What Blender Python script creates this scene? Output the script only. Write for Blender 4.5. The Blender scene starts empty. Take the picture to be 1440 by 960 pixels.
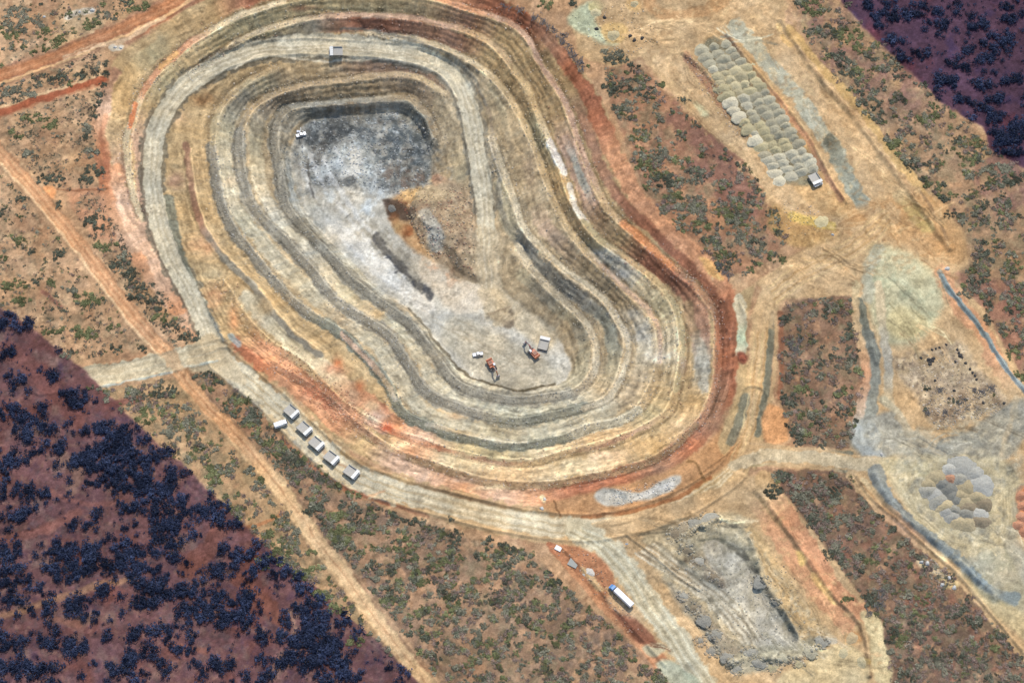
import bpy, math, random
import numpy as np
from mathutils import Vector, Matrix

random.seed(7)
RNG = np.random.default_rng(7)
scene = bpy.context.scene
C = scene.collection

# ------------------------------------------------------------------ camera
ELEV = math.radians(62.0)
DIST = 1000.0
TANH = 0.24                                  # half width / distance
cam_data = bpy.data.cameras.new('camera')
cam_data.sensor_width = 36.0
cam_data.lens = 18.0 / TANH
cam_data.clip_start = 5.0
cam_data.clip_end = 20000.0
cam = bpy.data.objects.new('camera', cam_data)
CAMLOC = np.array([0.0, -DIST * math.cos(ELEV), DIST * math.sin(ELEV)])
cam.location = CAMLOC
cam.rotation_euler = (math.pi / 2 - ELEV, 0, 0)
C.objects.link(cam)
scene.camera = cam

# ------------------------------------------------------------------ light
SUN_EL = math.radians(55)
SUN_AZ = math.radians(14)                    # clockwise from north (+y)
world = bpy.data.worlds.new('World')
scene.world = world
world.use_nodes = True
wn = world.node_tree
sky = wn.nodes.new('ShaderNodeTexSky')
sky.sky_type = 'NISHITA'
sky.sun_disc = False
sky.sun_elevation = SUN_EL
sky.sun_rotation = SUN_AZ
wn.links.new(sky.outputs[0], wn.nodes['Background'].inputs[0])
wn.nodes['Background'].inputs[1].default_value = 0.15
sun_data = bpy.data.lights.new('sun', 'SUN')
sun_data.energy = 2.75
sun_data.angle = math.radians(0.6)
sun_data.color = (1.0, 0.94, 0.85)
sun = bpy.data.objects.new('sun', sun_data)
sdir = Vector((math.sin(SUN_AZ) * math.cos(SUN_EL), math.cos(SUN_AZ) * math.cos(SUN_EL), math.sin(SUN_EL)))
sun.rotation_euler = sdir.to_track_quat('Z', 'Y').to_euler()
sun.location = (0, 0, 300)
C.objects.link(sun)
scene.view_settings.view_transform = 'Standard'
scene.view_settings.look = 'None'
scene.view_settings.gamma = 1.0
scene.view_settings.exposure = 0.2
scene.view_settings.use_curve_mapping = False
GAIN = 1.12                                  # display value of a flat sunlit surface = albedo * GAIN

# ------------------------------------------------------------------ photograph <-> place
CA, SA = math.cos(ELEV), math.sin(ELEV)
FWD = np.array([0, CA, -SA]); UPV = np.array([0, SA, CA])
K = 720.0 / TANH                             # pixels per unit of tangent


def unproj(px, py, z=0.0):
    px = np.asarray(px, float); py = np.asarray(py, float)
    a = (px - 720.0) / K; b = (480.0 - py) / K
    dx = a; dy = FWD[1] + b * UPV[1]; dz = FWD[2] + b * UPV[2]
    t = (z - CAMLOC[2]) / dz
    return CAMLOC[0] + t * dx, CAMLOC[1] + t * dy


def proj(x, y, z):
    ry = y - CAMLOC[1]; rz = z - CAMLOC[2]
    d = ry * FWD[1] + rz * FWD[2]
    u = ry * UPV[1] + rz * UPV[2]
    return 720.0 + K * x / d, 480.0 - K * u / d


def spline(pts, n=6, closed=False):
    """Catmull-Rom resampling; every column (also z, colour) is interpolated."""
    P = np.array(pts, float)
    if closed:
        P = np.vstack([P[-1:], P, P[:2]])
    else:
        P = np.vstack([2 * P[:1] - P[1:2], P, 2 * P[-1:] - P[-2:-1]])
    out = []
    for i in range(1, len(P) - 2):
        p0, p1, p2, p3 = P[i - 1], P[i], P[i + 1], P[i + 2]
        for k in range(n):
            t = k / n
            q = 0.5 * ((2 * p1) + (p2 - p0) * t + (2 * p0 - 5 * p1 + 4 * p2 - p3) * t * t + (3 * p1 - p0 - 3 * p2 + p3) * t ** 3)
            if P.shape[1] > 2:
                q[2:] = (p1 + (p2 - p1) * t)[2:]
            out.append(q)
    if not closed:
        out.append(P[-2])
    else:
        out.append(out[0])
    return np.array(out)


_T = RNG.random((256, 256))


def noise2(x, y, s=1.0, seed=0):
    x = np.asarray(x, float) / s + seed * 17.37; y = np.asarray(y, float) / s + seed * 9.71
    xi = np.floor(x).astype(int); yi = np.floor(y).astype(int)
    fx = x - xi; fy = y - yi
    fx = fx * fx * (3 - 2 * fx); fy = fy * fy * (3 - 2 * fy)
    x0 = xi & 255; x1 = (xi + 1) & 255; y0 = yi & 255; y1 = (yi + 1) & 255
    return ((_T[x0, y0] * (1 - fx) + _T[x1, y0] * fx) * (1 - fy) + (_T[x0, y1] * (1 - fx) + _T[x1, y1] * fx) * fy) * 2 - 1


def fbm(x, y, s, octv=4, seed=0):
    r = 0; a = 1.0; t = 0
    for k in range(octv):
        r = r + a * noise2(x, y, s / 2 ** k, seed + k * 3); t += a; a *= 0.55
    return r / t


def seg_field(XG0, YG0, h, shape, P, R):
    """distance to polyline P (cols x,y,extra..) on a regular grid; returns dist and interpolated extras, signed side."""
    ny, nx = shape
    D = np.full(shape, 1e9); S = np.zeros(shape)
    E = [np.zeros(shape) for _ in range(P.shape[1] - 2)]
    for i in range(len(P) - 1):
        a = P[i]; b = P[i + 1]
        x0 = min(a[0], b[0]) - R; x1 = max(a[0], b[0]) + R
        y0 = min(a[1], b[1]) - R; y1 = max(a[1], b[1]) + R
        i0 = max(0, int((x0 - XG0) / h)); i1 = min(nx, int((x1 - XG0) / h) + 2)
        j0 = max(0, int((y0 - YG0) / h)); j1 = min(ny, int((y1 - YG0) / h) + 2)
        if i1 <= i0 or j1 <= j0:
            continue
        X = XG0 + h * np.arange(i0, i1)[None, :]; Y = YG0 + h * np.arange(j0, j1)[:, None]
        dx = b[0] - a[0]; dy = b[1] - a[1]; L2 = dx * dx + dy * dy + 1e-12
        t = np.clip(((X - a[0]) * dx + (Y - a[1]) * dy) / L2, 0, 1)
        ex = X - a[0] - t * dx; ey = Y - a[1] - t * dy
        d = np.sqrt(ex * ex + ey * ey)
        sub = D[j0:j1, i0:i1]; m = d < sub
        sub[m] = d[m]
        sd = dx * ey - dy * ex
        S[j0:j1, i0:i1][m] = np.sign(sd)[m]
        for k in range(len(E)):
            v = a[2 + k] + t * (b[2 + k] - a[2 + k])
            E[k][j0:j1, i0:i1][m] = v[m]
    return D, E, S


def poly_mask(XG0, YG0, h, shape, P):
    ny, nx = shape
    P = np.array(P, float)
    M = np.zeros(shape, bool)
    x0, y0 = P.min(0)[:2]; x1, y1 = P.max(0)[:2]
    i0 = max(0, int((x0 - XG0) / h)); i1 = min(nx, int((x1 - XG0) / h) + 2)
    j0 = max(0, int((y0 - YG0) / h)); j1 = min(ny, int((y1 - YG0) / h) + 2)
    if i1 <= i0 or j1 <= j0:
        return M
    X = XG0 + h * np.arange(i0, i1)[None, :]; Y = YG0 + h * np.arange(j0, j1)[:, None]
    ins = np.zeros((j1 - j0, i1 - i0), bool)
    for i in range(len(P)):
        a = P[i]; b = P[(i + 1) % len(P)]
        if a[1] == b[1]:
            continue
        c = ((a[1] > Y) != (b[1] > Y)) & (X < (b[0] - a[0]) * (Y - a[1]) / (b[1] - a[1]) + a[0])
        ins ^= c
    M[j0:j1, i0:i1] = ins
    return M


def blur(A, r):
    r = int(round(r))
    if r < 1:
        return A
    for _ in range(2):
        for ax in (0, 1):
            p = np.pad(A, [(r, r) if k == ax else (0, 0) for k in (0, 1)], mode='edge')
            c = np.cumsum(p, axis=ax)
            c = np.insert(c, 0, 0, axis=ax)
            n = A.shape[ax]
            A = (np.take(c, range(2 * r + 1, 2 * r + 1 + n), axis=ax) - np.take(c, range(0, n), axis=ax)) / (2 * r + 1)
    return A


# ------------------------------------------------------------------ terrain heights
G = 0.46
X0, X1, Y0, Y1 = -312.0, 312.0, -240.0, 246.0
NX = int((X1 - X0) / G) + 1; NY = int((Y1 - Y0) / G) + 1
SH = (NY, NX)
XX = X0 + G * np.arange(NX)[None, :] + np.zeros(SH); YY = Y0 + G * np.arange(NY)[:, None] + np.zeros(SH)


def W(pts, z=None, n=6, closed=False):
    """traced pixels (x, y[, z]) -> world polyline with z column"""
    P = np.array([(p[0], p[1], (p[2] if z is None else z)) for p in pts], float)
    P = spline(P, n, closed)
    x, y = unproj(P[:, 0], P[:, 1], P[:, 2])
    return np.stack([x, y, P[:, 2]], 1)


ZF, ZG, ZB, ZC, ZD, ZE = -4.5, -10.0, -15.0, -21.0, -26.5, -32.0
RIM = [(318, 462), (300, 425), (280, 470), (258, 445), (232, 410), (205, 372), (180, 330), (160, 290), (147, 240), (138, 190), (143, 140), (156, 95),
       (175, 70), (215, 45), (260, 15), (320, -22), (420, -48), (520, -50), (620, -38), (690, -12), (740, 20), (780, 50), (806, 85),
       (832, 115), (855, 160), (872, 205), (888, 245), (908, 275), (935, 310), (968, 338), (998, 372), (1022, 400), (1032, 425),
       (1033, 470), (1033, 505), (1028, 545), (1010, 585), (979, 625), (937, 655), (875, 676), (812, 694), (760, 710), (720, 709),
       (680, 701), (637, 690), (596, 678), (558, 663), (519, 646), (484, 627), (455, 601), (436, 583), (417, 556), (396, 528), (368, 508), (340, 488)]
RAMP = [(312, 505, 0), (292, 470, -0.5), (272, 420, -1.5), (245, 370, -3), (225, 320, -4.5), (215, 270, -6), (215, 215, -8), (228, 165, -10), (262, 120, -12.5),
        (310, 90, -14.5), (360, 72, -16.5), (420, 66, -18.5), (480, 68, -20.5), (540, 72, -22.5), (600, 84, -24.5), (638, 108, -26.5), (656, 145, -28.5),
        (667, 190, -30), (675, 240, -31.5), (682, 290, -33.5), (684, 335, -35.5), (686, 370, -39.3), (690, 405, -42.1)]
BF = [(200, 306), (192, 290), (185, 268), (181, 240), (178, 205), (184, 175), (193, 146), (203, 127), (214, 110), (230, 92), (247, 78), (268, 60), (299, 42),
      (330, 25), (360, 14), (400, 2), (450, -8), (520, -12), (604, -4), (640, 6), (671, 17), (700, 25), (727, 38), (744, 56), (758, 85), (775, 112), (791, 137),
      (804, 167), (813, 198), (822, 221), (833, 248), (844, 273), (856, 294), (877, 315), (908, 342), (940, 369), (960, 387), (978, 402), (996, 423),
      (1006, 440), (1010, 465), (1010, 500), (1006, 545), (992, 582), (977, 600), (957, 619), (937, 636), (917, 648), (875, 662), (833, 671), (792, 679),
      (750, 683), (700, 680), (658, 670), (617, 657), (575, 643), (542, 628), (515, 610), (490, 588), (465, 563), (440, 545), (412, 530), (385, 515)]
BG = [(262, 108), (287, 90), (308, 76), (340, 55), (371, 42), (400, 33), (431, 26), (473, 21), (525, 21), (577, 25), (629, 35), (671, 49), (700, 69),
      (721, 94), (742, 123), (756, 158), (767, 185), (776, 205), (790, 237), (802, 271), (814, 298), (835, 328), (858, 348), (885, 366), (914, 387), (940, 414), (954, 444),
      (960, 475), (960, 506), (952, 548), (938, 582), (896, 607), (854, 624), (792, 638), (750, 650), (700, 649), (658, 641), (617, 630), (585, 619), (550, 606), (515, 590),
      (480, 568), (450, 540), (430, 517), (406, 500), (382, 487), (358, 466), (338, 440), (322, 415), (306, 392)]
BB = [(515, 44), (545, 49), (580, 54), (612, 62), (645, 76), (672, 92), (697, 112), (721, 143), (740, 178), (755, 215), (769, 255), (785, 295), (803, 326), (826, 354),
      (850, 378), (881, 407), (908, 433), (923, 454), (929, 477), (928, 508), (916, 548), (896, 578), (875, 591), (833, 601), (812, 609), (792, 617),
      (750, 625), (720, 627), (690, 624), (648, 615), (617, 604), (585, 592), (565, 580), (554, 562), (543, 537), (521, 510), (502, 490), (481, 471),
      (458, 456), (427, 437), (398, 411), (380, 390), (365, 371), (350, 352), (332, 331), (320, 311), (312, 290), (306, 268), (302, 240), (298, 205),
      (302, 168), (320, 138), (350, 113), (388, 96)]
BA = [(262, 205), (266, 240), (272, 280), (283, 316), (294, 336), (310, 358), (340, 388), (362, 410), (385, 442), (406, 465), (427, 483), (450, 500)]
BC = [(625, 131), (598, 112), (567, 104), (525, 106), (483, 112), (431, 118), (400, 127), (375, 137), (350, 157), (337, 188), (336, 221), (341, 252), (351, 283), (371, 310),
      (400, 338), (421, 362), (442, 385), (458, 408), (479, 429), (500, 442), (527, 458), (550, 475), (562, 494), (575, 517), (592, 544), (612, 560),
      (644, 573), (675, 583), (706, 590), (737, 592), (779, 584), (821, 573), (852, 562), (868, 542), (879, 510), (882, 479), (875, 460), (865, 442),
      (850, 420), (825, 401), (804, 386), (779, 366), (754, 341), (736, 317), (724, 283), (712, 252), (701, 221), (692, 195)]
BD = [(617, 198), (604, 167), (587, 147), (567, 137), (504, 141), (462, 145), (421, 148), (400, 156), (388, 178), (386, 205), (392, 231), (396, 262), (402, 290),
      (418, 312), (442, 338), (469, 367), (487, 388), (503, 401), (525, 418), (550, 437), (577, 458), (598, 483), (617, 509), (635, 534), (660, 549), (696, 559),
      (727, 563), (758, 561), (800, 554), (824, 540), (838, 517), (838, 485), (828, 460), (809, 438), (787, 418), (764, 396), (742, 370), (728, 345)]
FLOOR = [(430, 172), (470, 166), (520, 160), (565, 160), (590, 180), (604, 215), (605, 250), (585, 270), (575, 300), (592, 340), (625, 380), (655, 395), (688, 398), (705, 405),
         (725, 425), (760, 450), (782, 472), (800, 500), (803, 520), (792, 536), (760, 546), (727, 550), (696, 543), (662, 530), (644, 519), (619, 488), (594, 453),
         (571, 432), (540, 412), (510, 385), (480, 355), (445, 318), (425, 290), (412, 250), (408, 210)]
MOUND = [(590, 268), (615, 262), (650, 270), (662, 300), (660, 340), (640, 330), (610, 320), (585, 300)]


def add_c(mask, Zc, D, E, hw):
    m = D < hw
    mask[m] = True
    Zc[m] = E[m]


PRING = []
cm = np.zeros(SH, bool); Zc = np.zeros(SH)
rimW = W(RIM[2:], 0.0, 4, True)
pitmask = poly_mask(X0, Y0, G, SH, rimW)
cm[~pitmask] = True
for pts, z, hw in ((BF, ZF, 1.9), (BG, ZG, 1.9), (BA, ZG, 1.7), (BB, ZB, 2.0), (BC, ZC, 2.1), (BD, ZD, 2.2)):
    P = W(pts, z)
    D, E, _ = seg_field(X0, Y0, G, SH, P, 5)
    wv = hw * (1 + 0.5 * noise2(XX, YY, 14, 5) + 0.25 * noise2(XX, YY, 4, 6))
    add_c(cm, Zc, D, E[0], wv)
fl = poly_mask(X0, Y0, G, SH, W(FLOOR, ZE, 4, True))
cm[fl] = True
Zc[fl] = ZE + (0.5 * fbm(XX, YY, 20, 3, 2))[fl]
mo = poly_mask(X0, Y0, G, SH, W(MOUND, ZE + 5, 4, True))
cm[mo] = True; Zc[mo] = ZE + 5
for pts, z in ((BF, ZF), (BG, ZG), (BA, ZG), (BB, ZB), (BC, ZC), (BD, ZD)):
    P = W(pts, z)
    D, E, S_ = seg_field(X0, Y0, G, SH, np.column_stack([P, np.arange(len(P))]), 6)
    D = np.where((E[1] < 0.6) | (E[1] > len(P) - 1.6), 1e9, D)
    PRING.append((D, S_))
rampP = W([(p[0], p[1], p[2] * 0.76) for p in RAMP])
D, E, rampS = seg_field(X0, Y0, G, SH, np.column_stack([rampP, np.arange(len(rampP))]), 12)
rampD = D; rampT = E[1]
add_c(cm, Zc, D, E[0], 4.6)


def relax(cm, Zc, lev):
    if min(cm.shape) > 60 and lev > 0:
        ny, nx = cm.shape
        ey, ex = ny + ny % 2, nx + nx % 2
        c2 = np.zeros((ey, ex)); z2 = np.zeros((ey, ex))
        c2[:ny, :nx] = cm; z2[:ny, :nx] = np.where(cm, Zc, 0)
        if ey > ny: c2[ny] = c2[ny - 1]; z2[ny] = z2[ny - 1]
        if ex > nx: c2[:, nx] = c2[:, nx - 1]; z2[:, nx] = z2[:, nx - 1]
        s = c2.reshape(ey // 2, 2, ex // 2, 2).sum((1, 3)); zz = z2.reshape(ey // 2, 2, ex // 2, 2).sum((1, 3))
        cmc = s > 0; Zcc = np.where(cmc, zz / np.maximum(s, 1), 0)
        Zs = relax(cmc, Zcc, lev - 1)
        Z = np.repeat(np.repeat(Zs, 2, 0), 2, 1)[:ny, :nx]
    else:
        Z = np.where(cm, Zc, -10.0)
    for _ in range(40):
        Z = np.where(cm, Zc, Z)
        Zp = np.pad(Z, 1, mode='edge')
        Z = 0.25 * (Zp[:-2, 1:-1] + Zp[2:, 1:-1] + Zp[1:-1, :-2] + Zp[1:-1, 2:])
    return np.where(cm, Zc, Z)


Z = relax(cm, Zc, 6)
Zb = blur(Z, 1)
Z = np.where(pitmask, 0.5 * Z + 0.5 * Zb, Z)

# mine roads (traced centre lines, half widths in metres) and other earthworks
ROAD_A = [(312, 505), (345, 533), (385, 567), (415, 597), (446, 627), (495, 668), (560, 691), (630, 710), (700, 727), (760, 738), (825, 742), (890, 732), (950, 712), (1000, 685), (1035, 655), (1050, 610), (1060, 560), (1068, 500), (1072, 450), (1085, 415), (1120, 388), (1170, 365), (1215, 335), (1250, 305)]
ROAD_W = [(305, 492), (270, 500), (220, 512), (165, 524), (112, 532), (60, 540)]
ROAD_E = [(1035, 652), (1080, 640), (1130, 643), (1180, 648), (1240, 655), (1300, 660), (1360, 640), (1400, 600), (1425, 575), (1425, 540)]
ROAD_N = [(1250, 305), (1215, 255), (1180, 200), (1140, 130), (1100, 80), (1060, 30), (1020, -20), (980, -60)]
ROAD_S = [(810, 745), (850, 768), (880, 800), (915, 850), (950, 900), (990, 960), (1020, 1010)]
TRACK_1 = [(-60, 128), (0, 108), (60, 87), (120, 63), (180, 38), (240, 8), (300, -30)]
TRACK_2 = [(-60, 178), (0, 160), (50, 142), (100, 125), (145, 113)]
TRACK_3 = [(-50, 160), (0, 215), (50, 270), (100, 330), (150, 395), (200, 460), (237, 500), (270, 545), (330, 610), (390, 680), (440, 750), (500, 830), (560, 910), (620, 985), (660, 1030)]

gy_, gx_ = np.gradient(blur(Z, 5), G)
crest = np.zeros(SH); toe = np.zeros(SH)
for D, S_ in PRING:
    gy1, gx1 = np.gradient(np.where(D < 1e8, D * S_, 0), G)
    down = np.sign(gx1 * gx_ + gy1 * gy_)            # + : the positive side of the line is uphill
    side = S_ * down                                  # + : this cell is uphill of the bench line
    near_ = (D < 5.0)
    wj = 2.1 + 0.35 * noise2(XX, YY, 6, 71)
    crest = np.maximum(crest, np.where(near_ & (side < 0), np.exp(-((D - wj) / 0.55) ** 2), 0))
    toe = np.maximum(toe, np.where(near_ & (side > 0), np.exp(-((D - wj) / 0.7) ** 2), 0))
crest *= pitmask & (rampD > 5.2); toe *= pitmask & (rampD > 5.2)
Z += 0.55 * crest * (0.7 + 0.5 * noise2(XX, YY, 5, 72))
Z_in = Z.copy()
und = 0.7 * fbm(XX, YY, 120, 3, 11)
fadein = blur((~pitmask).astype(float), 12)
Z = Z + und * np.clip(fadein * 1.6 - 0.6, 0, 1)
# relief of rough ground
rough = fbm(XX, YY, 9, 4, 21)
Z += 0.22 * rough


def worldline(pts, z=0.0, n=6):
    P = np.array([(p[0], p[1]) for p in pts], float)
    P = spline(P, n)
    x, y = unproj(P[:, 0], P[:, 1], z)
    return np.stack([x, y], 1)


def ridge(pts, hw, h, z=0.0, rag=0.3):
    global Z
    D, _, _ = seg_field(X0, Y0, G, SH, worldline(pts, z), hw * 1.5)
    wv = hw * (1 + rag * noise2(XX, YY, 4, 33))
    t = np.clip(1 - D / wv, 0, 1)
    Z = Z + h * (t * t * (3 - 2 * t)) * (1 + rag * noise2(XX, YY, 3, 31))


def roadbed(pts, hw, bund, z=0.0):
    global Z
    D, _, S = seg_field(X0, Y0, G, SH, worldline(pts, z), hw + 4)
    D = D + 0.35 * noise2(XX, YY, 8, 41)
    t = np.exp(-((D - hw - 0.8) / 0.75) ** 2)
    inr = np.clip((hw + 0.4 - D) / 1.0, 0, 1)
    Z = Z - inr * 0.22 * rough * 0.8
    Z = Z + bund * t * (0.8 + 0.4 * noise2(XX, YY, 6, 43)) - 0.12 * inr
    return D


roadbed(ROAD_A[:17], 5.6, 0.9)
roadbed(ROAD_W, 4.8, 0.5)
roadbed(TRACK_1, 3.9, 0.35)
roadbed(TRACK_3, 3.2, 0.35)
tr = np.exp(-((rampD - 4.7) / 0.7) ** 2)
rampfade = np.clip((len(rampP) - 9 - rampT) / 8.0, 0, 1) * np.clip(rampT / 4.0, 0, 1)
Z += 0.75 * tr * rampfade * (0.8 + 0.4 * noise2(XX, YY, 5, 45)) * pitmask
# earth bunds, banks and windrows outside the pit
ridge([(1232, 668), (1242, 695), (1262, 722), (1300, 750), (1340, 782), (1372, 815), (1398, 838)], 3.6, 2.6)
ridge([(1320, 385), (1332, 405), (1355, 432), (1380, 462), (1400, 495), (1425, 530), (1450, 560)], 1.3, 1.3)
ridge([(1208, 420), (1216, 450), (1224, 480), (1232, 510)], 2.0, 1.0)
ridge([(1022, 48), (1047, 80), (1077, 115), (1105, 150), (1132, 185), (1155, 225), (1174, 262), (1190, 285)], 1.5, 1.0)
ridge([(960, 75), (985, 95), (1010, 125), (1035, 160), (1060, 200)], 2.0, 1.3)
ridge([(1098, 30), (1118, 60), (1140, 95), (1170, 130), (1200, 165), (1230, 205), (1260, 245), (1285, 280), (1310, 315), (1335, 350)], 2.2, 1.5)
ridge([(1062, 690), (1085, 715), (1110, 750), (1140, 790), (1170, 835), (1200, 865), (1218, 900), (1222, 950)], 2.0, 1.4)
ridge([(1205, 670), (1225, 700), (1270, 740), (1310, 775), (1345, 805), (1400, 870), (1450, 930)], 1.3, 1.0)
ridge([(790, 770), (815, 795), (840, 825), (865, 855), (900, 895), (935, 935)], 1.5, 0.9)
ridge([(880, 752), (905, 770), (935, 795), (965, 820), (985, 830)], 1.0, 0.7)
ridge([(1040, 425), (1050, 450), (1052, 490)], 1.6, 0.9)
ridge([(1040, 620), (1020, 640), (985, 665)], 1.0, 0.6)


def pxpoly(pts, z=0.0):
    return poly_mask(X0, Y0, G, SH, W(pts, z, 4, True))


def plateau(pts, h, soft, z=0.0):
    global Z
    m = blur(pxpoly(pts, z).astype(float), soft)
    Z = Z + h * m


plateau([(955, 762), (985, 738), (1025, 733), (1050, 750), (1075, 790), (1105, 840), (1130, 880), (1110, 885), (1085, 850), (1060, 800), (1040, 770), (1000, 752), (975, 775)], 2.2, 3)
ridge([(985, 742), (962, 760), (960, 785), (985, 800), (1012, 818)], 2.6, 1.3, rag=0.8)
ridge([(985, 742), (1015, 733), (1042, 745), (1060, 775), (1072, 818), (1095, 850), (1118, 892)], 2.6, 1.4, rag=0.8)
ridge([(935, 815), (955, 838), (980, 865), (1002, 895), (1022, 930)], 3.6, 1.1, rag=0.9)
ridge([(1022, 932), (1060, 925), (1100, 928), (1140, 916), (1165, 903)], 3.6, 1.1, rag=0.9)
plateau([(960, 790), (980, 800), (1005, 815), (1018, 822), (1010, 828), (985, 815), (965, 800)], 1.5, 2)
plateau([(1240, 350), (1330, 380), (1340, 430), (1300, 480), (1245, 480), (1228, 430)], 1.5, 8)
plateau([(1000, 60), (1035, 58), (1150, 250), (1110, 250), (1005, 90)], -0.5, 3)
Z += 0.35 * fbm(XX, YY, 6, 4, 57) * blur(fl.astype(float), 2)
Z += 1.1 * fbm(XX, YY, 9, 4, 58) * blur(mo.astype(float), 4)
Z_base_in = Z.copy()


# gullies running down the batters: noise smeared along the slope direction
def bil(A, fx, fy):
    fx = np.clip(fx, 0, A.shape[1] - 1.001); fy = np.clip(fy, 0, A.shape[0] - 1.001)
    i = fx.astype(int); j = fy.astype(int); a = fx - i; b = fy - j
    return (A[j, i] * (1 - a) + A[j, i + 1] * a) * (1 - b) + (A[j + 1, i] * (1 - a) + A[j + 1, i + 1] * a) * b


Zs = blur(Z, 2)
gy, gx = np.gradient(Zs, G)
gm = np.sqrt(gx * gx + gy * gy)
dxn = gx / (gm + 1e-4); dyn = gy / (gm + 1e-4)
wn_ = RNG.random(SH)
wn_ = 0.5 * wn_ + 1.2 * blur(wn_, 1)
II = np.arange(NX)[None, :] + np.zeros(SH); JJ = np.arange(NY)[:, None] + np.zeros(SH)
acc = wn_.copy()
for sgn in (1, -1):
    fx = II.copy(); fy = JJ.copy()
    for _ in range(7):
        fx = fx + sgn * bil(dxn, fx, fy) * 1.2; fy = fy + sgn * bil(dyn, fx, fy) * 1.2
        acc += bil(wn_, fx, fy)
streak = acc - acc.mean(); streak /= streak.std()
steep = np.clip(gm * 1.7 - 0.12, 0, 1)
strat = Z + 1.3 * fbm(XX, YY, 16, 4, 61) + 0.35 * noise2(XX, YY, 2.2, 62)
qq = strat / 1.9; sw = qq - np.floor(qq)
sh_ = np.clip((sw - 0.3) / 0.4, 0, 1)
Z += 0.72 * (sh_ * sh_ * (3 - 2 * sh_) - sw) * steep * pitmask * np.clip(0.75 + 0.6 * noise2(XX, YY, 11, 64), 0.1, 1.2)
ledge = np.exp(-((sw - 0.12) / 0.10) ** 2) - 0.8 * np.exp(-((sw - 0.62) / 0.12) ** 2)
band = noise2(strat, (XX + YY) / 30, 0.55, 65) + 0.7 * noise2(strat, (XX - YY) / 40, 1.6, 66)
chunk = fbm(XX, YY, 2.4, 3, 67)
Z += 0.20 * chunk * np.clip(steep * 1.5, 0, 1) * pitmask
Z += 0.07 * streak * steep * pitmask * (0.6 + 0.6 * noise2(XX, YY, 16, 47))
Z += (0.28 * fbm(XX, YY, 7, 4, 48) + 0.5 * fbm(XX, YY, 22, 2, 49)) * steep * pitmask
Z += 0.012 * RNG.standard_normal(SH)


def H(x, y):
    return bil(Z, (np.asarray(x, float) - X0) / G, (np.asarray(y, float) - Y0) / G)


def ground_at(px, py, zg=None):
    z = 0.0 if zg is None else zg
    for _ in range(14):
        x, y = unproj(px, py, z)
        z = 0.5 * z + 0.5 * H(x, y)
    x, y = unproj(px, py, z)
    return x, y, H(x, y)


# ------------------------------------------------------------------ colour of the ground (earth colours, with some shade painted in)
CX0, CY0 = -170, -150
CSH = (1270, 1790)
CAN = np.zeros(CSH + (3,))
LAB = np.zeros(CSH, np.int8)          # 0 ground 1 pit_wall 2 pit_floor 3 haul_road 4 dirt_track 5 work_yard 6 gravel_bank
PX = CX0 + np.arange(CSH[1])[None, :] + np.zeros(CSH); PY = CY0 + np.arange(CSH[0])[:, None] + np.zeros(CSH)
PAL = dict(t=(196, 168, 124), p=(213, 194, 158), c=(226, 206, 164), o=(190, 156, 108), O=(176, 147, 106), g=(134, 128, 114), l=(176, 173, 160),
           w=(205, 204, 198), b=(150, 158, 160), d=(84, 86, 84), r=(170, 106, 78), R=(150, 98, 75), s=(208, 150, 112), k=(200, 164, 138),
           G=(195, 185, 158), B=(150, 122, 92), a=(222, 142, 92), h=(195, 178, 147), y=(202, 171, 130), v=(178, 162, 124), n=(160, 120, 96),
           W=(222, 218, 208), D=(62, 68, 72), q=(118, 120, 106), m=(118, 92, 80), x=(172, 146, 110), e=(180, 178, 156), i=(110, 117, 118))


def col(c):
    return np.array(PAL[c] if isinstance(c, str) else c, float)


def blend(M, colr):
    global CAN
    ys, xs = np.where(M > 0.004)
    if len(ys) == 0:
        return
    a = M[ys, xs][:, None]
    cc = colr[ys, xs] if isinstance(colr, np.ndarray) and colr.ndim == 3 else col(colr)[None, :]
    CAN[ys, xs] = CAN[ys, xs] * (1 - a) + cc * a


def poly(pts, c, soft=3, alpha=1.0, lab=None, sm=True, mottle=0.0):
    P = spline(pts, 4, True) if sm else np.array(pts, float)
    M = poly_mask(CX0, CY0, 1, CSH, P)
    if lab is not None:
        LAB[M] = lab
    A = blur(M.astype(float), max(1, soft * 0.45)) * alpha
    if mottle:
        A = A * np.clip(0.5 + mottle * fbm(PX, PY, 14, 3, int(pts[0][0]) % 50), 0, 1)
    blend(A, c)


def line(pts, w, c=None, soft=1.5, alpha=1.0, lab=None, rag=0.25):
    """pts: (x, y[, colour key]); w = full width in pixels"""
    rows = []
    last = c
    for p in pts:
        if len(p) > 2:
            last = p[2]
        rows.append((p[0], p[1]) + tuple(col(last)))
    P = spline(rows, 5)
    hw = w / 2; soft = soft * (0.45 if soft <= 3 else 0.6)
    D, E, _ = seg_field(CX0, CY0, 1, CSH, P, hw + soft * 2 + 1)
    near = D < hw + soft * 2 + 1
    ys, xs = np.where(near)
    if len(ys) == 0:
        return
    hwv = hw * (1 + rag * noise2(xs, ys, 9, int(w * 3) % 40) + 0.6 * rag * noise2(xs, ys, 3.2, int(w * 5) % 40))
    d = D[ys, xs]
    a = np.clip((hwv + soft - d) / (2 * soft), 0, 1); a = a * a * (3 - 2 * a) * alpha
    cc = np.stack([E[k][ys, xs] for k in range(3)], 1)
    CAN[ys, xs] = CAN[ys, xs] * (1 - a[:, None]) + cc * a[:, None]
    if lab is not None:
        LAB[ys[d < hw], xs[d < hw]] = lab


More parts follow.
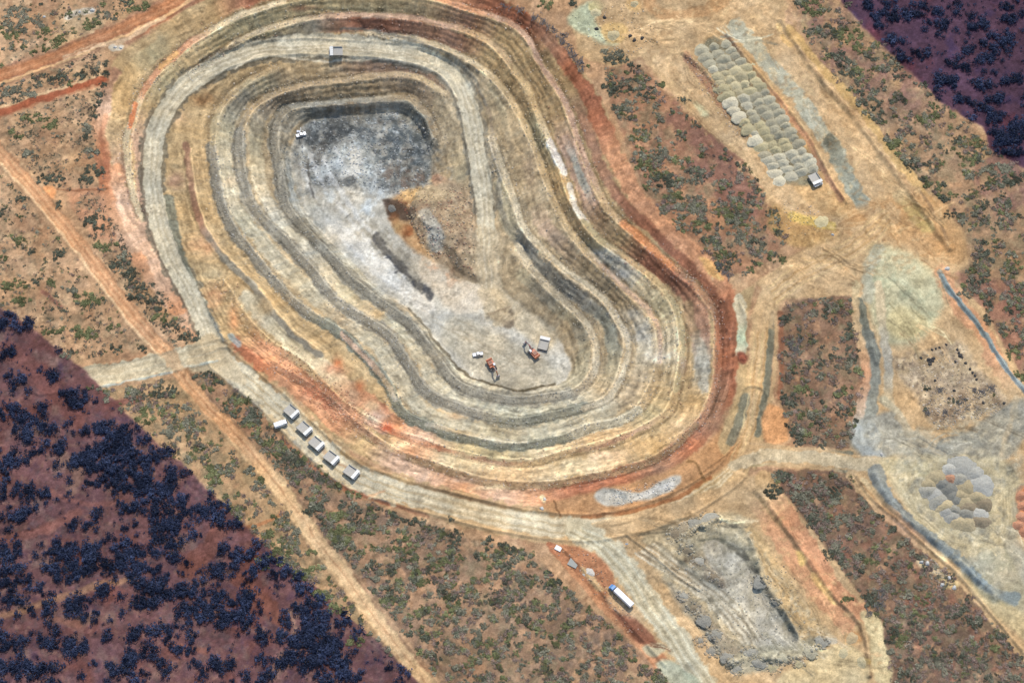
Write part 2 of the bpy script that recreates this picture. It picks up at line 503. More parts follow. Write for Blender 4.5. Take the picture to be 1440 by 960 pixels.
def dabs(pts, area, c, n, r, seed, alpha=0.6, hard=2.6, edge=3):
    """irregular mottles of an earth colour inside a polygon"""
    P = np.array(pts, float)
    x0, y0 = np.maximum(P.min(0) - 12 - (CX0, CY0), 0).astype(int); x1, y1 = (P.max(0) + 12 - (CX0, CY0)).astype(int)
    sl = (slice(y0, min(y1, CSH[0])), slice(x0, min(x1, CSH[1])))
    Mk = poly_mask(CX0 + x0, CY0 + y0, 1, PX[sl].shape, P)
    f = fbm(PX[sl], PY[sl], r, 5, seed)
    A = np.clip((f - area) * hard, 0, 1) * blur(Mk.astype(float), edge) * alpha
    CAN[sl] = CAN[sl] * (1 - A[..., None]) + col(c) * A[..., None]


# bare scrub ground
CAN[:] = (188, 150, 116)
sub = fbm(PX, PY, 60, 4, 3)[..., None]
CAN += sub * np.array([16, 18, 20])
blend(np.clip((fbm(PX, PY, 6, 4, 70) - 0.1) * 4, 0, 1) * 0.35, (150, 122, 98))
blend(np.clip((fbm(PX, PY, 34, 4, 71) - 0.15) * 4, 0, 1) * 0.5, (160, 118, 90))
blend(np.clip((fbm(PX, PY, 22, 4, 73) - 0.2) * 5, 0, 1) * 0.5, (212, 178, 138))

WOOD_SW = [(-170, 330), (0, 430), (55, 468), (112, 516), (200, 602), (270, 665), (335, 732), (440, 822), (560, 930), (640, 1010), (700, 1120), (-170, 1120)]
WOOD_NE = [(1120, -60), (1182, 0), (1215, 40), (1270, 90), (1330, 150), (1384, 180), (1392, 208), (1440, 236), (1620, 330), (1620, -150), (1060, -150)]
SCRUB_C = [(380, 628), (450, 665), (505, 700), (580, 730), (660, 758), (745, 775), (800, 830), (870, 890), (945, 960), (1000, 1040), (680, 1040), (610, 945), (540, 855), (470, 770), (420, 700)]
SCRUB_E = [(850, 95), (880, 85), (920, 110), (965, 160), (1020, 200), (1060, 240), (1085, 290), (1120, 330), (1090, 360), (1050, 385), (1020, 385), (985, 352), (940, 310), (905, 265), (880, 200), (862, 150)]
SCRUB_M = [(1100, 432), (1150, 412), (1195, 418), (1205, 470), (1218, 520), (1215, 580), (1196, 632), (1150, 630), (1115, 622), (1100, 590), (1095, 500)]
SCRUB_SE = [(1072, 668), (1130, 658), (1195, 664), (1215, 700), (1250, 735), (1300, 775), (1345, 815), (1400, 880), (1460, 950), (1560, 1080), (1240, 1080), (1250, 950), (1240, 900), (1225, 860), (1180, 810), (1150, 760), (1115, 710)]
SCRUB_NE = [(1105, -80), (1190, 0), (1270, 90), (1340, 155), (1395, 210), (1440, 240), (1600, 330), (1600, 760), (1470, 600), (1430, 525), (1405, 470), (1370, 425), (1335, 385), (1362, 370), (1355, 320), (1320, 285), (1280, 245), (1240, 195), (1205, 150), (1160, 95), (1125, 45)]
SCRUB_SW = [(112, 540), (180, 545), (245, 530), (300, 590), (360, 660), (430, 745), (500, 840), (590, 950), (560, 930), (440, 822), (335, 732), (270, 665), (200, 602)]
SCRUB_MID = [(262, 528), (300, 518), (345, 545), (390, 585), (440, 630), (490, 680), (440, 720), (400, 670), (340, 600), (285, 550)]
SCRUB_W1 = [(-170, -150), (290, -150), (240, -2), (150, 45), (80, 72), (0, 100), (-170, 150)]
SCRUB_W2 = [(-170, 160), (0, 115), (100, 82), (150, 72), (150, 108), (60, 132), (0, 155), (-170, 200)]
SCRUB_W3 = [(-40, 185), (60, 145), (145, 120), (150, 180), (145, 262), (90, 268), (40, 240)]
SCRUB_W4 = [(95, 272), (145, 265), (175, 340), (235, 415), (285, 478), (240, 492), (190, 430), (130, 345)]
SCRUB_W5 = [(-170, 100), (-20, 225), (40, 280), (95, 345), (150, 415), (205, 490), (110, 505), (50, 460), (-170, 320)]

for p, c, a in ((SCRUB_C, (156, 126, 104), 0.9), (SCRUB_E, (158, 116, 92), 0.9), (SCRUB_M, (138, 108, 90), 0.95), (SCRUB_SE, (126, 100, 86), 0.95), (SCRUB_NE, (158, 128, 102), 0.8),
                (SCRUB_SW, (186, 152, 112), 0.7), (SCRUB_MID, (150, 112, 90), 0.6)):
    poly(p, c, 3, a, sm=False)
for P_, sd in ((SCRUB_C, 101), (SCRUB_E, 102), (SCRUB_M, 103), (SCRUB_SE, 104), (SCRUB_NE, 105), (SCRUB_SW, 106), (SCRUB_MID, 107)):
    dabs(P_, 0.0, (134, 122, 96), 0, 14, sd, 0.55)
    dabs(P_, 0.15, (116, 108, 86), 0, 7, sd + 20, 0.55)
    dabs(P_, 0.15, (194, 150, 114), 0, 10, sd + 40, 0.7)
dabs(SCRUB_C, 0.1, (178, 136, 106), 0, 24, 15, 0.8)
dabs(SCRUB_C, 0.15, (124, 104, 92), 0, 15, 16, 0.8)
dabs(SCRUB_E, 0.1, (178, 130, 98), 0, 26, 17, 0.7)
dabs([(930, 130), (1010, 180), (1060, 230), (1080, 300), (1040, 310), (960, 230), (920, 180)], -0.3, (134, 94, 84), 0, 26, 18, 0.8)
dabs(SCRUB_M, 0.1, (180, 134, 104), 0, 22, 19, 0.7)
dabs(SCRUB_SE, 0.15, (146, 96, 82), 0, 16, 20, 0.6)
dabs(SCRUB_SE, 0.15, (104, 84, 76), 0, 26, 22, 0.7)
dabs(SCRUB_NE, 0.05, (142, 104, 98), 0, 40, 23, 0.8)
dabs(SCRUB_NE, 0.2, (196, 160, 116), 0, 20, 24, 0.8)
dabs([(1340, 380), (1440, 400), (1440, 540), (1400, 470)], -0.4, (150, 106, 92), 0, 20, 24, 0.8)
poly([(150, 45), (60, 80), (90, 30), (120, 10)], (214, 184, 144), 6, 0.7)
line([(95, 25), (115, 18), (130, 16)], 9, (214, 206, 190), 2, 0.8)
line([(0, 112), (-60, 120)], 1, 't')
poly([(95, 270), (150, 262), (160, 300), (170, 335), (130, 330)], (196, 142, 110), 4, 0.9)

for P_, sd in ((SCRUB_W1, 111), (SCRUB_W2, 112), (SCRUB_W3, 113), (SCRUB_W4, 114), (SCRUB_W5, 115)):
    dabs(P_, 0.05, (142, 122, 98), 0, 12, sd, 0.6)
    dabs(P_, 0.22, (112, 104, 86), 0, 8, sd + 20, 0.6)
# pit: sweep of earth colours ring by ring (batters first, then berms)
PITP = [(p[0], p[1]) for p in RIM[2:]]
poly(PITP, (186, 158, 116), 3, 1.0, lab=1)
# outermost ring, rim to bench F
line([(285, 478, 's'), (258, 445, 'k'), (225, 405, 'k'), (195, 365, 's'), (172, 325, 'k'), (157, 285, 's'), (148, 240, 'r'), (142, 195, 's'), (146, 150, 'k'), (160, 105, 'n')], 22, soft=4)
line([(172, 235, 'k'), (165, 195, 'y'), (168, 150, 'o'), (185, 105, 'o'), (215, 75, 'v'), (255, 42, 'O'), (300, 18, 'O'), (350, -5, 'r'), (420, -20, 'O'), (520, -25, 'r')], 26, soft=5)
line([(150, 240, 'r'), (143, 200, 'r'), (148, 165, 's')], 7, soft=3, alpha=0.7)
line([(190, 345, 'k'), (182, 310, 'k'), (170, 270, 'k'), (163, 240, 's')], 22, soft=5)
line([(250, 430, 's'), (235, 395, 'k'), (215, 350, 'k'), (200, 320, 'k')], 28, soft=4)
line([(180, 58, 'n'), (215, 36, 'r'), (250, 15, 'R'), (290, -5, 'R')], 8, soft=3, alpha=0.8)
line([(560, -20, 's'), (640, -8, 's'), (690, 8, 'r'), (735, 30, 'r'), (770, 60, 'n'), (795, 95, 'r'), (822, 130, 'r'), (845, 170, 'r'), (862, 215, 's'), (885, 258, 's'), (915, 300, 's'), (950, 332, 's'), (985, 368, 's'), (1010, 396, 's'), (1024, 425, 'r'),
      (1026, 470, 'R'), (1026, 510, 'r'), (1020, 550, 'r'), (1000, 590, 'n'), (970, 625, 'r'), (930, 652, 'n'), (870, 670, 'r'), (812, 690, 'r'), (760, 700, 's'), (700, 696, 'k'), (650, 686, 's'), (600, 665, 'k'), (550, 645, 'k'), (510, 622, 't'), (478, 598, 's'),
      (450, 572, 's'), (425, 550, 's'), (395, 528, 's'), (365, 508, 'r'), (340, 485, 'r')], 26, soft=4)
line([(700, 12, 'r'), (740, 40, 'r'), (770, 80, 'O'), (800, 125, 'O'), (820, 165, 'n'), (836, 210, 'n'), (858, 258, 'n'), (885, 297, 'R'), (925, 332, 'R'), (962, 368, 'R'), (995, 400, 'R'), (1018, 440, 'R')], 15, soft=4)
# F -> G
line([(200, 300, 'k'), (203, 240, 'k'), (198, 200, 'k'), (210, 150, 't'), (235, 115, 'v'), (270, 82, 't'), (315, 50, 'v'), (370, 26, 'v'), (440, 8, 'v'), (520, 4, 'v'), (600, 12, 'x'), (660, 30, 'n'), (705, 50, 'o'), (735, 80, 'o'), (760, 120, 'O'), (782, 160, 'O'),
      (797, 205, 'k'), (812, 240, 'k'), (826, 275, 'k'), (842, 310, 'B'), (872, 335, 'O'), (910, 365, 'R'), (950, 395, 'R'), (978, 430, 'n'), (987, 470, 'n'), (987, 515, 'l'), (978, 560, 'o'), (955, 598, 'y'), (920, 625, 'o'), (870, 642, 'y'), (800, 660, 'p'),
      (740, 667, 'y'), (680, 660, 'y'), (630, 645, 'p'), (580, 630, 's'), (530, 612, 't'), (490, 588, 's'), (455, 555, 'r'), (425, 530, 's'), (395, 508, 's'), (365, 488, 's'), (340, 462, 'o')], 24, soft=5)
line([(795, 195, 'k'), (808, 225, 'l'), (822, 262, 'l'), (836, 285, 'k')], 10, soft=3)
line([(968, 430, 'B'), (975, 465, 'B'), (990, 500, 'l'), (990, 545, 'l')], 14, soft=4)
# G -> B
line([(290, 112, 'x'), (330, 75, 'v'), (380, 52, 'v'), (440, 38, 'g'), (500, 32, 'R'), (545, 36, 'R'), (600, 43, 'n'), (650, 60, 'n'), (685, 78, 'o'), (712, 110, 'o'), (735, 145, 'O'), (750, 180, 'v'), (765, 215, 'v'), (780, 250, 'o'), (795, 290, 'O'), (815, 320, 'O'),
      (840, 350, 'v'), (868, 372, 'l'), (900, 400, 'p'), (930, 430, 'v'), (943, 465, 'p'), (944, 505, 'p'), (935, 550, 't'), (915, 585, 'v'), (870, 603, 'y'), (820, 618, 'y'), (760, 637, 'p'), (700, 637, 'v'), (650, 628, 'v'), (600, 612, 'k'), (560, 597, 's'),
      (530, 575, 'r'), (500, 555, 's'), (470, 530, 'p'), (440, 505, 'p'), (410, 482, 'c'), (378, 455, 'G'), (350, 420, 'G')], 24, soft=5)
# B -> C (right) / ramp
line([(560, 64, 'x'), (620, 74, 'O'), (660, 98, 'x'), (685, 135, 't'), (705, 170, 't'), (722, 205, 'o'), (738, 245, 'x'), (752, 285, 'o'), (768, 318, 'k'), (795, 350, 'B'), (825, 378, 'o'), (855, 398, 'O'), (885, 430, 'o'), (903, 460, 'l'), (907, 495, 'p'), (900, 530, 'x'),
      (880, 560, 'x'), (850, 578, 'G'), (800, 597, 'G'), (750, 610, 'e'), (700, 607, 'v'), (650, 597, 'G'), (600, 580, 'G'), (575, 555, 'G'), (560, 528, 'p'), (540, 500, 'G'), (515, 470, 'G'), (480, 448, 'x'), (450, 425, 'G'), (420, 395, 'c'), (395, 370, 'G'), (368, 340, 'G'),
      (345, 310, 'e'), (330, 285, 'p'), (320, 255, 'c'), (317, 220, 'G'), (318, 180, 'v'), (340, 140, 'g'), (370, 118, 'v'), (400, 105, 'O'), (460, 98, 'o'), (520, 92, 'n'), (570, 92, 'n'), (610, 105, 'n'), (635, 128, 'x')], 22, soft=5)
# C -> D
line([(705, 260, 'v'), (715, 310, 'v'), (735, 345, 'g'), (760, 375, 'g'), (795, 405, 'g'), (825, 425, 'g'), (850, 450, 'q'), (862, 485, 'q'), (860, 515, 'v'), (842, 545, 'o'), (810, 565, 'G'), (760, 578, 'e'), (700, 575, 'e'), (650, 562, 'G'), (615, 540, 'G'), (597, 512, 'G'), (580, 480, 'G'),
      (555, 455, 'e'), (520, 435, 'o'), (490, 415, 'v'), (465, 385, 'p'), (438, 358, 'l'), (410, 325, 'G'), (385, 298, 'l'), (368, 268, 'p'), (362, 235, 'c'), (360, 200, 'v'), (368, 165, 'g'), (395, 140, 'B'), (450, 128, 'O'), (510, 122, 'O'), (560, 118, 'B'), (597, 133, 'B'),
      (618, 160, 'x'), (635, 200, 'x')], 20, soft=5)
# D -> floor
line([(735, 385, 'v'), (765, 415, (108, 100, 84)), (795, 440, 'v'), (815, 465, (112, 104, 86)), (822, 495, 'v'), (812, 528, 'v'), (785, 548, 'G'), (740, 556, 'l'), (690, 549, 'G'), (650, 532, 'G'), (627, 500, 'e'), (602, 465, 'G'), (572, 440, 'x'), (535, 415, 'l'), (500, 385, 'G'), (460, 342, 'l'), (425, 305, 'l'),
      (408, 270, 'b'), (402, 235, 'b'), (398, 200, 'g'), (405, 172, 'g'), (435, 158, (126, 118, 100)), (500, 151, 'B'), (560, 148, 'g'), (590, 165, 'q'), (607, 200, 'l')], 18, soft=4)
# right-hand side sweeps close to the ramp
line([(690, 120, 'v'), (705, 155, 'v'), (715, 200, 'x'), (728, 240, 't'), (742, 275, 't')], 10, soft=4, alpha=0.7)
line([(700, 225, 'g'), (705, 290, 'g'), (722, 335, 'v')], 8, soft=3, alpha=0.8)
line([(605, 215, 'x'), (640, 230, 't'), (655, 280, 'o'), (662, 330, 'x')], 30, soft=8, alpha=0.9)
line([(605, 230, 'O'), (618, 250, 'r'), (640, 262, 'O')], 12, soft=5, alpha=0.7)
line([(618, 150, 't'), (640, 190, 't'), (650, 240, 'v')], 24, soft=6, alpha=0.8)

# berms
line([p + (('s',) if 6 < i < 12 else ('p',)) for i, p in enumerate(BF[:16])], 9, soft=2)
line([(190, 146), (186, 165), (183, 180)], 7, (226, 142, 96), soft=1.5)
line([(226, 95), (238, 84), (247, 76)], 8, (226, 172, 112), soft=2)
line([(p[0], p[1], 's' if i < 4 else 'k' if i < 14 else 'y') for i, p in enumerate(BF[17:34])], 8, soft=2)
line([(p[0], p[1], 'a' if i < 3 else 'n' if i < 9 else 'n') for i, p in enumerate(BF[33:47])], 12, soft=4, alpha=0.8)
line([(1014, 430, 'R'), (1018, 470, 'r'), (1018, 510, 'r'), (1012, 552, 'n'), (995, 590, 'n')], 22, soft=5, alpha=0.8)
line([(p[0], p[1], 'B') for p in BF[44:56]], 10, soft=4, alpha=0.9)
line([(p[0], p[1], 'n') for p in BF[56:]], 8, soft=3, alpha=0.7)
line([(p[0], p[1], 'h' if i < 7 else 'k' if i < 11 else 'y') for i, p in enumerate(BG[:14])], 7, soft=2)
line([(p[0], p[1], 't' if i < 3 else 'p') for i, p in enumerate(BG[13:18])], 8, soft=3)
line([(773, 200), (783, 222), (793, 243)], 11, (226, 216, 204), soft=2)
line([(800, 262), (806, 282), (815, 300), (824, 314)], 8, (228, 216, 196), soft=2)
line([(820, 312, 'v'), (850, 340, 'v'), (885, 364, 'y'), (914, 386, 't'), (940, 414, 'v'), (955, 444, 'v'), (960, 475, 'v'), (960, 506, 'v'), (950, 548, 'v')], 8, soft=3)
line([(938, 582, 't'), (896, 607, 'k'), (854, 624, 'n'), (792, 638, 'x'), (750, 650, 'O'), (700, 650, 'n'), (658, 641, 'n'), (617, 630, 'r'), (585, 619, 's'), (550, 606, 'r')], 6, soft=2.5, alpha=0.8)
line([(540, 606, 'k'), (500, 585, 's'), (465, 555, 'n'), (440, 527, 'x'), (415, 505, 'x'), (385, 490, 's')], 10, soft=3)
line([(p[0], p[1], 'p' if i < 6 else 't' if i < 14 else 'k') for i, p in enumerate(BB[:20])], 7, soft=3, alpha=0.8)
line([(p[0], p[1], 'G' if i < 4 else 'q' if i < 18 else 'g') for i, p in enumerate(BB[21:50])], 15, soft=2.5)
line([(481, 471, 'k'), (502, 490, 'k'), (521, 510, 'k'), (543, 537, 'x'), (555, 562, 'l')], 7, soft=2)
line([(600, 596, 'l'), (640, 606, 't'), (690, 617, 'G'), (740, 620, 'G')], 6, soft=2)
line([(302, 200, 'v'), (303, 168, 'v'), (322, 140, 'O'), (350, 116, 'v')], 10, soft=4, alpha=0.8)
line([(p[0], p[1], 'n' if i < 4 else 'g') for i, p in enumerate(BA)], 9, soft=2.5)
line([(p[0], p[1], 't' if i < 2 else 'y' if i < 6 else 'x' if i < 9 else 'g') for i, p in enumerate(BC[:12])], 6, soft=2)
line([(p[0], p[1], 'g') for p in BC[9:22]] + [(575, 517, 'g'), (592, 544, 'g'), (612, 560, 'g'), (644, 573, 'g'), (675, 583, 'g'), (706, 590, 'q'), (737, 592, 'q'), (779, 584, 'q'), (821, 573, 'q')], 18, soft=2.5)
line([(p[0], p[1], 'h' if i < 8 else 'p') for i, p in enumerate(BC[31:])], 9, soft=2)
line([(p[0], p[1], 'l' if i > 3 else 'x') for i, p in enumerate(BD[:9])], 8, soft=2.5)
line([(p[0], p[1], 'g' if i < 6 else (126, 122, 110)) for i, p in enumerate(BD[7:29])], 19, soft=2.5)
line([(p[0], p[1], 'g' if i < 2 else 'x' if i < 3 else 'h') for i, p in enumerate(BD[27:])], 10, soft=2)
# blotches of mineral colour in the walls
for x, y, w, h_, c, a in ((250, 165, 16, 10, 'k', .5), (285, 140, 16, 10, (146, 104, 66), .8), (248, 255, 14, 12, (150, 108, 90), .6), (275, 240, 12, 30, 'y', .5), (325, 255, 12, 8, 'y', .8), (300, 385, 18, 10, 'c', .7),
                          (285, 345, 20, 14, 's', .6), (300, 418, 14, 16, 's', .7), (345, 455, 26, 10, 'y', .6), (330, 450, 8, 20, 'a', .6), (375, 430, 16, 14, 'o', .6), (400, 420, 14, 10, 'o', .5),
                          (475, 512, 7, 11, (214, 112, 66), .9), (508, 543, 8, 8, (218, 120, 72), .8), (545, 600, 12, 6, (196, 90, 60), .9), (470, 520, 18, 10, 'r', .6), (440, 548, 26, 12, 'r', .6), (410, 535, 14, 8, 'R', .6), (488, 570, 20, 22, 's', .6), (498, 555, 10, 18, 'g', .4),
                          (530, 585, 18, 12, 'w', .6), (520, 570, 14, 12, 'c', .6), (845, 357, 16, 10, 'w', .7), (875, 385, 20, 8, 'w', .6), (855, 365, 10, 6, 'b', .6), (900, 470, 22, 14, 'W', .6), (925, 500, 24, 12, 'W', .6), (890, 440, 14, 8, 'W', .6),
                          (960, 515, 6, 10, (150, 130, 130), .6), (985, 510, 10, 30, 'l', .7), (690, 470, 40, 10, 't', .3), (742, 445, 14, 6, 'y', .5), (610, 505, 12, 8, 'o', .3), (520, 438, 16, 8, 'o', .7), (530, 442, 10, 6, (214, 160, 90), .6),
                          (855, 300, 40, 10, 'B', .2), (640, 585, 14, 5, (206, 150, 100), .6), (730, 605, 24, 8, 'B', .4), (800, 650, 30, 6, 'c', .5), (850, 640, 24, 8, 'k', .5), (640, 640, 22, 6, 'c', .8), (675, 655, 30, 6, 'c', .6), (560, 625, 24, 6, 'c', .6),
                          (690, 685, 30, 4, 'c', .8), (650, 675, 26, 4, 'k', .8), (720, 20, 14, 20, 'r', .4), (760, 290, 14, 30, 'l', .3), (745, 240, 10, 30, 'k', .4), (765, 225, 12, 24, 'O', .5), (708, 95, 12, 18, 'O', .4),
                          (475, 98, 14, 4, (128, 128, 124), .6), (395, 108, 12, 6, 'O', .7), (540, 95, 20, 6, (156, 108, 70), .5), (430, 100, 20, 6, (150, 112, 60), .5), (560, 15, 40, 5, 'v', .5), (500, 2, 60, 5, 'O', .5), (425, 12, 20, 5, 'R', .6), (680, 2, 20, 6, 'R', .6)):
    sl = (slice(max(0, int(y - 2.2 * h_) - CY0), int(y + 2.2 * h_) - CY0 + 1), slice(max(0, int(x - 2.2 * w) - CX0), int(x + 2.2 * w) - CX0 + 1))
    A = np.exp(-(((PX[sl] - x) / w) ** 2 + ((PY[sl] - y) / h_) ** 2) * 1.2)
    A = np.clip(A * (1 + 0.9 * fbm(PX[sl], PY[sl], 12, 3, int(x) % 60)), 0, 1) * a
    A[A < 0.02] = 0
    CAN[sl] = CAN[sl] * (1 - A[..., None]) + col(c) * A[..., None]

# pit floor
FL = [(p[0], p[1]) for p in FLOOR]
poly(FL, (186, 182, 170), 3, 1.0, lab=2)
UF = [(418, 190), (440, 170), (500, 162), (560, 158), (600, 178), (608, 220), (600, 262), (560, 275), (500, 262), (440, 262), (412, 225)]
poly(UF, (156, 156, 150), 9, 1.0)
for c_, th, rs, sd, al in (((104, 110, 112), 0.05, 20, 30, 0.8), ((84, 90, 94), 0.15, 8, 34, 0.75), ((186, 192, 192), 0.05, 10, 31, 0.7), ((104, 100, 94), 0.1, 13, 32, 0.7), ((206, 216, 220), 0.22, 5, 36, 0.85), ((58, 66, 72), 0.25, 4, 39, 0.8)):
    dabs(UF, th, c_, 0, rs, sd, al, 3, 8)
dabs([(420, 140), (520, 132), (600, 150), (640, 200), (640, 270), (600, 275), (590, 180), (430, 175)], 0.1, (140, 140, 134), 0, 6, 56, 0.7, 3, 6)
dabs([(470, 140), (560, 138), (612, 165), (626, 220), (620, 270), (590, 275), (600, 200), (560, 160), (430, 172)], -0.1, (118, 114, 102), 0, 9, 50, 0.5, 3, 6)
dabs([(390, 180), (420, 170), (430, 250), (470, 330), (440, 330), (400, 260)], 0.0, (140, 146, 146), 0, 9, 55, 0.6, 3, 7)
dabs([(505, 165), (570, 158), (604, 185), (606, 262), (560, 262), (515, 215)], -0.1, (76, 86, 92), 0, 8, 44, 0.62, 3, 9)
dabs([(430, 182), (500, 166), (520, 182), (470, 200), (436, 204)], -0.2, (78, 82, 84), 0, 9, 48, 0.8, 3, 5)
dabs([(530, 240), (600, 225), (612, 262), (560, 276)], 0, (106, 92, 84), 0, 7, 49, 0.7, 3, 5)
poly([(468, 212), (508, 203), (528, 228), (520, 256), (480, 252), (460, 232)], (192, 202, 204), 8, 0.5)
dabs([(420, 205), (520, 220), (560, 300), (500, 330), (430, 290)], 0.1, (206, 214, 216), 0, 18, 33, 0.8)
line([(500, 215, 'w'), (498, 235, 'w'), (486, 245, 'w')], 20, soft=6, alpha=0.6)
poly([(482, 250), (496, 246), (502, 252), (497, 260), (486, 262)], (96, 98, 98), 3, 0.8)
for q_ in ([(436, 215), (450, 250), (478, 290), (520, 340), (570, 390)], [(455, 225), (470, 255), (500, 300), (545, 350)], [(470, 205), (482, 232), (476, 250)], [(425, 230), (440, 275), (470, 320), (520, 375), (560, 405)]):
    line(q_, 6, (214, 216, 214), 4, 0.6, rag=0.9)
line([(433, 225), (435, 250), (438, 270), (448, 290), (465, 308)], 3, (104, 102, 98), 1.5, 0.7)
line([(440, 290, 'l'), (480, 325, 'w'), (520, 362, 'w'), (560, 400, 'w'), (600, 430, 'W')], 22, soft=7, alpha=0.8)
line([(492, 300, 'd'), (480, 310, 'l')], 1)
line([(530, 335, (100, 100, 102)), (545, 355, (84, 86, 90)), (565, 378, (76, 78, 84)), (585, 400, (80, 82, 88)), (605, 414, (96, 98, 102))], 11, soft=4, rag=0.7)
line([(525, 325, 'g'), (545, 345, 'g'), (570, 372, 'g'), (592, 398, 'g')], 20, soft=8, alpha=0.5, rag=0.8)
poly([(590, 265), (620, 256), (655, 262), (668, 300), (668, 345), (650, 355), (660, 385), (640, 395), (610, 370), (575, 345), (555, 320), (548, 285), (565, 270)], (184, 148, 108), 5, 0.95)
dabs([(560, 285), (660, 270), (668, 390), (600, 370), (555, 320)], 0.05, (120, 84, 60), 0, 12, 37, 0.8)
dabs([(560, 285), (660, 270), (668, 390), (600, 370), (555, 320)], 0.1, (216, 186, 146), 0, 9, 38, 0.8)
poly([(565, 268), (600, 262), (630, 262), (640, 275), (600, 285), (570, 280)], (212, 178, 128), 4, 0.9)
poly([(540, 280), (560, 282), (575, 295), (580, 310), (560, 308), (545, 300)], (90, 76, 66), 3, 0.9)
line([(553, 305, (120, 84, 60)), (560, 320, 'o'), (575, 325, (150, 94, 60))], 14, soft=5, alpha=0.8)
line([(598, 300, 'l'), (610, 320, 'b'), (615, 345, 'b')], 20, soft=6, alpha=0.8)
poly([(622, 345), (635, 345), (655, 372), (672, 388), (672, 396), (655, 392), (635, 372)], (104, 86, 66), 3, 0.95)
line([(615, 250, 'r'), (620, 262, 'B'), (640, 265, 'B')], 12, soft=4, alpha=0.7)
poly([(600, 362), (650, 392), (680, 402), (690, 430), (640, 440), (610, 410), (590, 385)], (206, 192, 170), 6, 0.8)
dabs([(580, 350), (640, 380), (660, 400), (600, 400)], 0.0, 's', 0, 16, 36, 0.6)
poly([(690, 400), (720, 420), (760, 448), (785, 470), (770, 490), (735, 470), (700, 440)], (196, 180, 150), 7, 0.8)
poly([(686, 442), (716, 431), (722, 455), (714, 462), (702, 452)], (128, 116, 100), 1.5, 0.9)
line([(686, 442), (716, 431)], 2.4, (104, 88, 74), 1)
line([(697, 414), (704, 422), (712, 430)], 1.6, (130, 106, 84), 1, 0.6)
poly([(640, 440), (700, 470), (760, 500), (790, 530), (740, 548), (690, 540), (650, 510), (620, 470)], (184, 176, 156), 8, 0.8)
line([(573, 434), (592, 452), (612, 480), (640, 514), (660, 528), (696, 541), (727, 548), (758, 544), (779, 538)], 3.5, (98, 90, 74), 1.2, 0.9)
line([(600, 440, 'W'), (560, 402, 'W'), (535, 380, 'w')], 5, soft=2, alpha=0.5)
for k in range(14):
    a = random.uniform(0, 1)
    x = 600 + 150 * a + random.uniform(-20, 20); y = 430 + 80 * a + random.uniform(-16, 20)
    line([(x, y), (x + 22, y + 14 + random.uniform(-6, 4)), (x + 44, y + 26 + random.uniform(-8, 8))], 2, (158, 148, 128) if k % 2 else (206, 196, 176), 1, 0.5)

# ramp
RA = [(p[0], p[1]) for p in RAMP]
RC = (190, 182, 160)
line([p + ((112, 106, 92),) for p in RA[:20]], 37, soft=2, alpha=0.8)
line([(318, 500, 'i'), (300, 462, 'i'), (282, 425, 'q'), (262, 380, 'q'), (246, 330, 'q'), (238, 280, 'q')], 14, soft=3, alpha=0.9)
line([(322, 470, (140, 160, 168)), (336, 485, (140, 160, 168))], 8, soft=2, alpha=0.7)
line([p + (RC,) for p in RA[:21]], 26, soft=1.2, lab=3, rag=0.1)
line([p + ('h',) for p in RA[20:]] + [(700, 440, 'h')], 34, soft=8, alpha=0.7)
line([(345, 72, RC), (400, 60, RC), (460, 56, RC), (520, 61, RC), (580, 70, RC), (620, 88, RC)], 20, soft=3, lab=3)
line([(330, 95), (365, 78), (410, 80), (460, 87), (520, 84), (580, 88), (620, 106), (640, 135)], 3, (222, 210, 184), 1, 0.8)
line([(670, 120, 'B'), (688, 165, 'B'), (695, 225, 'g')], 5, soft=2, alpha=0.8)
line([(480, 40, 'd'), (520, 42, 'd'), (580, 56, 'g'), (630, 76, 'g'), (665, 108, 'g'), (683, 150, 'g')], 4, soft=2, alpha=0.7)
for off in (-6, -2, 3, 7):
    line([(p[0] + off * 0.8, p[1] + off * (0.5 if 6 < i < 16 else 0)) for i, p in enumerate(RA)], 2.2, (176, 164, 138) if off in (-2, 7) else (216, 206, 182), 1, 0.55)

# haul road round the south side
line([p + (('t',) if 11 < i else ('x',)) for i, p in enumerate(ROAD_A[:17])], 46, soft=4, alpha=0.8)
line([(p[0] - 6, p[1] + 15) for p in ROAD_A[:7]], 9, (150, 148, 138), 3, 0.9)
line([(398, 618, 'R'), (425, 645, 'R'), (478, 684, 'r'), (540, 706, 'r'), (600, 726, 'n')], 6, soft=3, alpha=0.8)
line([(p[0], p[1]) for p in ROAD_A[2:7]], 38, 'h', 3, lab=3)
line([p + ((RC,) if i < 7 else ('h',) if i < 11 else ('t',) if i < 14 else ('y',)) for i, p in enumerate(ROAD_A)], 30, soft=2, lab=3)
line([(620, 706, 'h'), (690, 723, 'h'), (760, 736, (212, 202, 176)), (820, 740, 'h')], 20, soft=5, alpha=0.8)
line([(600, 719, 'y'), (680, 741, 'y'), (740, 755, 'y'), (800, 761, 'y')], 9, soft=3, alpha=0.9)
line([(480, 636, 'O'), (520, 656, 'B'), (560, 672, 'O'), (620, 691, 'B'), (680, 706, 'B'), (740, 719, 'O')], 5, soft=2, alpha=0.9)
for off in (-9, -4, 1, 6, 10):
    line([(p[0] - off * 0.4, p[1] + off) for p in ROAD_A[:15]], 2.6, (178, 158, 124) if off in (-4, 6) else (216, 202, 172), 0.8, 0.65, rag=0.6)
line([(430, 615, 'n'), (470, 645, 'n'), (500, 665, 'n')], 4, soft=2, alpha=0.4)
line([p + ('G',) for p in ROAD_W], 30, soft=2, lab=3)
poly([(270, 486), (300, 470), (330, 505), (345, 540), (300, 525), (265, 520)], 'h', 3, 1, lab=3)
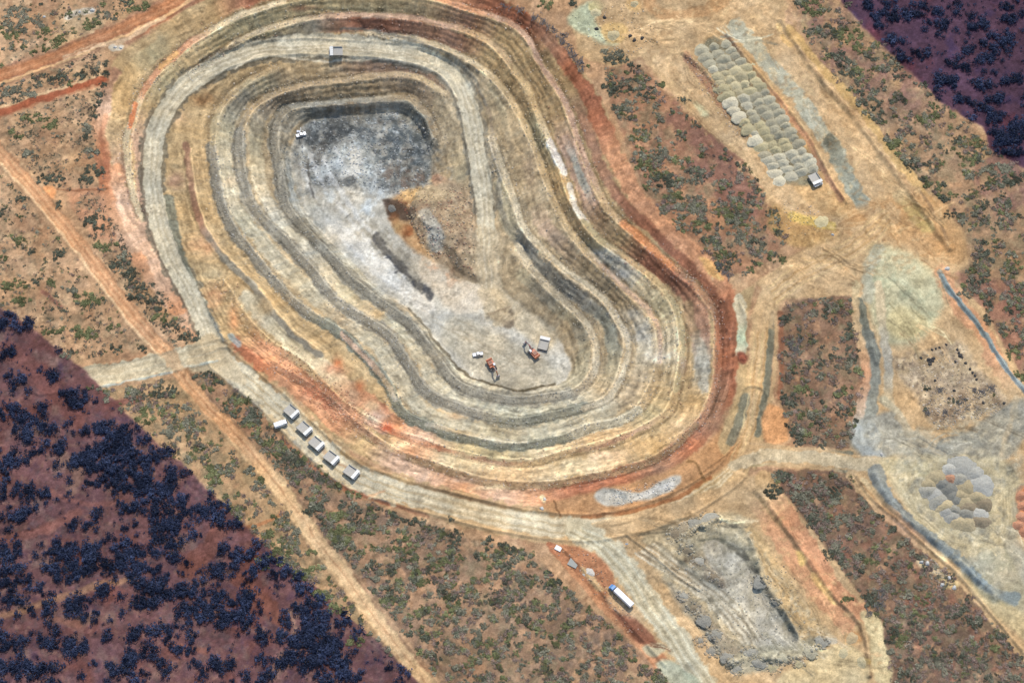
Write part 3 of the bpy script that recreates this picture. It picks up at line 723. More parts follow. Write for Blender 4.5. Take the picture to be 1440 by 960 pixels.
for off in (-9, -4, 2, 8):
    line([(p[0], p[1] + off) for p in ROAD_W], 2, (166, 160, 136) if off in (-4, 8) else (206, 206, 188), 1, 0.6)
line([(p[0], p[1] + 15) for p in ROAD_W], 3, (186, 196, 190), 1, 0.8)

# ground between pit and road on the south and east
poly([(760, 712), (812, 697), (875, 680), (940, 660), (985, 632), (1015, 600), (1040, 600), (1035, 640), (1000, 672), (950, 700), (890, 718), (820, 728)], (190, 142, 98), 4, 0.95, lab=5)
poly([(835, 696), (850, 686), (880, 690), (905, 690), (945, 668), (958, 670), (950, 685), (920, 700), (890, 706), (860, 712), (845, 708)], (190, 190, 182), 2, 0.95)
line([(890, 700, 'w'), (915, 692, 'W'), (945, 680, 'w')], 8, soft=3, alpha=0.9)
line([(860, 690, 'i'), (880, 700, 'b')], 6, soft=3, alpha=0.6)
line([(1000, 672), (950, 700), (890, 718), (820, 728)], 6, (160, 104, 66), 2, 0.8)
line([(968, 650), (980, 652), (988, 668), (992, 676)], 4, (120, 90, 56), 1.5, 0.8)
line([(780, 705), (788, 725)], 3, (110, 78, 52), 1, 0.8)
line([(762, 700, 'c'), (766, 704, 'c')], 7, soft=1.5)
poly([(1035, 420), (1060, 400), (1050, 450), (1052, 540), (1040, 600), (1020, 640), (1010, 615), (1030, 570), (1038, 520), (1036, 460)], (186, 160, 118), 3, 0.95)
line([(1038, 420, 'G'), (1043, 450, 'G'), (1043, 475, (186, 206, 178)), (1043, 497, 'G')], 15, soft=2)
poly([(1036, 497), (1046, 495), (1052, 503), (1046, 512), (1038, 508)], (124, 70, 56), 1.5, 1)
line([(1048, 560, 'q'), (1040, 590, 'q'), (1028, 620, 'q')], 14, soft=3, alpha=0.8)
line([(1086, 440, 'q'), (1083, 500, 'q'), (1076, 560, 'q'), (1066, 610, 'q')], 9, soft=2, alpha=0.9)
line([(1092, 430, 'y'), (1091, 500, 'y'), (1084, 560, 'y'), (1076, 612, 'y')], 5, soft=2, alpha=0.9)
line([(1098, 440, 'R'), (1099, 500, 'R'), (1096, 560, 'R')], 7, soft=3, alpha=0.8)
poly([(1072, 590), (1082, 570), (1100, 578), (1112, 590), (1104, 600), (1108, 620), (1078, 622)], (226, 164, 112), 2, 0.95)
for off in (-8, -3, 3, 8):
    line([(p[0] + off, p[1] + off * 0.6) for p in ROAD_A[14:]], 2.5, (216, 190, 140) if off in (-8, 3) else (176, 142, 96), 1, 0.6)

# east yards
poly([(935, -60), (1100, -60), (1105, 30), (1150, 95), (1215, 170), (1280, 245), (1330, 290), (1358, 330), (1362, 372), (1335, 388), (1380, 430), (1440, 530), (1480, 600), (1600, 740), (1600, 1000), (1450, 905), (1345, 800), (1265, 735), (1225, 690), (1195, 662), (1060, 655),
      (1040, 640), (1060, 618), (1110, 628), (1195, 634), (1210, 590), (1218, 520), (1200, 415), (1110, 420), (1060, 400), (1100, 370), (1160, 330), (1085, 290), (1060, 235), (1000, 190), (940, 125), (900, 80), (860, 95), (815, 80), (805, 40), (830, -60)], (198, 165, 122), 3, 1.0, lab=5, sm=False)
line([p + ('y',) for p in ROAD_N], 30, soft=5, alpha=0.9)
line([(1110, 40), (1160, 100), (1215, 160), (1250, 210), (1290, 260), (1330, 315)], 12, (200, 164, 108), 3)
line([(1095, 35), (1100, 50), (1112, 62)], 8, (228, 188, 126), 2)
poly([(1000, 48), (1030, 44), (1060, 85), (1110, 150), (1150, 220), (1200, 300), (1180, 305), (1130, 280), (1100, 235), (1050, 165), (1000, 95), (985, 70)], (196, 158, 108), 4, 0.8)
poly([(985, 66), (1012, 52), (1040, 72), (1080, 130), (1120, 190), (1148, 240), (1150, 258), (1105, 256), (1070, 210), (1034, 155), (998, 104)], (128, 124, 102), 3, 0.95)  # darker strip paints shade into the gaps between the tipped piles
line([(1034, 38, 'e'), (1069, 75, 'e'), (1112, 125, 'e'), (1152, 180, 'e'), (1178, 215, 'e')], 22, soft=3)
line([(1168, 200, 'q'), (1180, 225, (158, 160, 142)), (1195, 255, (150, 156, 144)), (1215, 290, (158, 166, 154)), (1226, 302, 'b')], 20, soft=3)
line([(1022, 50, 'n'), (1049, 85, 'x'), (1092, 140, 's'), (1131, 190, 's'), (1155, 235, 'n'), (1182, 280, 'n')], 8, soft=3, alpha=0.9)
line([(965, 80, 'n'), (985, 105, 'n'), (1010, 140, 'n'), (1035, 180, 'x')], 12, soft=3, alpha=0.9)
poly([(805, 15), (835, 0), (845, 10), (835, 30), (855, 50), (870, 65), (840, 60), (815, 45), (798, 35)], (190, 202, 170), 4, 0.9)
line([(835, 10, (214, 200, 142)), (850, 2, 'y')], 16, soft=4)
poly([(845, 35), (870, 32), (885, 45), (870, 62), (850, 58)], (224, 186, 122), 3, 0.9)
poly([(880, 0), (898, 0), (900, 12), (884, 14)], (224, 180, 118), 3, 0.9)
line([(905, -20), (920, 15), (960, 22), (1010, 5), (1030, -30)], 16, (188, 142, 96), 5, 0.8)
line([(915, 70, 'y'), (960, 110, 'y'), (1010, 170, 'y'), (1060, 225, 'y'), (1110, 290, 'y')], 24, soft=5, alpha=0.9)
poly([(975, 142), (985, 145), (998, 158), (996, 166), (985, 160)], (200, 196, 156), 1.5, 0.95)
poly([(1085, 290), (1120, 300), (1165, 310), (1180, 325), (1150, 345), (1110, 345), (1080, 320)], (190, 152, 98), 5, 0.8)
line([(1115, 305), (1145, 312), (1170, 318)], 14, (206, 178, 98), 4, 0.9)
poly([(1190, 300), (1300, 270), (1355, 330), (1355, 372), (1310, 365), (1250, 330), (1200, 340)], (196, 150, 100), 8, 0.8)
line([(1265, 275, 'v'), (1285, 300, (190, 172, 108)), (1305, 320, (190, 172, 108))], 18, soft=5, alpha=0.7)
line([(1290, 265, 'B'), (1320, 310, 'B'), (1335, 345, 'B')], 5, soft=2, alpha=0.7)
line([(1240, 215, 'B'), (1265, 245, 'B'), (1290, 285, 'B')], 4, soft=2, alpha=0.7)
line([(1120, 65, 'B'), (1150, 105, 'B'), (1190, 150, 'B'), (1225, 190, 'B')], 4, soft=2, alpha=0.6)
for k in range(26):
    x = random.uniform(1195, 1330); y = random.uniform(285, 400); a = random.uniform(-0.5, 1.2)
    L = random.uniform(15, 40)
    line([(x - L * math.cos(a), y - L * math.sin(a)), (x, y + random.uniform(-4, 4)), (x + L * math.cos(a), y + L * math.sin(a))], 2, (168, 126, 82) if k % 2 else (222, 186, 136), 1, 0.6)
line([p + ('y',) for p in ROAD_A[18:]], 34, soft=6, alpha=0.8)
for off in (-11, -5, 0, 6, 11):
    line([(p[0] + off * 0.5, p[1] + off) for p in ROAD_A[19:]], 2.5, (220, 190, 136) if off in (-11, 0, 11) else (180, 144, 94), 1, 0.6)
poly([(1225, 345), (1260, 350), (1300, 370), (1325, 410), (1318, 450), (1290, 480), (1250, 485), (1228, 450), (1218, 400)], (192, 188, 152), 8, 0.95)
dabs([(1225, 345), (1300, 370), (1325, 430), (1290, 480), (1240, 480), (1218, 400)], 0.05, (168, 176, 146), 0, 18, 41, 0.7)
line([(1222, 420, 'e'), (1222, 380, 'e'), (1235, 350, 'e')], 16, soft=5, alpha=0.8)
poly([(1260, 430), (1300, 440), (1300, 465), (1270, 480), (1245, 460)], (200, 184, 134), 6, 0.7)
line([(1208, 425, 'q'), (1214, 450, 'q'), (1224, 480, (124, 126, 116)), (1230, 515, (132, 136, 128)), (1228, 550, (132, 136, 128)), (1222, 590, (138, 142, 134))], 17, soft=2.5)
line([(1204, 400, (206, 186, 142)), (1202, 440, 'y'), (1210, 480, 'y'), (1218, 520, 's'), (1214, 560, 'k'), (1205, 600, 'l')], 12, soft=3, alpha=0.9)
line([(1235, 400, 'p'), (1240, 450, 'p'), (1245, 490, 'l'), (1248, 520, 'l'), (1250, 560, 'p'), (1265, 590, 'p'), (1300, 620, 'h'), (1340, 640, 'h')], 12, soft=3, alpha=0.9)
line([(1325, 385, 's'), (1345, 425, 's'), (1380, 465, 's'), (1400, 505, 's'), (1425, 550, 'y'), (1450, 600, 'y')], 24, soft=5, alpha=0.8)
line([(1320, 383, (140, 150, 146)), (1332, 405, (136, 148, 148)), (1355, 432, (130, 144, 146)), (1380, 462, (130, 144, 146)), (1400, 495, (136, 150, 152)), (1425, 530, (150, 160, 160)), (1450, 560, (150, 160, 160))], 8, soft=1.2, lab=6)
poly([(1262, 512), (1350, 482), (1375, 515), (1415, 570), (1320, 600), (1290, 560)], (196, 172, 136), 5, 0.95)
PADP = [(1250, 505), (1350, 478), (1420, 570), (1320, 605)]
for c_, th, rs, sd, al in (((176, 156, 132), -0.1, 16, 42, 0.7), ((140, 122, 104), 0.05, 7, 45, 0.7), ((214, 194, 160), 0.1, 6, 46, 0.7), ((112, 98, 84), 0.25, 4, 47, 0.8)):
    dabs(PADP, th, c_, 0, rs, sd, al, 3)
dabs([(1300, 560), (1400, 540), (1415, 575), (1320, 605)], 0.0, (128, 106, 86), 0, 10, 43, 0.7)
poly([(1222, 585), (1262, 580), (1290, 620), (1320, 625), (1400, 580), (1440, 560), (1440, 620), (1380, 660), (1280, 640), (1240, 645), (1200, 632), (1198, 600)], (150, 150, 140), 5, 0.95)
poly([(1198, 598), (1225, 590), (1240, 610), (1225, 630), (1200, 625)], (178, 182, 176), 3, 0.9)
poly([(1205, 625), (1235, 630), (1245, 642), (1215, 640)], (164, 172, 172), 2, 0.9)
line([(1240, 560, 'e'), (1270, 590, 'p'), (1285, 630, 'h'), (1300, 655, 'h')], 10, soft=4, alpha=0.9)
line([(1262, 585, 'h'), (1300, 622, 'h'), (1330, 640, 'h'), (1370, 645, 'h'), (1400, 660, 'h')], 8, soft=3, alpha=0.9)
line([(1428, 560, 'h'), (1420, 600, 'h'), (1410, 640, 'h')], 8, soft=4, alpha=0.8)
for k, r in enumerate((18, 26, 34)):
    line([(1350 + r * 1.3 * math.cos(t), 632 + r * 0.7 * math.sin(t)) for t in np.linspace(3.3, 6.0, 8)], 2.5, (128, 132, 126) if k % 2 else (186, 184, 166), 1, 0.7)
line([(p[0], p[1], 'h') for p in ROAD_E[:6]], 18, soft=2.5, lab=3)
line([(1055, 624, 'y'), (1110, 630, 'y'), (1160, 634, 'y'), (1200, 637, 'q')], 4, soft=1.5)
line([(1060, 655, 'v'), (1100, 652, 'y'), (1160, 658, 'y'), (1200, 664, 'q')], 4, soft=1.5)
poly([(1240, 645), (1290, 640), (1360, 640), (1420, 650), (1440, 700), (1430, 760), (1425, 800), (1380, 800), (1330, 765), (1290, 740), (1265, 700), (1245, 670)], (196, 184, 148), 6, 0.9)
for k in range(9):
    line([(1262 + k * 5, 655 + k * 3), (1270 + k * 4, 690), (1290 + k * 4, 725), (1330 + k * 4, 755)], 2, (172, 160, 128) if k % 2 else (212, 202, 168), 1, 0.5)
    line([(1300 + k * 3, 780 - k * 4), (1360 + k * 3, 795 - k * 5), (1400 + k, 780 - k * 6), (1424 - k * 2, 740), (1424 - k * 2, 680)], 1.8, (176, 164, 130) if k % 2 else (216, 206, 170), 1, 0.5)
poly([(1290, 670), (1330, 650), (1390, 660), (1395, 720), (1370, 745), (1330, 742), (1300, 710)], (182, 172, 138), 5, 0.9)
poly([(1360, 790), (1440, 770), (1440, 870), (1410, 860), (1385, 825)], (168, 168, 146), 6, 0.8)
line([(1420, 760, 'l'), (1440, 800, 'l'), (1470, 860, 'l')], 20, soft=6, alpha=0.5)
line([(1232, 665, (146, 148, 142)), (1244, 695, (138, 142, 138)), (1264, 724, (136, 140, 138)), (1302, 752, (138, 144, 142)), (1340, 784, (136, 144, 144)), (1374, 816, (134, 144, 146)), (1402, 840, (142, 150, 150)), (1425, 842, (134, 144, 144))], 21, soft=2, lab=6)
line([(1200, 668, 'y'), (1225, 700, 'y'), (1265, 738, 'k'), (1310, 775, 'y'), (1350, 810, 'y'), (1400, 870, 'y'), (1450, 930, 'y')], 17, soft=3, alpha=0.95)
line([(1215, 672, 'c'), (1240, 705, 'y'), (1280, 745, 'k'), (1330, 785, 'c')], 8, soft=3, alpha=0.8)
line([(1205, 670, 'B'), (1235, 708, 'B'), (1280, 748, 'B'), (1330, 795, 'B'), (1390, 862, 'B')], 2.5, soft=1, alpha=0.7)
poly([(1345, 800), (1385, 830), (1440, 865), (1450, 905), (1400, 865)], (208, 190, 146), 4, 0.9)
poly([(1288, 788), (1300, 785), (1320, 800), (1335, 810), (1318, 808), (1300, 800)], (216, 196, 158), 2, 0.9)
poly([(1318, 812), (1340, 812), (1350, 822), (1330, 826)], (220, 196, 140), 3, 0.8)
poly([(1430, 690), (1445, 690), (1460, 750), (1432, 750)], (214, 130, 86), 3, 0.9)

for c_, th, rs, sd, al in (((168, 164, 146), -0.05, 22, 141, 0.6), ((140, 140, 128), 0.1, 8, 142, 0.6), ((206, 196, 168), 0.1, 7, 143, 0.6)):
    dabs([(1200, 590), (1290, 600), (1440, 560), (1440, 800), (1400, 850), (1330, 780), (1250, 660)], th, c_, 0, rs, sd, al)
dabs([(870, -40), (1100, -40), (1340, 300), (1350, 380), (1200, 390), (1080, 300), (900, 90)], 0.1, (178, 142, 100), 0, 7, 144, 0.5)
dabs([(870, -40), (1100, -40), (1340, 300), (1350, 380), (1200, 390), (1080, 300), (900, 90)], 0.15, (222, 192, 142), 0, 6, 145, 0.5)
# south dump yard
poly([(800, 750), (880, 725), (1000, 690), (1050, 668), (1080, 672), (1120, 715), (1160, 770), (1200, 820), (1238, 880), (1250, 960), (1260, 1060), (1010, 1060), (960, 965), (900, 900), (850, 850), (810, 800), (770, 765)], (198, 166, 124), 3, 1.0, lab=5, sm=False)
line([(1080, 690, 'y'), (1110, 730, 's'), (1140, 775, 's'), (1175, 830, 's'), (1210, 862, 's')], 26, soft=4)
poly([(1210, 862), (1232, 862), (1245, 900), (1255, 955), (1232, 955), (1222, 900)], (212, 196, 152), 3, 1)
line([(1060, 700, 'y'), (1085, 740, 's'), (1115, 785, 's'), (1150, 835, 's'), (1190, 880, 's')], 22, soft=5, alpha=0.8)
line([(1070, 700, 'O'), (1100, 742, 'B'), (1130, 785, 'B'), (1165, 835, 'B'), (1198, 865, 'B'), (1215, 905, 'B'), (1225, 950, 'B')], 5, soft=1.5, alpha=0.9)
poly([(1118, 775), (1128, 778), (1132, 792), (1124, 793)], (226, 192, 120), 1.5, 0.95)
poly([(1140, 806), (1152, 808), (1168, 835), (1176, 850), (1162, 842)], (224, 184, 120), 2, 0.95)
poly([(1190, 892), (1205, 888), (1212, 902), (1192, 904)], (216, 160, 104), 2, 0.9)
line([(1205, 930), (1222, 930)], 9, (222, 184, 110), 2, 0.8)
line([(1175, 925), (1195, 912)], 8, (220, 182, 104), 2, 0.8)
poly([(900, 760), (960, 735), (1040, 720), (1090, 790), (1150, 870), (1165, 905), (1040, 945), (980, 880), (930, 810)], (186, 172, 140), 6, 0.9)
poly([(1045, 745), (1065, 745), (1100, 800), (1140, 860), (1165, 900), (1130, 900), (1100, 850), (1075, 800)], (196, 166, 120), 4, 0.9)
poly([(965, 770), (985, 745), (1025, 736), (1050, 752), (1070, 790), (1060, 800), (1035, 765), (1005, 757), (985, 775), (990, 800), (975, 800)], (200, 188, 156), 4, 0.95)
poly([(985, 770), (1005, 758), (1030, 762), (1050, 785), (1080, 830), (1115, 880), (1120, 905), (1080, 915), (1060, 905), (1020, 860), (960, 800), (930, 780), (960, 790), (990, 805), (1012, 820), (1000, 795)], (184, 180, 166), 3, 0.95)
line([(1015, 760, 'q'), (1040, 775, (96, 94, 84)), (1058, 800, (90, 90, 82)), (1072, 820, (80, 84, 84)), (1088, 845, (92, 92, 86)), (1105, 870, (90, 98, 98)), (1118, 895, (96, 104, 104))], 8, soft=2, alpha=0.9)  # shaded edge of the bowl, painted as a dark line
line([(985, 760, 'q'), (1010, 757, 'q'), (1020, 760, 'q')], 4, soft=2, alpha=0.8)
line([(968, 785, (112, 100, 84)), (985, 795, (110, 104, 94)), (1005, 812, (112, 104, 94)), (1016, 820, (120, 110, 98))], 12, soft=3, alpha=0.9)
poly([(938, 815), (960, 830), (990, 855), (1020, 890), (1045, 915), (1030, 935), (1005, 910), (975, 870), (950, 845)], (150, 140, 122), 4, 0.9)
line([(895, 765, 'x'), (940, 795, 'y'), (985, 830, 'l'), (1020, 865, 'l'), (1050, 900, 'l')], 14, soft=4, alpha=0.8)
for k in range(8):
    o = k * 4 - 12
    line([(905 + o, 772 - o * 0.5), (945 + o, 798 - o * 0.5), (990 + o, 828 - o * 0.4), (1030 + o, 865 - o * 0.4), (1058 + o, 903 - o * 0.3)], 2.6, (150, 140, 120) if k % 2 else (214, 208, 188), 1, 0.85)
poly([(1025, 925), (1060, 910), (1110, 905), (1150, 895), (1165, 908), (1100, 930), (1040, 948)], (160, 156, 134), 4, 0.9)
poly([(1110, 940), (1160, 915), (1200, 905), (1220, 960), (1100, 965)], (210, 190, 146), 5, 0.9)
line([(1150, 897, 'l'), (1172, 902, 'l')], 9, soft=2, alpha=0.8)
for c_, th, rs, sd, al in (((150, 144, 124), 0.05, 12, 146, 0.7), ((122, 120, 108), 0.15, 6, 147, 0.7), ((208, 200, 176), 0.1, 5, 148, 0.6)):
    dabs([(930, 740), (1040, 725), (1170, 905), (1040, 955), (920, 800)], th, c_, 0, rs, sd, al)
dabs([(1050, 690), (1110, 700), (1230, 860), (1250, 955), (1170, 900), (1090, 780)], 0.1, (216, 180, 130), 0, 7, 149, 0.6)
line([p + ('G',) for p in ROAD_S], 34, soft=4, alpha=0.95, lab=3)
for off in (-12, -7, -2, 4, 10):
    line([(p[0] + off, p[1] - off * 0.3) for p in ROAD_S], 2.4, (160, 152, 126) if off in (-7, 4) else (212, 210, 188), 1, 0.6)
poly([(770, 765), (795, 765), (830, 775), (855, 795), (865, 825), (850, 825), (870, 855), (905, 890), (960, 955), (935, 955), (880, 890), (835, 840), (790, 790)], (174, 118, 86), 3, 0.95)
line([(772, 765, 'r'), (800, 798, 's'), (835, 840, 's'), (880, 888, 's'), (940, 950, 's')], 8, soft=2, alpha=0.9)
poly([(862, 858), (885, 860), (912, 885), (922, 905), (900, 905), (880, 885)], (142, 90, 70), 2, 0.9)
poly([(815, 795), (826, 798), (838, 815), (850, 830), (840, 830), (825, 812)], (214, 184, 138), 3, 0.9)
poly([(850, 838), (895, 850), (905, 870), (870, 862)], (216, 184, 144), 4, 0.7)
poly([(902, 912), (922, 904), (936, 912), (918, 925)], (190, 186, 158), 1.5, 0.95)
poly([(922, 932), (945, 928), (962, 940), (985, 960), (950, 965)], (176, 180, 156), 2, 0.95)
poly([(1070, 662), (1090, 668), (1098, 690), (1082, 690), (1062, 680)], (206, 168, 118), 3, 0.8)

# tracks through the scrub
for T_, cs, wd in ((TRACK_1, ['n', 'n', 'n', 'n', 'n', 'n', 'n'], 23), (TRACK_2, [(160, 96, 70)] * 5, 9)):
    line([p + (c,) for p, c in zip(T_, cs)], wd + 6, soft=2.5, alpha=0.5)
    line([p + (c,) for p, c in zip(T_, cs)], wd, (190, 138, 100), 1.5, lab=4)
line([(p[0], p[1] - 2) for p in TRACK_1], 15, (184, 130, 94), 4, 0.9)
line([(p[0], p[1] + 10) for p in TRACK_1], 4, (216, 176, 130), 1.5, 0.9)
line([(90, 80), (130, 65), (165, 60), (200, 42), (230, 25)], 6, (218, 186, 150), 2, 0.8)
line([(158, 68), (170, 66)], 8, (226, 216, 196), 1.5, 0.9)
for off in (-5, 0, 5):
    line([(p[0], p[1] + off) for p in TRACK_1], 2, (166, 112, 78) if off else (200, 150, 112), 1, 0.5)
line([(0, 152), (60, 131), (110, 116), (145, 105)], 4, (220, 188, 146), 1.5, 0.8)
line([p + ((198, 150, 112) if i < 6 else (206, 158, 116) if i < 9 else (212, 180, 138),) for i, p in enumerate(TRACK_3)], 20, soft=1.8, lab=4)
line([(p[0] - 11, p[1] + 2) for p in TRACK_3[:7]], 3.5, (218, 186, 146), 1.5, 0.8)
line([(p[0] - 12, p[1] + 4) for p in TRACK_3[8:]], 4, (212, 178, 134), 2, 0.6)
for off in (-5, 0, 5):
    line([(p[0] + off, p[1]) for p in TRACK_3], 2.4, (176, 130, 96) if off == 0 else (216, 176, 134), 0.8, 0.55, rag=0.6)
line([p + ('h',) for p in ROAD_W], 27, soft=3, alpha=0.6, lab=3)
poly([(60, 265), (72, 262), (80, 272), (74, 280)], (232, 158, 104), 1.5, 0.9)
line([(80, 268), (150, 265)], 2.5, (136, 90, 66), 1, 0.8)
poly([(983, 362), (998, 365), (1012, 380), (1020, 392), (1008, 392), (995, 380)], (232, 178, 112), 2, 0.95)
line([(395, 720), (370, 735), (345, 742)], 5, (186, 124, 84), 2, 0.8)
line([(500, 705, 's'), (540, 690, 's')], 4, soft=2, alpha=0.4)

mk_ = (0.14 * blur((LAB == 1).astype(float), 2))[..., None]
CAN[:] = CAN * (1 - mk_) + np.array([174, 164, 146.0]) * mk_
mk_ = (0.16 * blur((LAB == 5).astype(float), 2))[..., None]
CAN[:] = CAN * (1 - mk_) + np.array([164, 150, 132.0]) * mk_
inn = (0.34 * blur(poly_mask(CX0, CY0, 1, CSH, spline(BB[21:] + BB[:21], 4, True)).astype(float), 8) * (LAB == 1))[..., None]
CAN[:] = CAN * (1 - inn) + np.array([168, 164, 150.0]) * inn
dry_ = (0.16 * blur((LAB == 0).astype(float), 2))[..., None]
CAN[:] = CAN * (1 - dry_) + np.array([150, 134, 108.0]) * dry_
# darker soil under the two woods
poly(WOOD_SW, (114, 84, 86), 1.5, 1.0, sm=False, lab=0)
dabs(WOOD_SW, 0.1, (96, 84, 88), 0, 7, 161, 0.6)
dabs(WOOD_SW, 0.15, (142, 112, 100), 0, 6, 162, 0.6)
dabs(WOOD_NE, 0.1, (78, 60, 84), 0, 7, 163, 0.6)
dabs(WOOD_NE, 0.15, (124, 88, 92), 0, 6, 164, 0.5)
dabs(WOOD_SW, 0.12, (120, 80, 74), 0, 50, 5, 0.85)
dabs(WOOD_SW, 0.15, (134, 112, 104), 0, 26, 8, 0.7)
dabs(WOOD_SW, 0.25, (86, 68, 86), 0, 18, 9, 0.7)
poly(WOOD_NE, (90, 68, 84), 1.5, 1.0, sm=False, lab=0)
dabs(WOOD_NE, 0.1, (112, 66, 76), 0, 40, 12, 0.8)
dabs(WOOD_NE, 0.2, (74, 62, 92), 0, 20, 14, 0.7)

for pts_, w_, c_ in (([(-20, 872), (40, 855), (90, 838), (140, 822), (190, 812)], 9, (158, 122, 96)), ([(0, 760), (60, 745), (110, 720)], 12, (140, 96, 88)), ([(90, 640), (110, 665), (100, 690)], 14, (140, 112, 100)), ([(70, 690), (120, 708), (170, 705)], 8, (138, 96, 90)),
                     ([(310, 745), (290, 775), (262, 800)], 26, (128, 86, 76)), ([(335, 815), (375, 850), (395, 870)], 22, (130, 86, 74)), ([(405, 860), (415, 880), (408, 900)], 6, (176, 140, 120)), ([(5, 490), (50, 520), (110, 590)], 24, (128, 88, 84)), ([(200, 560), (150, 570)], 8, (130, 86, 80)),
                     ([(240, 905), (290, 915)], 8, (140, 96, 84)), ([(80, 870), (110, 878)], 10, (134, 96, 84)), ([(85, 430), (60, 410)], 6, (130, 90, 80))):
    line([q for q in pts_], w_, c_, 4, 0.75)
rk = random.Random(5)
for k in range(190):
    zone = rk.choice([(900, 30, 1100, 60), (930, 90, 1080, 260), (1040, 60, 1220, 250), (1180, 250, 1340, 380), (1060, 350, 1240, 400), (1260, 400, 1330, 500), (1230, 590, 1430, 650), (1270, 740, 1430, 830), (900, 760, 1040, 900), (1050, 740, 1180, 930), (1100, 900, 1230, 950), (860, 720, 1040, 745)])
    x = rk.uniform(zone[0], zone[2]); y = rk.uniform(zone[1], zone[3]); a = math.atan2(zone[3] - zone[1], zone[2] - zone[0]) + rk.uniform(-0.35, 0.35); L = rk.uniform(14, 40); bnd = rk.uniform(-8, 8)
    P3 = [(x - L * math.cos(a), y - L * math.sin(a)), (x + bnd * math.sin(a), y - bnd * math.cos(a)), (x + L * math.cos(a), y + L * math.sin(a))]
    if LAB[int(y) - CY0, int(x) - CX0] in (5, 3):
        cc_ = CAN[int(y) - CY0, int(x) - CX0] * rk.choice([0.78, 0.84, 1.12, 1.18])
        line(P3, 1.8, np.clip(cc_, 0, 250), 0.8, 0.8, rag=0.6)
        line([(q[0] + 3.5, q[1] - 2) for q in P3], 1.6, np.clip(cc_, 0, 250), 0.9, 0.5, rag=0.6)
# tyre marks, scrape lines and bedding that follow the worked surfaces
Lm = blur(CAN.mean(-1), 5)
cgy, cgx = np.gradient(Lm)
Jxx = blur(cgx * cgx, 7); Jyy = blur(cgy * cgy, 7); Jxy = blur(cgx * cgy, 7)
ang = 0.5 * np.arctan2(2 * Jxy, Jxx - Jyy) + np.pi / 2
coh = np.sqrt((Jxx - Jyy) ** 2 + 4 * Jxy ** 2) / (Jxx + Jyy + 1e-3)
tx = np.cos(ang); ty = np.sin(ang)
wn2 = RNG.random(CSH)
wn2 = 0.4 * wn2 + 1.3 * blur(wn2, 1)
CI = np.arange(CSH[1])[None, :] + np.zeros(CSH); CJ = np.arange(CSH[0])[:, None] + np.zeros(CSH)
lic = wn2.copy()
for sg in (1, -1):
    fx = CI.copy(); fy = CJ.copy(); px_ = sg * tx; py_ = sg * ty
    for _ in range(9):
        fx = fx + px_; fy = fy + py_
        ii = np.clip(fx.astype(int), 0, CSH[1] - 1); jj = np.clip(fy.astype(int), 0, CSH[0] - 1)
        vx = tx[jj, ii]; vy = ty[jj, ii]; sgn = np.where(vx * px_ + vy * py_ < 0, -1, 1)
        px_ = vx * sgn; py_ = vy * sgn
        lic += wn2[jj, ii]
lic = (lic - lic.mean()) / lic.std()
worked = blur(((LAB > 0)).astype(float), 1)
amp = np.where(LAB == 1, 0.045, np.where(LAB == 0, 0.014, np.where((LAB == 3) | (LAB == 4), 0.008, 0.026))) * (0.5 + 0.5 * np.clip(coh * 1.5, 0, 1))
fine = fbm(PX, PY, 5, 3, 95)
CAN *= (1 + amp * lic + 0.06 * fine * (LAB > 0) + 0.10 * fbm(PX, PY, 7, 4, 96) * (LAB == 0))[..., None]

# ------------------------------------------------------------------ build the terrain meshes
ext = [0]
s = 4.0
while ext[-1] < 1900:
    ext.append(ext[-1] + s); s *= 1.22
ext = np.array(ext[1:])
xs = np.concatenate([X0 - ext[::-1], X0 + G * np.arange(NX), X0 + G * (NX - 1) + ext])
ys = np.concatenate([Y0 - ext[::-1], Y0 + G * np.arange(NY), Y0 + G * (NY - 1) + ext])
ne = len(ext)
FX, FY = np.meshgrid(xs, ys)
FZ = 0.7 * fbm(FX, FY, 120, 3, 11) + 0.2 * fbm(FX, FY, 9, 4, 21)
FZ[ne:ne + NY, ne:ne + NX] = Z
U, V = proj(FX, FY, FZ)
US = U + 1.5 * noise2(FX, FY, 9, 55) + 1.3 * noise2(FX, FY, 4, 51) + 0.8 * noise2(FX, FY, 1.6, 52)
VS = V + 1.5 * noise2(FX, FY, 9, 56) + 1.3 * noise2(FX, FY, 4, 53) + 0.8 * noise2(FX, FY, 1.6, 54)
inside = (US > CX0 + 2) & (US < CX0 + CSH[1] - 3) & (VS > CY0 + 2) & (VS < CY0 + CSH[0] - 3)
colr = np.stack([bil(CAN[..., k], US - CX0, VS - CY0) for k in range(3)], -1)
far = np.array([158, 126, 98.0])[None, None, :] + 14 * fbm(FX, FY, 60, 4, 61)[..., None]
colr = np.where(inside[..., None], colr, far)
# tone: broad, medium and fine mottling, wash lines down the batters, paler crests, darker toes
st = np.zeros_like(FX); st[ne:ne + NY, ne:ne + NX] = streak * (0.35 + 0.65 * steep) * pitmask
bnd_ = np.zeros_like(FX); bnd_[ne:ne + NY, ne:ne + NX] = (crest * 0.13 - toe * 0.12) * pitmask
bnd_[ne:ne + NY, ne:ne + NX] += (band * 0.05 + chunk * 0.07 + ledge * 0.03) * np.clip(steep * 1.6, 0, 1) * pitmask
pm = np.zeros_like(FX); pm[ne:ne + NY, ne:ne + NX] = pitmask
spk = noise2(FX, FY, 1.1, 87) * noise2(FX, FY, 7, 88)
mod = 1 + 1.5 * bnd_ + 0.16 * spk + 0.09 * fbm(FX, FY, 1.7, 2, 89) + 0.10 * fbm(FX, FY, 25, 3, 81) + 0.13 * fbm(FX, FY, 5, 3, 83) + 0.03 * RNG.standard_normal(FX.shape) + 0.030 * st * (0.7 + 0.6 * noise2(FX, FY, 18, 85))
hue = fbm(FX, FY, 12, 4, 91) + 0.2 * st
colr = colr * mod[..., None]
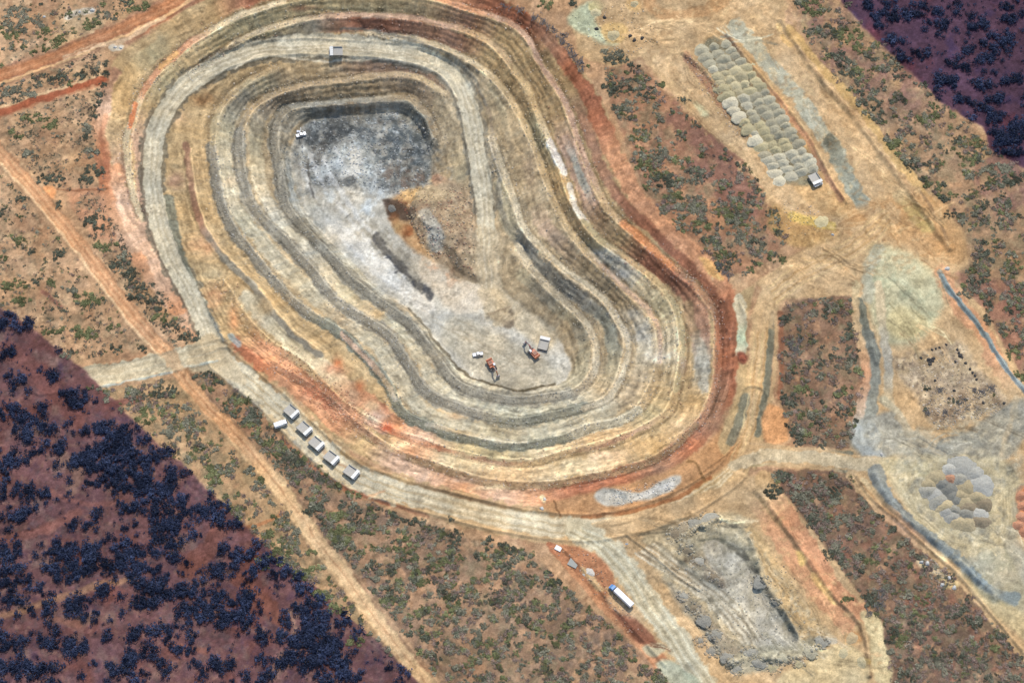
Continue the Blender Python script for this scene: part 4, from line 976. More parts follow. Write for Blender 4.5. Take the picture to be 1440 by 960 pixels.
colr = colr * (1 + hue[..., None] * np.array([0.035, 0.0, -0.05])[None, None, :])
lum = colr.mean(-1, keepdims=True)
colr = (lum + (colr - lum) * 0.90) * np.array([1.015, 1.0, 0.965])
colr = 152 + (colr - 152) * 1.12
colr = np.clip(colr, 4, 250) / 255.0
lin = np.where(colr <= 0.04045, colr / 12.92, ((colr + 0.055) / 1.055) ** 2.4) / GAIN
lin = np.clip(lin, 0.005, 0.85)
gy2 = np.gradient(FZ, ys, axis=0); gx2 = np.gradient(FZ, xs, axis=1)
NRM = np.stack([-gx2, -gy2, np.ones_like(gx2)], -1); NRM /= np.linalg.norm(NRM, axis=2, keepdims=True)


def node_mat(name):
    m = bpy.data.materials.new(name); m.use_nodes = True
    return m, m.node_tree, m.node_tree.nodes['Principled BSDF']


def earth_mat():
    m, nt, b = node_mat('earth')
    at = nt.nodes.new('ShaderNodeAttribute'); at.attribute_name = 'Col'
    tc = nt.nodes.new('ShaderNodeTexCoord')
    n1 = nt.nodes.new('ShaderNodeTexNoise'); n1.inputs['Scale'].default_value = 1.3; n1.inputs['Detail'].default_value = 6; n1.inputs['Roughness'].default_value = 0.7
    nt.links.new(tc.outputs['Object'], n1.inputs['Vector'])
    mr = nt.nodes.new('ShaderNodeMapRange'); mr.inputs[1].default_value = 0.25; mr.inputs[2].default_value = 0.75; mr.inputs[3].default_value = 0.76; mr.inputs[4].default_value = 1.24
    nt.links.new(n1.outputs['Fac'], mr.inputs[0])
    mx = nt.nodes.new('ShaderNodeVectorMath'); mx.operation = 'SCALE'
    nt.links.new(at.outputs['Color'], mx.inputs[0]); nt.links.new(mr.outputs[0], mx.inputs['Scale'])
    nt.links.new(mx.outputs[0], b.inputs['Base Color'])
    b.inputs['Roughness'].default_value = 0.95
    b.inputs['Specular IOR Level'].default_value = 0.15
    bp = nt.nodes.new('ShaderNodeBump'); bp.inputs['Strength'].default_value = 0.7; bp.inputs['Distance'].default_value = 0.35
    n2 = nt.nodes.new('ShaderNodeTexNoise'); n2.inputs['Scale'].default_value = 1.2; n2.inputs['Detail'].default_value = 7; n2.inputs['Roughness'].default_value = 0.7
    nt.links.new(tc.outputs['Object'], n2.inputs['Vector']); nt.links.new(n2.outputs['Fac'], bp.inputs['Height'])
    nt.links.new(bp.outputs[0], b.inputs['Normal'])
    return m


EARTH = earth_mat()
ny, nx = FX.shape
vid = np.arange(ny * nx).reshape(ny, nx)
quads = np.stack([vid[:-1, :-1], vid[:-1, 1:], vid[1:, 1:], vid[1:, :-1]], -1).reshape(-1, 4)
uc = 0.25 * (U[:-1, :-1] + U[:-1, 1:] + U[1:, 1:] + U[1:, :-1]); vc = 0.25 * (V[:-1, :-1] + V[:-1, 1:] + V[1:, 1:] + V[1:, :-1])
ui = np.clip((uc - CX0).astype(int), 0, CSH[1] - 1); vi = np.clip((vc - CY0).astype(int), 0, CSH[0] - 1)
inq = (uc > CX0) & (uc < CX0 + CSH[1]) & (vc > CY0) & (vc < CY0 + CSH[0])
lab = np.where(inq, LAB[vi, ui], 0).reshape(-1)
VERT = np.stack([FX, FY, FZ], -1).reshape(-1, 3)
LC = np.concatenate([lin, np.ones(lin.shape[:2] + (1,))], -1).reshape(-1, 4)
NR = NRM.reshape(-1, 3)


def np_mesh(name, verts, faces):
    me = bpy.data.meshes.new(name)
    nv = len(verts); nf, k = faces.shape
    me.vertices.add(nv); me.vertices.foreach_set('co', np.ascontiguousarray(verts, dtype=np.float32).ravel())
    me.loops.add(nf * k); me.loops.foreach_set('vertex_index', np.ascontiguousarray(faces, dtype=np.int32).ravel())
    me.polygons.add(nf)
    me.polygons.foreach_set('loop_start', np.arange(0, nf * k, k, dtype=np.int32))
    me.polygons.foreach_set('loop_total', np.full(nf, k, dtype=np.int32))
    me.update(calc_edges=True)
    return me


for li, nm in enumerate(('ground', 'pit_wall', 'pit_floor', 'haul_road', 'dirt_track', 'work_yard', 'gravel_bank')):
    q = quads[lab == li]
    if len(q) == 0:
        continue
    used, inv = np.unique(q.ravel(), return_inverse=True)
    me = np_mesh(nm, VERT[used], inv.reshape(-1, 4))
    at = me.attributes.new('Col', 'FLOAT_COLOR', 'POINT')
    at.data.foreach_set('color', LC[used].astype(np.float32).ravel())
    me.polygons.foreach_set('use_smooth', np.ones(len(q), bool))
    cn = me.attributes.new('custom_normal', 'FLOAT_VECTOR', 'POINT')
    cn.data.foreach_set('vector', NR[used].astype(np.float32).ravel())
    me.materials.append(EARTH)
    o = bpy.data.objects.new(nm, me); C.objects.link(o)
    o['kind'] = 'structure'
#--OBJECTS--
# ------------------------------------------------------------------ materials of the objects
def lin3(c):
    return [((v / 255) / 12.92 if v / 255 <= 0.04045 else (((v / 255) + 0.055) / 1.055) ** 2.4) for v in c]


def paint(name, rgb, rough=0.5, metal=0.0, dirt=0.35, dirtcol=(0.42, 0.34, 0.25), scale=1.2):
    m, nt, b = node_mat(name)
    tc = nt.nodes.new('ShaderNodeTexCoord')
    n = nt.nodes.new('ShaderNodeTexNoise'); n.inputs['Scale'].default_value = scale; n.inputs['Detail'].default_value = 6
    nt.links.new(tc.outputs['Object'], n.inputs['Vector'])
    mr = nt.nodes.new('ShaderNodeMapRange'); mr.inputs[1].default_value = 0.4; mr.inputs[2].default_value = 0.7; mr.inputs[3].default_value = dirt * 0.35; mr.inputs[4].default_value = dirt
    nt.links.new(n.outputs['Fac'], mr.inputs[0])
    mx = nt.nodes.new('ShaderNodeMix'); mx.data_type = 'RGBA'
    mx.inputs[6].default_value = (*rgb, 1); mx.inputs[7].default_value = (*dirtcol, 1)
    nt.links.new(mr.outputs[0], mx.inputs[0]); nt.links.new(mx.outputs[2], b.inputs['Base Color'])
    b.inputs['Roughness'].default_value = rough; b.inputs['Metallic'].default_value = metal
    return m


M = dict(cream=paint('dusty_cream_paint', (0.82, 0.80, 0.73), 0.5, dirt=0.15), bed=paint('worn_tray_steel', (0.36, 0.34, 0.30), 0.7, dirt=0.85, dirtcol=(0.50, 0.46, 0.38)),
         tyre=paint('tyre_rubber', (0.03, 0.03, 0.032), 0.85, dirt=0.3), rim=paint('rim_paint', (0.55, 0.52, 0.45), 0.5),
         white=paint('white_paint', (0.82, 0.83, 0.83), 0.35, dirt=0.08), glass=paint('dark_window_glass', (0.02, 0.025, 0.03), 0.08, dirt=0.05),
         dark=paint('dark_steel', (0.06, 0.06, 0.062), 0.6, dirt=0.3), orange=paint('orange_machine_paint', (0.55, 0.17, 0.07), 0.45, dirt=0.2),
         pink=paint('faded_red_paint', (0.50, 0.22, 0.18), 0.5, dirt=0.3), blue=paint('blue_truck_paint', (0.04, 0.22, 0.50), 0.3, dirt=0.05),
         lamp=paint('lamp_glass', (0.7, 0.7, 0.65), 0.2, dirt=0.1), grey=paint('grey_steel', (0.35, 0.35, 0.35), 0.5, dirt=0.4),
         amber=paint('amber_plastic', (0.75, 0.42, 0.10), 0.3, dirt=0.1), concrete=paint('grey_concrete', (0.36, 0.38, 0.34), 0.9, dirt=0.4),
         pale=paint('pale_concrete', (0.60, 0.55, 0.45), 0.9, dirt=0.3), bark=paint('bark', (0.12, 0.10, 0.085), 0.9, dirt=0.2),
         deadwood=paint('dead_wood', (0.15, 0.135, 0.125), 0.9, dirt=0.5, dirtcol=(0.30, 0.27, 0.24)), palewood=paint('bleached_wood', (0.40, 0.33, 0.24), 0.9, dirt=0.4),
         redpaint=paint('red_sign_paint', (0.5, 0.08, 0.05), 0.5, dirt=0.2), black=paint('black_rubble', (0.045, 0.043, 0.04), 0.95, dirt=0.4, dirtcol=(0.14, 0.12, 0.1)))


def leafmat(name, rgb, var=0.35):
    m, nt, b = node_mat(name)
    at = nt.nodes.new('ShaderNodeAttribute'); at.attribute_name = 'tone'
    oi = nt.nodes.new('ShaderNodeNewGeometry')
    n = nt.nodes.new('ShaderNodeTexNoise'); n.inputs['Scale'].default_value = 0.12; n.inputs['Detail'].default_value = 3
    nt.links.new(oi.outputs['Position'], n.inputs['Vector'])
    mr = nt.nodes.new('ShaderNodeMapRange'); mr.inputs[1].default_value = 0.3; mr.inputs[2].default_value = 0.7; mr.inputs[3].default_value = 1 - var; mr.inputs[4].default_value = 1 + var
    nt.links.new(n.outputs['Fac'], mr.inputs[0])
    mu = nt.nodes.new('ShaderNodeMath'); mu.operation = 'MULTIPLY'
    nt.links.new(at.outputs['Fac'], mu.inputs[0]); nt.links.new(mr.outputs[0], mu.inputs[1])
    sc = nt.nodes.new('ShaderNodeVectorMath'); sc.operation = 'SCALE'; sc.inputs[0].default_value = rgb
    nt.links.new(mu.outputs[0], sc.inputs['Scale']); nt.links.new(sc.outputs[0], b.inputs['Base Color'])
    b.inputs['Roughness'].default_value = 0.9; b.inputs['Specular IOR Level'].default_value = 0.05
    return m


KIND = {
    'green': (leafmat('green_leaves', (0.145, 0.150, 0.068)), 'green_shrub', 'olive green shrub', 'shrub'),
    'grey': (leafmat('grey_green_leaves', (0.185, 0.175, 0.120)), 'grey_shrub', 'grey-green bush', 'bush'),
    'dry': (leafmat('dry_leaves', (0.23, 0.165, 0.13)), 'dry_shrub', 'dry brown bush', 'bush'),
    'dark': (leafmat('dark_leaves', (0.095, 0.10, 0.068)), 'dark_shrub', 'blackish shrub', 'shrub'),
    'wood': (leafmat('woodland_leaves', (0.034, 0.044, 0.080), 0.5), 'woodland_tree', 'blue-black tree', 'tree'),
}


# ------------------------------------------------------------------ mesh helpers
class MB:
    def __init__(self):
        self.v = []; self.f = []

    def add(self, vs, fs, mtx=None):
        o = len(self.v)
        for p in vs:
            p = Vector(p)
            self.v.append(tuple(mtx @ p) if mtx is not None else tuple(p))
        self.f += [tuple(i + o for i in q) for q in fs]
        return self

    def box(self, c, sz, taper=(1, 1), rot=None, shift=(0, 0)):
        x, y, z = [k / 2 for k in sz]; tx, ty = taper
        vs = [(-x, -y, -z), (x, -y, -z), (x, y, -z), (-x, y, -z), (-x * tx + shift[0], -y * ty + shift[1], z), (x * tx + shift[0], -y * ty + shift[1], z),
              (x * tx + shift[0], y * ty + shift[1], z), (-x * tx + shift[0], y * ty + shift[1], z)]
        m = Matrix.Translation(c)
        if rot is not None:
            m = m @ rot
        return self.add(vs, [(3, 2, 1, 0), (4, 5, 6, 7), (0, 1, 5, 4), (1, 2, 6, 5), (2, 3, 7, 6), (3, 0, 4, 7)], m)

    def cyl(self, c, r, h, axis='z', n=16, r2=None, hole=0.0):
        r2 = r if r2 is None else r2
        rot = {'z': Matrix.Identity(4), 'y': Matrix.Rotation(math.pi / 2, 4, 'X'), 'x': Matrix.Rotation(math.pi / 2, 4, 'Y')}[axis]
        vs = [(r * math.cos(2 * math.pi * k / n), r * math.sin(2 * math.pi * k / n), -h / 2) for k in range(n)] + [(r2 * math.cos(2 * math.pi * k / n), r2 * math.sin(2 * math.pi * k / n), h / 2) for k in range(n)]
        fs = [(k, (k + 1) % n, n + (k + 1) % n, n + k) for k in range(n)] + [tuple(range(n - 1, -1, -1)), tuple(range(n, 2 * n))]
        return self.add(vs, fs, Matrix.Translation(c) @ rot)

    def prism(self, prof, y0, y1):
        """profile in x,z extruded along y"""
        n = len(prof)
        vs = [(p[0], y0, p[1]) for p in prof] + [(p[0], y1, p[1]) for p in prof]
        fs = [(k, (k + 1) % n, n + (k + 1) % n, n + k) for k in range(n)] + [tuple(range(n - 1, -1, -1)), tuple(range(n, 2 * n))]
        return self.add(vs, fs)

    def bar(self, a, b, r, n=5, r2=None):
        a = Vector(a); b = Vector(b); d = b - a; L = d.length
        q = d.to_track_quat('Z', 'Y').to_matrix().to_4x4()
        r2 = r if r2 is None else r2
        vs = [(r * math.cos(2 * math.pi * k / n), r * math.sin(2 * math.pi * k / n), 0) for k in range(n)] + [(r2 * math.cos(2 * math.pi * k / n), r2 * math.sin(2 * math.pi * k / n), L) for k in range(n)]
        fs = [(k, (k + 1) % n, n + (k + 1) % n, n + k) for k in range(n)] + [tuple(range(n - 1, -1, -1)), tuple(range(n, 2 * n))]
        return self.add(vs, fs, Matrix.Translation(a) @ q)

    def build(self, name, mat, parent=None, bevel=0.0, smooth=False):
        me = bpy.data.meshes.new(name)
        me.from_pydata(self.v, [], self.f)
        me.materials.append(mat)
        import bmesh
        bm = bmesh.new(); bm.from_mesh(me); bmesh.ops.recalc_face_normals(bm, faces=bm.faces); bm.to_mesh(me); bm.free()
        if smooth:
            for p in me.polygons:
                p.use_smooth = True
        o = bpy.data.objects.new(name, me); C.objects.link(o)
        if parent is not None:
            o.parent = parent
        if bevel:
            bv = o.modifiers.new('bevel', 'BEVEL'); bv.width = bevel; bv.segments = 2; bv.limit_method = 'ANGLE'
        return o


def tag(o, label=None, cat=None, group=None, kind=None):
    if label: o['label'] = label
    if cat: o['category'] = cat
    if group: o['group'] = group
    if kind: o['kind'] = kind
    return o


def empty(name, loc=(0, 0, 0), rz=0.0, **kw):
    o = bpy.data.objects.new(name, None); C.objects.link(o)
    o.empty_display_size = 0.5
    o.location = loc; o.rotation_euler = (0, 0, rz)
    return tag(o, **kw)


def copy_tree(o, parent=None):
    c = o.copy(); C.objects.link(c)
    if parent is not None:
        c.parent = parent
    for ch in [k for k in kids.get(o.name, [])]:
        copy_tree(ch, c)
    return c


kids = {}


def index_kids(root):
    kids[root.name] = list(root.children)
    for ch in root.children:
        index_kids(ch)


def seat(o, px, py, head_px=None, dz=0.0, rz=None):
    """stand a thing on the ground where the photo shows it, tilted with the slope, pointing towards head_px"""
    x, y, z = ground_at(px, py)
    x, y, z = float(x), float(y), float(z)
    if head_px is not None:
        hx, hy, hz = ground_at(px + head_px[0], py + head_px[1])
        rz = math.atan2(float(hy) - y, float(hx) - x)
    r = 3.5
    n = Vector((-(float(H(x + r, y)) - float(H(x - r, y))) / (2 * r), -(float(H(x, y + r)) - float(H(x, y - r))) / (2 * r), 1)).normalized()
    f = Vector((math.cos(rz), math.sin(rz), 0)); f = (f - n * f.dot(n)).normalized()
    l = n.cross(f)
    m = Matrix((f, l, n)).transposed()
    o.rotation_euler = m.to_euler(); o.location = (x, y, z + dz)
    return o


# ------------------------------------------------------------------ haul truck
def wheel(parent, x, y, r, w, name='wheel', n=20):
    side = 1 if y > 0 else -1
    t = MB().cyl((x, y, r), r, w, 'y', n).build(name, M['tyre'], parent, 0.06)
    rm = MB().cyl((x, y + side * (w / 2 + 0.02), r), r * 0.52, 0.08, 'y', 14).cyl((x, y + side * (w / 2 + 0.08), r), r * 0.22, 0.12, 'y', 10).build('rim', M['rim'], t)
    return t


def make_haul_truck():
    t = empty('haul_truck')
    MB().box((-0.3, 0, 1.65), (8.0, 1.5, 0.8)).box((3.9, 0, 1.5), (0.5, 4.6, 0.7)).box((-2.6, 0, 1.35), (0.7, 3.6, 0.7)).build('chassis', M['dark'], t, 0.04)
    for s in (-1, 1):
        wheel(t, 2.7, s * 2.35, 1.25, 0.85)
        wheel(t, -2.6, s * 2.45, 1.25, 0.8); wheel(t, -2.6, s * 1.5, 1.25, 0.8)
    # open tray: sloping floor, side walls, headboard
    b = MB()
    b.prism([(-4.9, 2.35), (1.6, 2.9), (2.0, 4.4), (1.75, 4.45), (1.35, 3.2), (-4.9, 2.7)], -2.6, 2.6)
    for s in (-1, 1):
        b.prism([(-4.9, 2.3), (1.7, 2.85), (2.1, 4.5), (-4.6, 3.9)], s * 2.6, s * 2.85)
        for k in range(6):
            b.box((-4.2 + k * 1.05, s * 2.93, 3.1 + k * 0.09), (0.16, 0.16, 1.3))
    b.build('dump_body', M['bed'], t, 0.03)
    c = MB().prism([(1.75, 4.42), (3.9, 4.68), (3.9, 4.86), (1.75, 4.62)], -2.95, 2.95)
    for k in (-2.9, -1.45, 0, 1.45, 2.9):
        c.box((2.8, k, 4.80), (2.0, 0.12, 0.16))
    c.build('canopy', M['cream'], t, 0.03)
    MB().box((3.1, 0, 2.55), (2.4, 5.4, 0.14)).build('deck', M['cream'], t, 0.02)
    MB().box((3.75, 0, 1.95), (1.2, 2.0, 1.1), (0.95, 0.95)).build('engine_hood', M['cream'], t, 0.05)
    g = MB().box((4.38, 0, 1.95), (0.08, 1.7, 0.9))
    g.build('grille', M['dark'], t)
    cb = MB().box((3.1, 1.55, 3.35), (1.6, 1.6, 1.45), (0.9, 0.9)).build('cab', M['cream'], t, 0.06)
    MB().box((3.93, 1.55, 3.5), (0.06, 1.3, 0.75)).box((3.1, 2.38, 3.5), (1.1, 0.06, 0.7)).build('window', M['glass'], cb)
    MB().box((2.9, -1.6, 3.0), (1.2, 1.4, 0.8)).build('air_cleaner', M['grey'], t, 0.05)
    for s in (-1, 1):
        MB().cyl((4.2, s * 1.7, 1.9), 0.2, 0.12, 'x', 12).build('headlight', M['lamp'], t)
    h = MB()
    for s in (-1, 1):
        h.bar((4.25, s * 2.65, 2.6), (4.25, s * 2.65, 3.5), 0.04).bar((2.0, s * 2.68, 2.6), (2.0, s * 2.68, 3.5), 0.04).bar((2.0, s * 2.68, 3.5), (4.25, s * 2.65, 3.5), 0.04)
    h.bar((4.25, -2.65, 3.5), (4.25, 2.65, 3.5), 0.04).build('handrail', M['cream'], t)
    l = MB()
    l.bar((4.55, 2.2, 0.7), (4.3, 2.2, 2.6), 0.05).bar((4.55, 1.8, 0.7), (4.3, 1.8, 2.6), 0.05)
    for k in range(6):
        l.bar((4.53 - k * 0.045, 1.8, 0.8 + k * 0.33), (4.53 - k * 0.045, 2.2, 0.8 + k * 0.33), 0.035)
    l.build('ladder', M['cream'], t)
    return t


HT = make_haul_truck(); index_kids(HT)
HTG = 'haul trucks at work around the pit'
trucks = [
    (411, 581, (17, 15), 'dusty cream-canopied haul truck at the back of the queue on the haul road'),
    (429, 605, (17, 15), 'haul truck second from the back of the queue, just right of the white service vehicle'),
    (446, 626, (17, 14), 'haul truck in the middle of the five queued on the haul road'),
    (467, 646, (17, 13), 'haul truck second from the front of the queue on the haul road'),
    (495, 666, (17, 12), 'haul truck at the front of the queue, lower right end of the line'),
    (472, 74, (-20, 0), 'lone haul truck driving left along the top bend of the pit ramp'),
    (1147, 256, (8, 12), 'haul truck tipping its load at the end of the grey-green rock piles'),
    (765, 484, (4, -14), 'haul truck waiting beside the right-hand excavator on the pit floor'),
]
for i, (px, py, hd, lb) in enumerate(trucks):
    o = HT if i == 0 else copy_tree(HT)
    seat(o, px, py, hd); o.scale = (0.74, 0.84, 0.55)
    tag(o, lb, 'haul truck', HTG)
    if i == 6:
        for ch in o.children:
            if ch.name.startswith('dump_body') or ch.name.startswith('canopy'):
                ch.location = (-0.6, 0, 0.0)


# ------------------------------------------------------------------ excavators
def make_excavator(body, boomcol):
    t = empty('excavator')
    for s in (-1, 1):
        tr_ = MB().prism([(-2.9, 0.35), (-2.5, 0.0), (2.5, 0.0), (2.9, 0.35), (2.9, 0.85), (2.5, 1.15), (-2.5, 1.15), (-2.9, 0.85)], s * 1.55 - 0.35, s * 1.55 + 0.35).build('crawler_track', M['dark'], t, 0.05)
        q = MB()
        for k in range(6):
            q.cyl((-2.2 + k * 0.88, s * 1.93, 0.5), 0.27, 0.08, 'y', 10)
        q.build('roller', M['grey'], tr_)
    MB().box((0, 0, 0.75), (2.6, 2.6, 0.6)).cyl((0, 0, 1.25), 1.1, 0.3, 'z', 18).build('undercarriage', M['dark'], t)
    MB().box((-0.9, 0, 1.75), (4.6, 3.4, 0.7)).box((-1.2, -0.2, 2.45), (3.0, 2.6, 0.8), (0.92, 0.92)).build('house', body, t, 0.08)
    MB().prism([(-4.1, 1.4), (-3.1, 1.4), (-3.1, 2.9), (-3.7, 2.9), (-4.1, 2.4)], -1.75, 1.75).build('counterweight', body, t, 0.08)
    gr = MB()
    for k in range(5):
        gr.box((-2.2 + k * 0.42, -0.2, 2.89), (0.18, 1.9, 0.06))
    gr.build('engine_grille', M['dark'], t)
    cb = MB().box((1.0, 1.15, 2.75), (1.7, 1.1, 1.7), (0.88, 0.95)).build('cab', M['white'], t, 0.06)
    MB().box((1.84, 1.15, 2.9), (0.07, 0.9, 1.0), shift=(-0.06, 0)).box((1.0, 1.71, 2.95), (1.2, 0.05, 0.8)).build('window', M['glass'], cb)
    bo = MB()
    for a, b, w1, w2 in (((1.0, 2.0), (3.4, 5.0), 0.62, 0.75), ((3.4, 5.0), (6.4, 4.9), 0.75, 0.4)):
        d = Vector((b[0] - a[0], b[1] - a[1])).normalized(); n = Vector((-d.y, d.x))
        bo.prism([(a[0] - n.x * w1 / 2, a[1] - n.y * w1 / 2), (b[0] - n.x * w2 / 2, b[1] - n.y * w2 / 2), (b[0] + n.x * w2 / 2, b[1] + n.y * w2 / 2), (a[0] + n.x * w1 / 2, a[1] + n.y * w1 / 2)], -0.32, 0.32)
    bo.build('boom', boomcol, t, 0.05)
    cy = MB()
    for s in (-1, 1):
        cy.bar((1.6, s * 0.55, 1.8), (3.2, s * 0.45, 4.3), 0.14).bar((3.9, s * 0.12, 5.5), (6.2, s * 0.12, 5.6), 0.11)
    cy.build('hydraulic_cylinder', M['grey'], t)
    MB().prism([(6.0, 5.5), (6.6, 5.2), (7.6, 1.9), (7.25, 1.8)], -0.24, 0.24).build('stick', boomcol, t, 0.04)
    bk = MB().prism([(7.0, 2.0), (7.9, 2.0), (8.3, 1.1), (7.9, 0.3), (7.0, 0.15), (7.6, 0.55), (7.85, 1.1), (7.55, 1.7)], -0.9, 0.9)
    for s in (-1, 1):
        bk.prism([(7.0, 2.0), (7.9, 2.0), (8.3, 1.1), (7.9, 0.3), (7.0, 0.15)], s * 0.9, s * 0.97)
    for k in range(5):
        bk.box((6.85, -0.75 + k * 0.375, 0.12), (0.35, 0.12, 0.12))
    bk.build('bucket', M['grey'], t)
    return t


e1 = make_excavator(M['orange'], M['orange'])
seat(e1, 692, 515, (9, 16)); e1.scale = (0.88,) * 3; tag(e1, 'bright orange excavator on the pit floor next to the small white utility vehicle', 'excavator', 'excavators on the pit floor')
e2 = make_excavator(M['orange'], M['pink'])
seat(e2, 750, 497, (-8, -9)); e2.scale = (0.88,) * 3; tag(e2, 'orange and faded red excavator beside the waiting haul truck in the pit', 'excavator', 'excavators on the pit floor')


# ------------------------------------------------------------------ light vehicles
def make_ute(cover=False):
    t = empty('utility_vehicle')
    MB().prism([(-2.55, 0.55), (2.5, 0.5), (2.6, 0.95), (1.3, 1.12), (-2.55, 1.1)], -0.9, 0.9).build('body', M['white'], t, 0.06)
    cb = MB().box((-0.05, 0, 1.42), (2.1, 1.7, 0.68), (0.72, 0.86)).build('cabin', M['glass'], t, 0.05)
    MB().box((-0.05, 0, 1.80), (1.45, 1.42, 0.07)).build('roof', M['white'], cb, 0.02)
    if cover:
        MB().box((-1.85, 0, 1.4), (1.4, 1.75, 0.65)).build('canopy', M['white'], t, 0.04)
    else:
        MB().box((-1.85, 0.86, 1.2), (1.4, 0.08, 0.3)).box((-1.85, -0.86, 1.2), (1.4, 0.08, 0.3)).box((-2.52, 0, 1.2), (0.08, 1.75, 0.3)).build('tray', M['grey'], t)
    for x in (-1.6, 1.6):
        for s in (-1, 1):
            wheel(t, x, s * 0.82, 0.38, 0.26, n=14)
    for s in (-1, 1):
        MB().box((2.56, s * 0.68, 0.78), (0.08, 0.32, 0.16)).build('headlight', M['lamp'], t)
    MB().bar((0.7, 0.5, 1.8), (0.7, 0.5, 3.4), 0.03).build('whip_aerial', M['amber'], t)
    return t


u = make_ute(); seat(u, 672, 499, (-12, 2)); tag(u, 'small white utility vehicle with dark windows left of the bright orange excavator', 'utility vehicle', 'light vehicles in the pit')
u = make_ute(True); seat(u, 423, 191, (-12, 1)); tag(u, 'white utility vehicle with a canopy parked at the foot of the upper left pit wall', 'utility vehicle', 'light vehicles in the pit')

# mobile lighting tower next to that vehicle
t = empty('lighting_tower', label='small white trailer lighting tower just above the parked vehicle at the upper pit floor', cat='lighting tower')
MB().box((0, 0, 0.9), (2.0, 1.2, 0.9), (0.95, 0.95)).build('housing', M['white'], t, 0.05)
MB().bar((1.0, 0, 0.5), (2.0, 0, 0.4), 0.05).build('drawbar', M['grey'], t)
mm = MB().bar((0, 0, 1.3), (0, 0, 5.5), 0.07).build('mast', M['grey'], t)
MB().box((0, 0, 5.5), (0.3, 1.6, 0.3)).build('lamp_head', M['lamp'], mm)
for s in (-1, 1):
    wheel(t, 0, s * 0.7, 0.35, 0.2, n=12)
seat(t, 419, 186, (12, 0))


# white service truck beside the road
def make_service_truck():
    t = empty('service_truck')
    MB().box((0, 0, 0.75), (6.0, 0.9, 0.3)).build('chassis', M['dark'], t)
    MB().box((-0.9, 0, 1.75), (4.3, 2.3, 1.7)).build('body', M['white'], t, 0.06)
    cb = MB().prism([(1.35, 0.8), (3.1, 0.8), (3.15, 1.6), (2.75, 2.45), (1.35, 2.5)], -1.05, 1.05).build('cab', M['white'], t, 0.06)
    MB().prism([(3.17, 1.62), (2.80, 2.38), (2.84, 2.40), (3.21, 1.64)], -0.92, 0.92).box((2.2, 1.06, 1.9), (1.0, 0.05, 0.55)).box((2.2, -1.06, 1.9), (1.0, 0.05, 0.55)).build('window', M['glass'], cb)
    for x in (-2.0, 2.2):
        for s in (-1, 1):
            wheel(t, x, s * 1.0, 0.48, 0.3, n=14)
    for s in (-1, 1):
        MB().box((3.16, s * 0.8, 1.05), (0.06, 0.3, 0.2)).build('headlight', M['lamp'], t)
    return t


t = make_service_truck(); seat(t, 395, 598, (14, -5)); tag(t, 'pale white service truck parked on the road edge, left of the queued haul trucks', 'service truck')


def make_semi():
    t = empty('semi_trailer_truck')
    MB().box((3.4, 0, 0.9), (5.6, 0.9, 0.35)).build('tractor_chassis', M['dark'], t)
    cb = MB().prism([(3.3, 1.0), (6.1, 0.9), (6.2, 1.7), (5.2, 1.9), (4.9, 3.2), (3.3, 3.3)], -1.2, 1.2).build('cab', M['blue'], t, 0.08)
    MB().prism([(5.24, 1.95), (4.98, 3.0), (5.02, 3.0), (5.28, 1.95)], -1.05, 1.05).build('windscreen', M['glass'], cb)
    MB().box((6.28, 0, 0.75), (0.25, 2.4, 0.4)).build('bumper', M['amber'], t)
    for s in (-1, 1):
        MB().box((6.22, s * 0.95, 1.2), (0.08, 0.3, 0.22)).build('headlight', M['lamp'], t)
        MB().cyl((3.15, s * 1.15, 2.6), 0.1, 2.2, 'z', 8).build('exhaust_stack', M['grey'], t)
    tr_ = MB().box((-3.4, 0, 2.5), (12.0, 2.5, 2.4)).build('trailer', M['white'], t, 0.05)
    q = MB()
    for k in range(11):
        q.box((-8.9 + k * 1.1, 0, 3.73), (0.08, 2.4, 0.05))
    q.build('roof_rib', M['white'], tr_)
    MB().box((-3.6, 0, 1.15), (11.0, 1.0, 0.25)).build('trailer_frame', M['dark'], t)
    for x in (5.4, 2.3, 1.1, -6.0, -7.2, -8.4):
        for s in (-1, 1):
            wheel(t, x, s * 1.05, 0.5, 0.35, n=14)
    return t


t = make_semi(); seat(t, 870, 836, (-14, -13)); t.scale = (0.86, 0.95, 0.85); tag(t, 'blue tractor with a long white trailer parked by the red earth strip', 'semi-trailer truck')

# excavated-material details around the yards
def irregular(r, h, seed, n=18, rings=5, flat=0.0, jag=0.18, ex=1.0):
    rg = np.random.default_rng(seed); vs = []; fs = []
    ph = rg.random(6) * 6.28
    for i in range(rings):
        tt = i / (rings - 1)
        for k in range(n):
            a = 2 * math.pi * k / n
            rr = r * (1 - tt * (1 - flat)) * (1 + jag * (math.sin(2 * a + ph[0]) * 0.5 + math.sin(3 * a + ph[1]) * 0.4 + math.sin(5 * a + ph[2]) * 0.3) + jag * 0.5 * (rg.random() - 0.5))
            z = h * (0.60 * (0.5 - 0.5 * math.cos(math.pi * tt)) + 0.37 * tt + 0.2 * math.sin(3 * a + ph[3]) * tt * (1 - tt)) + (rg.random() - 0.5) * h * 0.13 * (1 if i else 0)
            vs.append((rr * math.cos(a) * ex, rr * math.sin(a), z if i else -0.6))
    vs.append((0, 0, h * 1.0))
    for i in range(rings - 1):
        for k in range(n):
            fs.append((i * n + k, i * n + (k + 1) % n, (i + 1) * n + (k + 1) % n, (i + 1) * n + k))
    for k in range(n):
        fs.append(((rings - 1) * n + k, (rings - 1) * n + (k + 1) % n, rings * n))
    return vs, fs


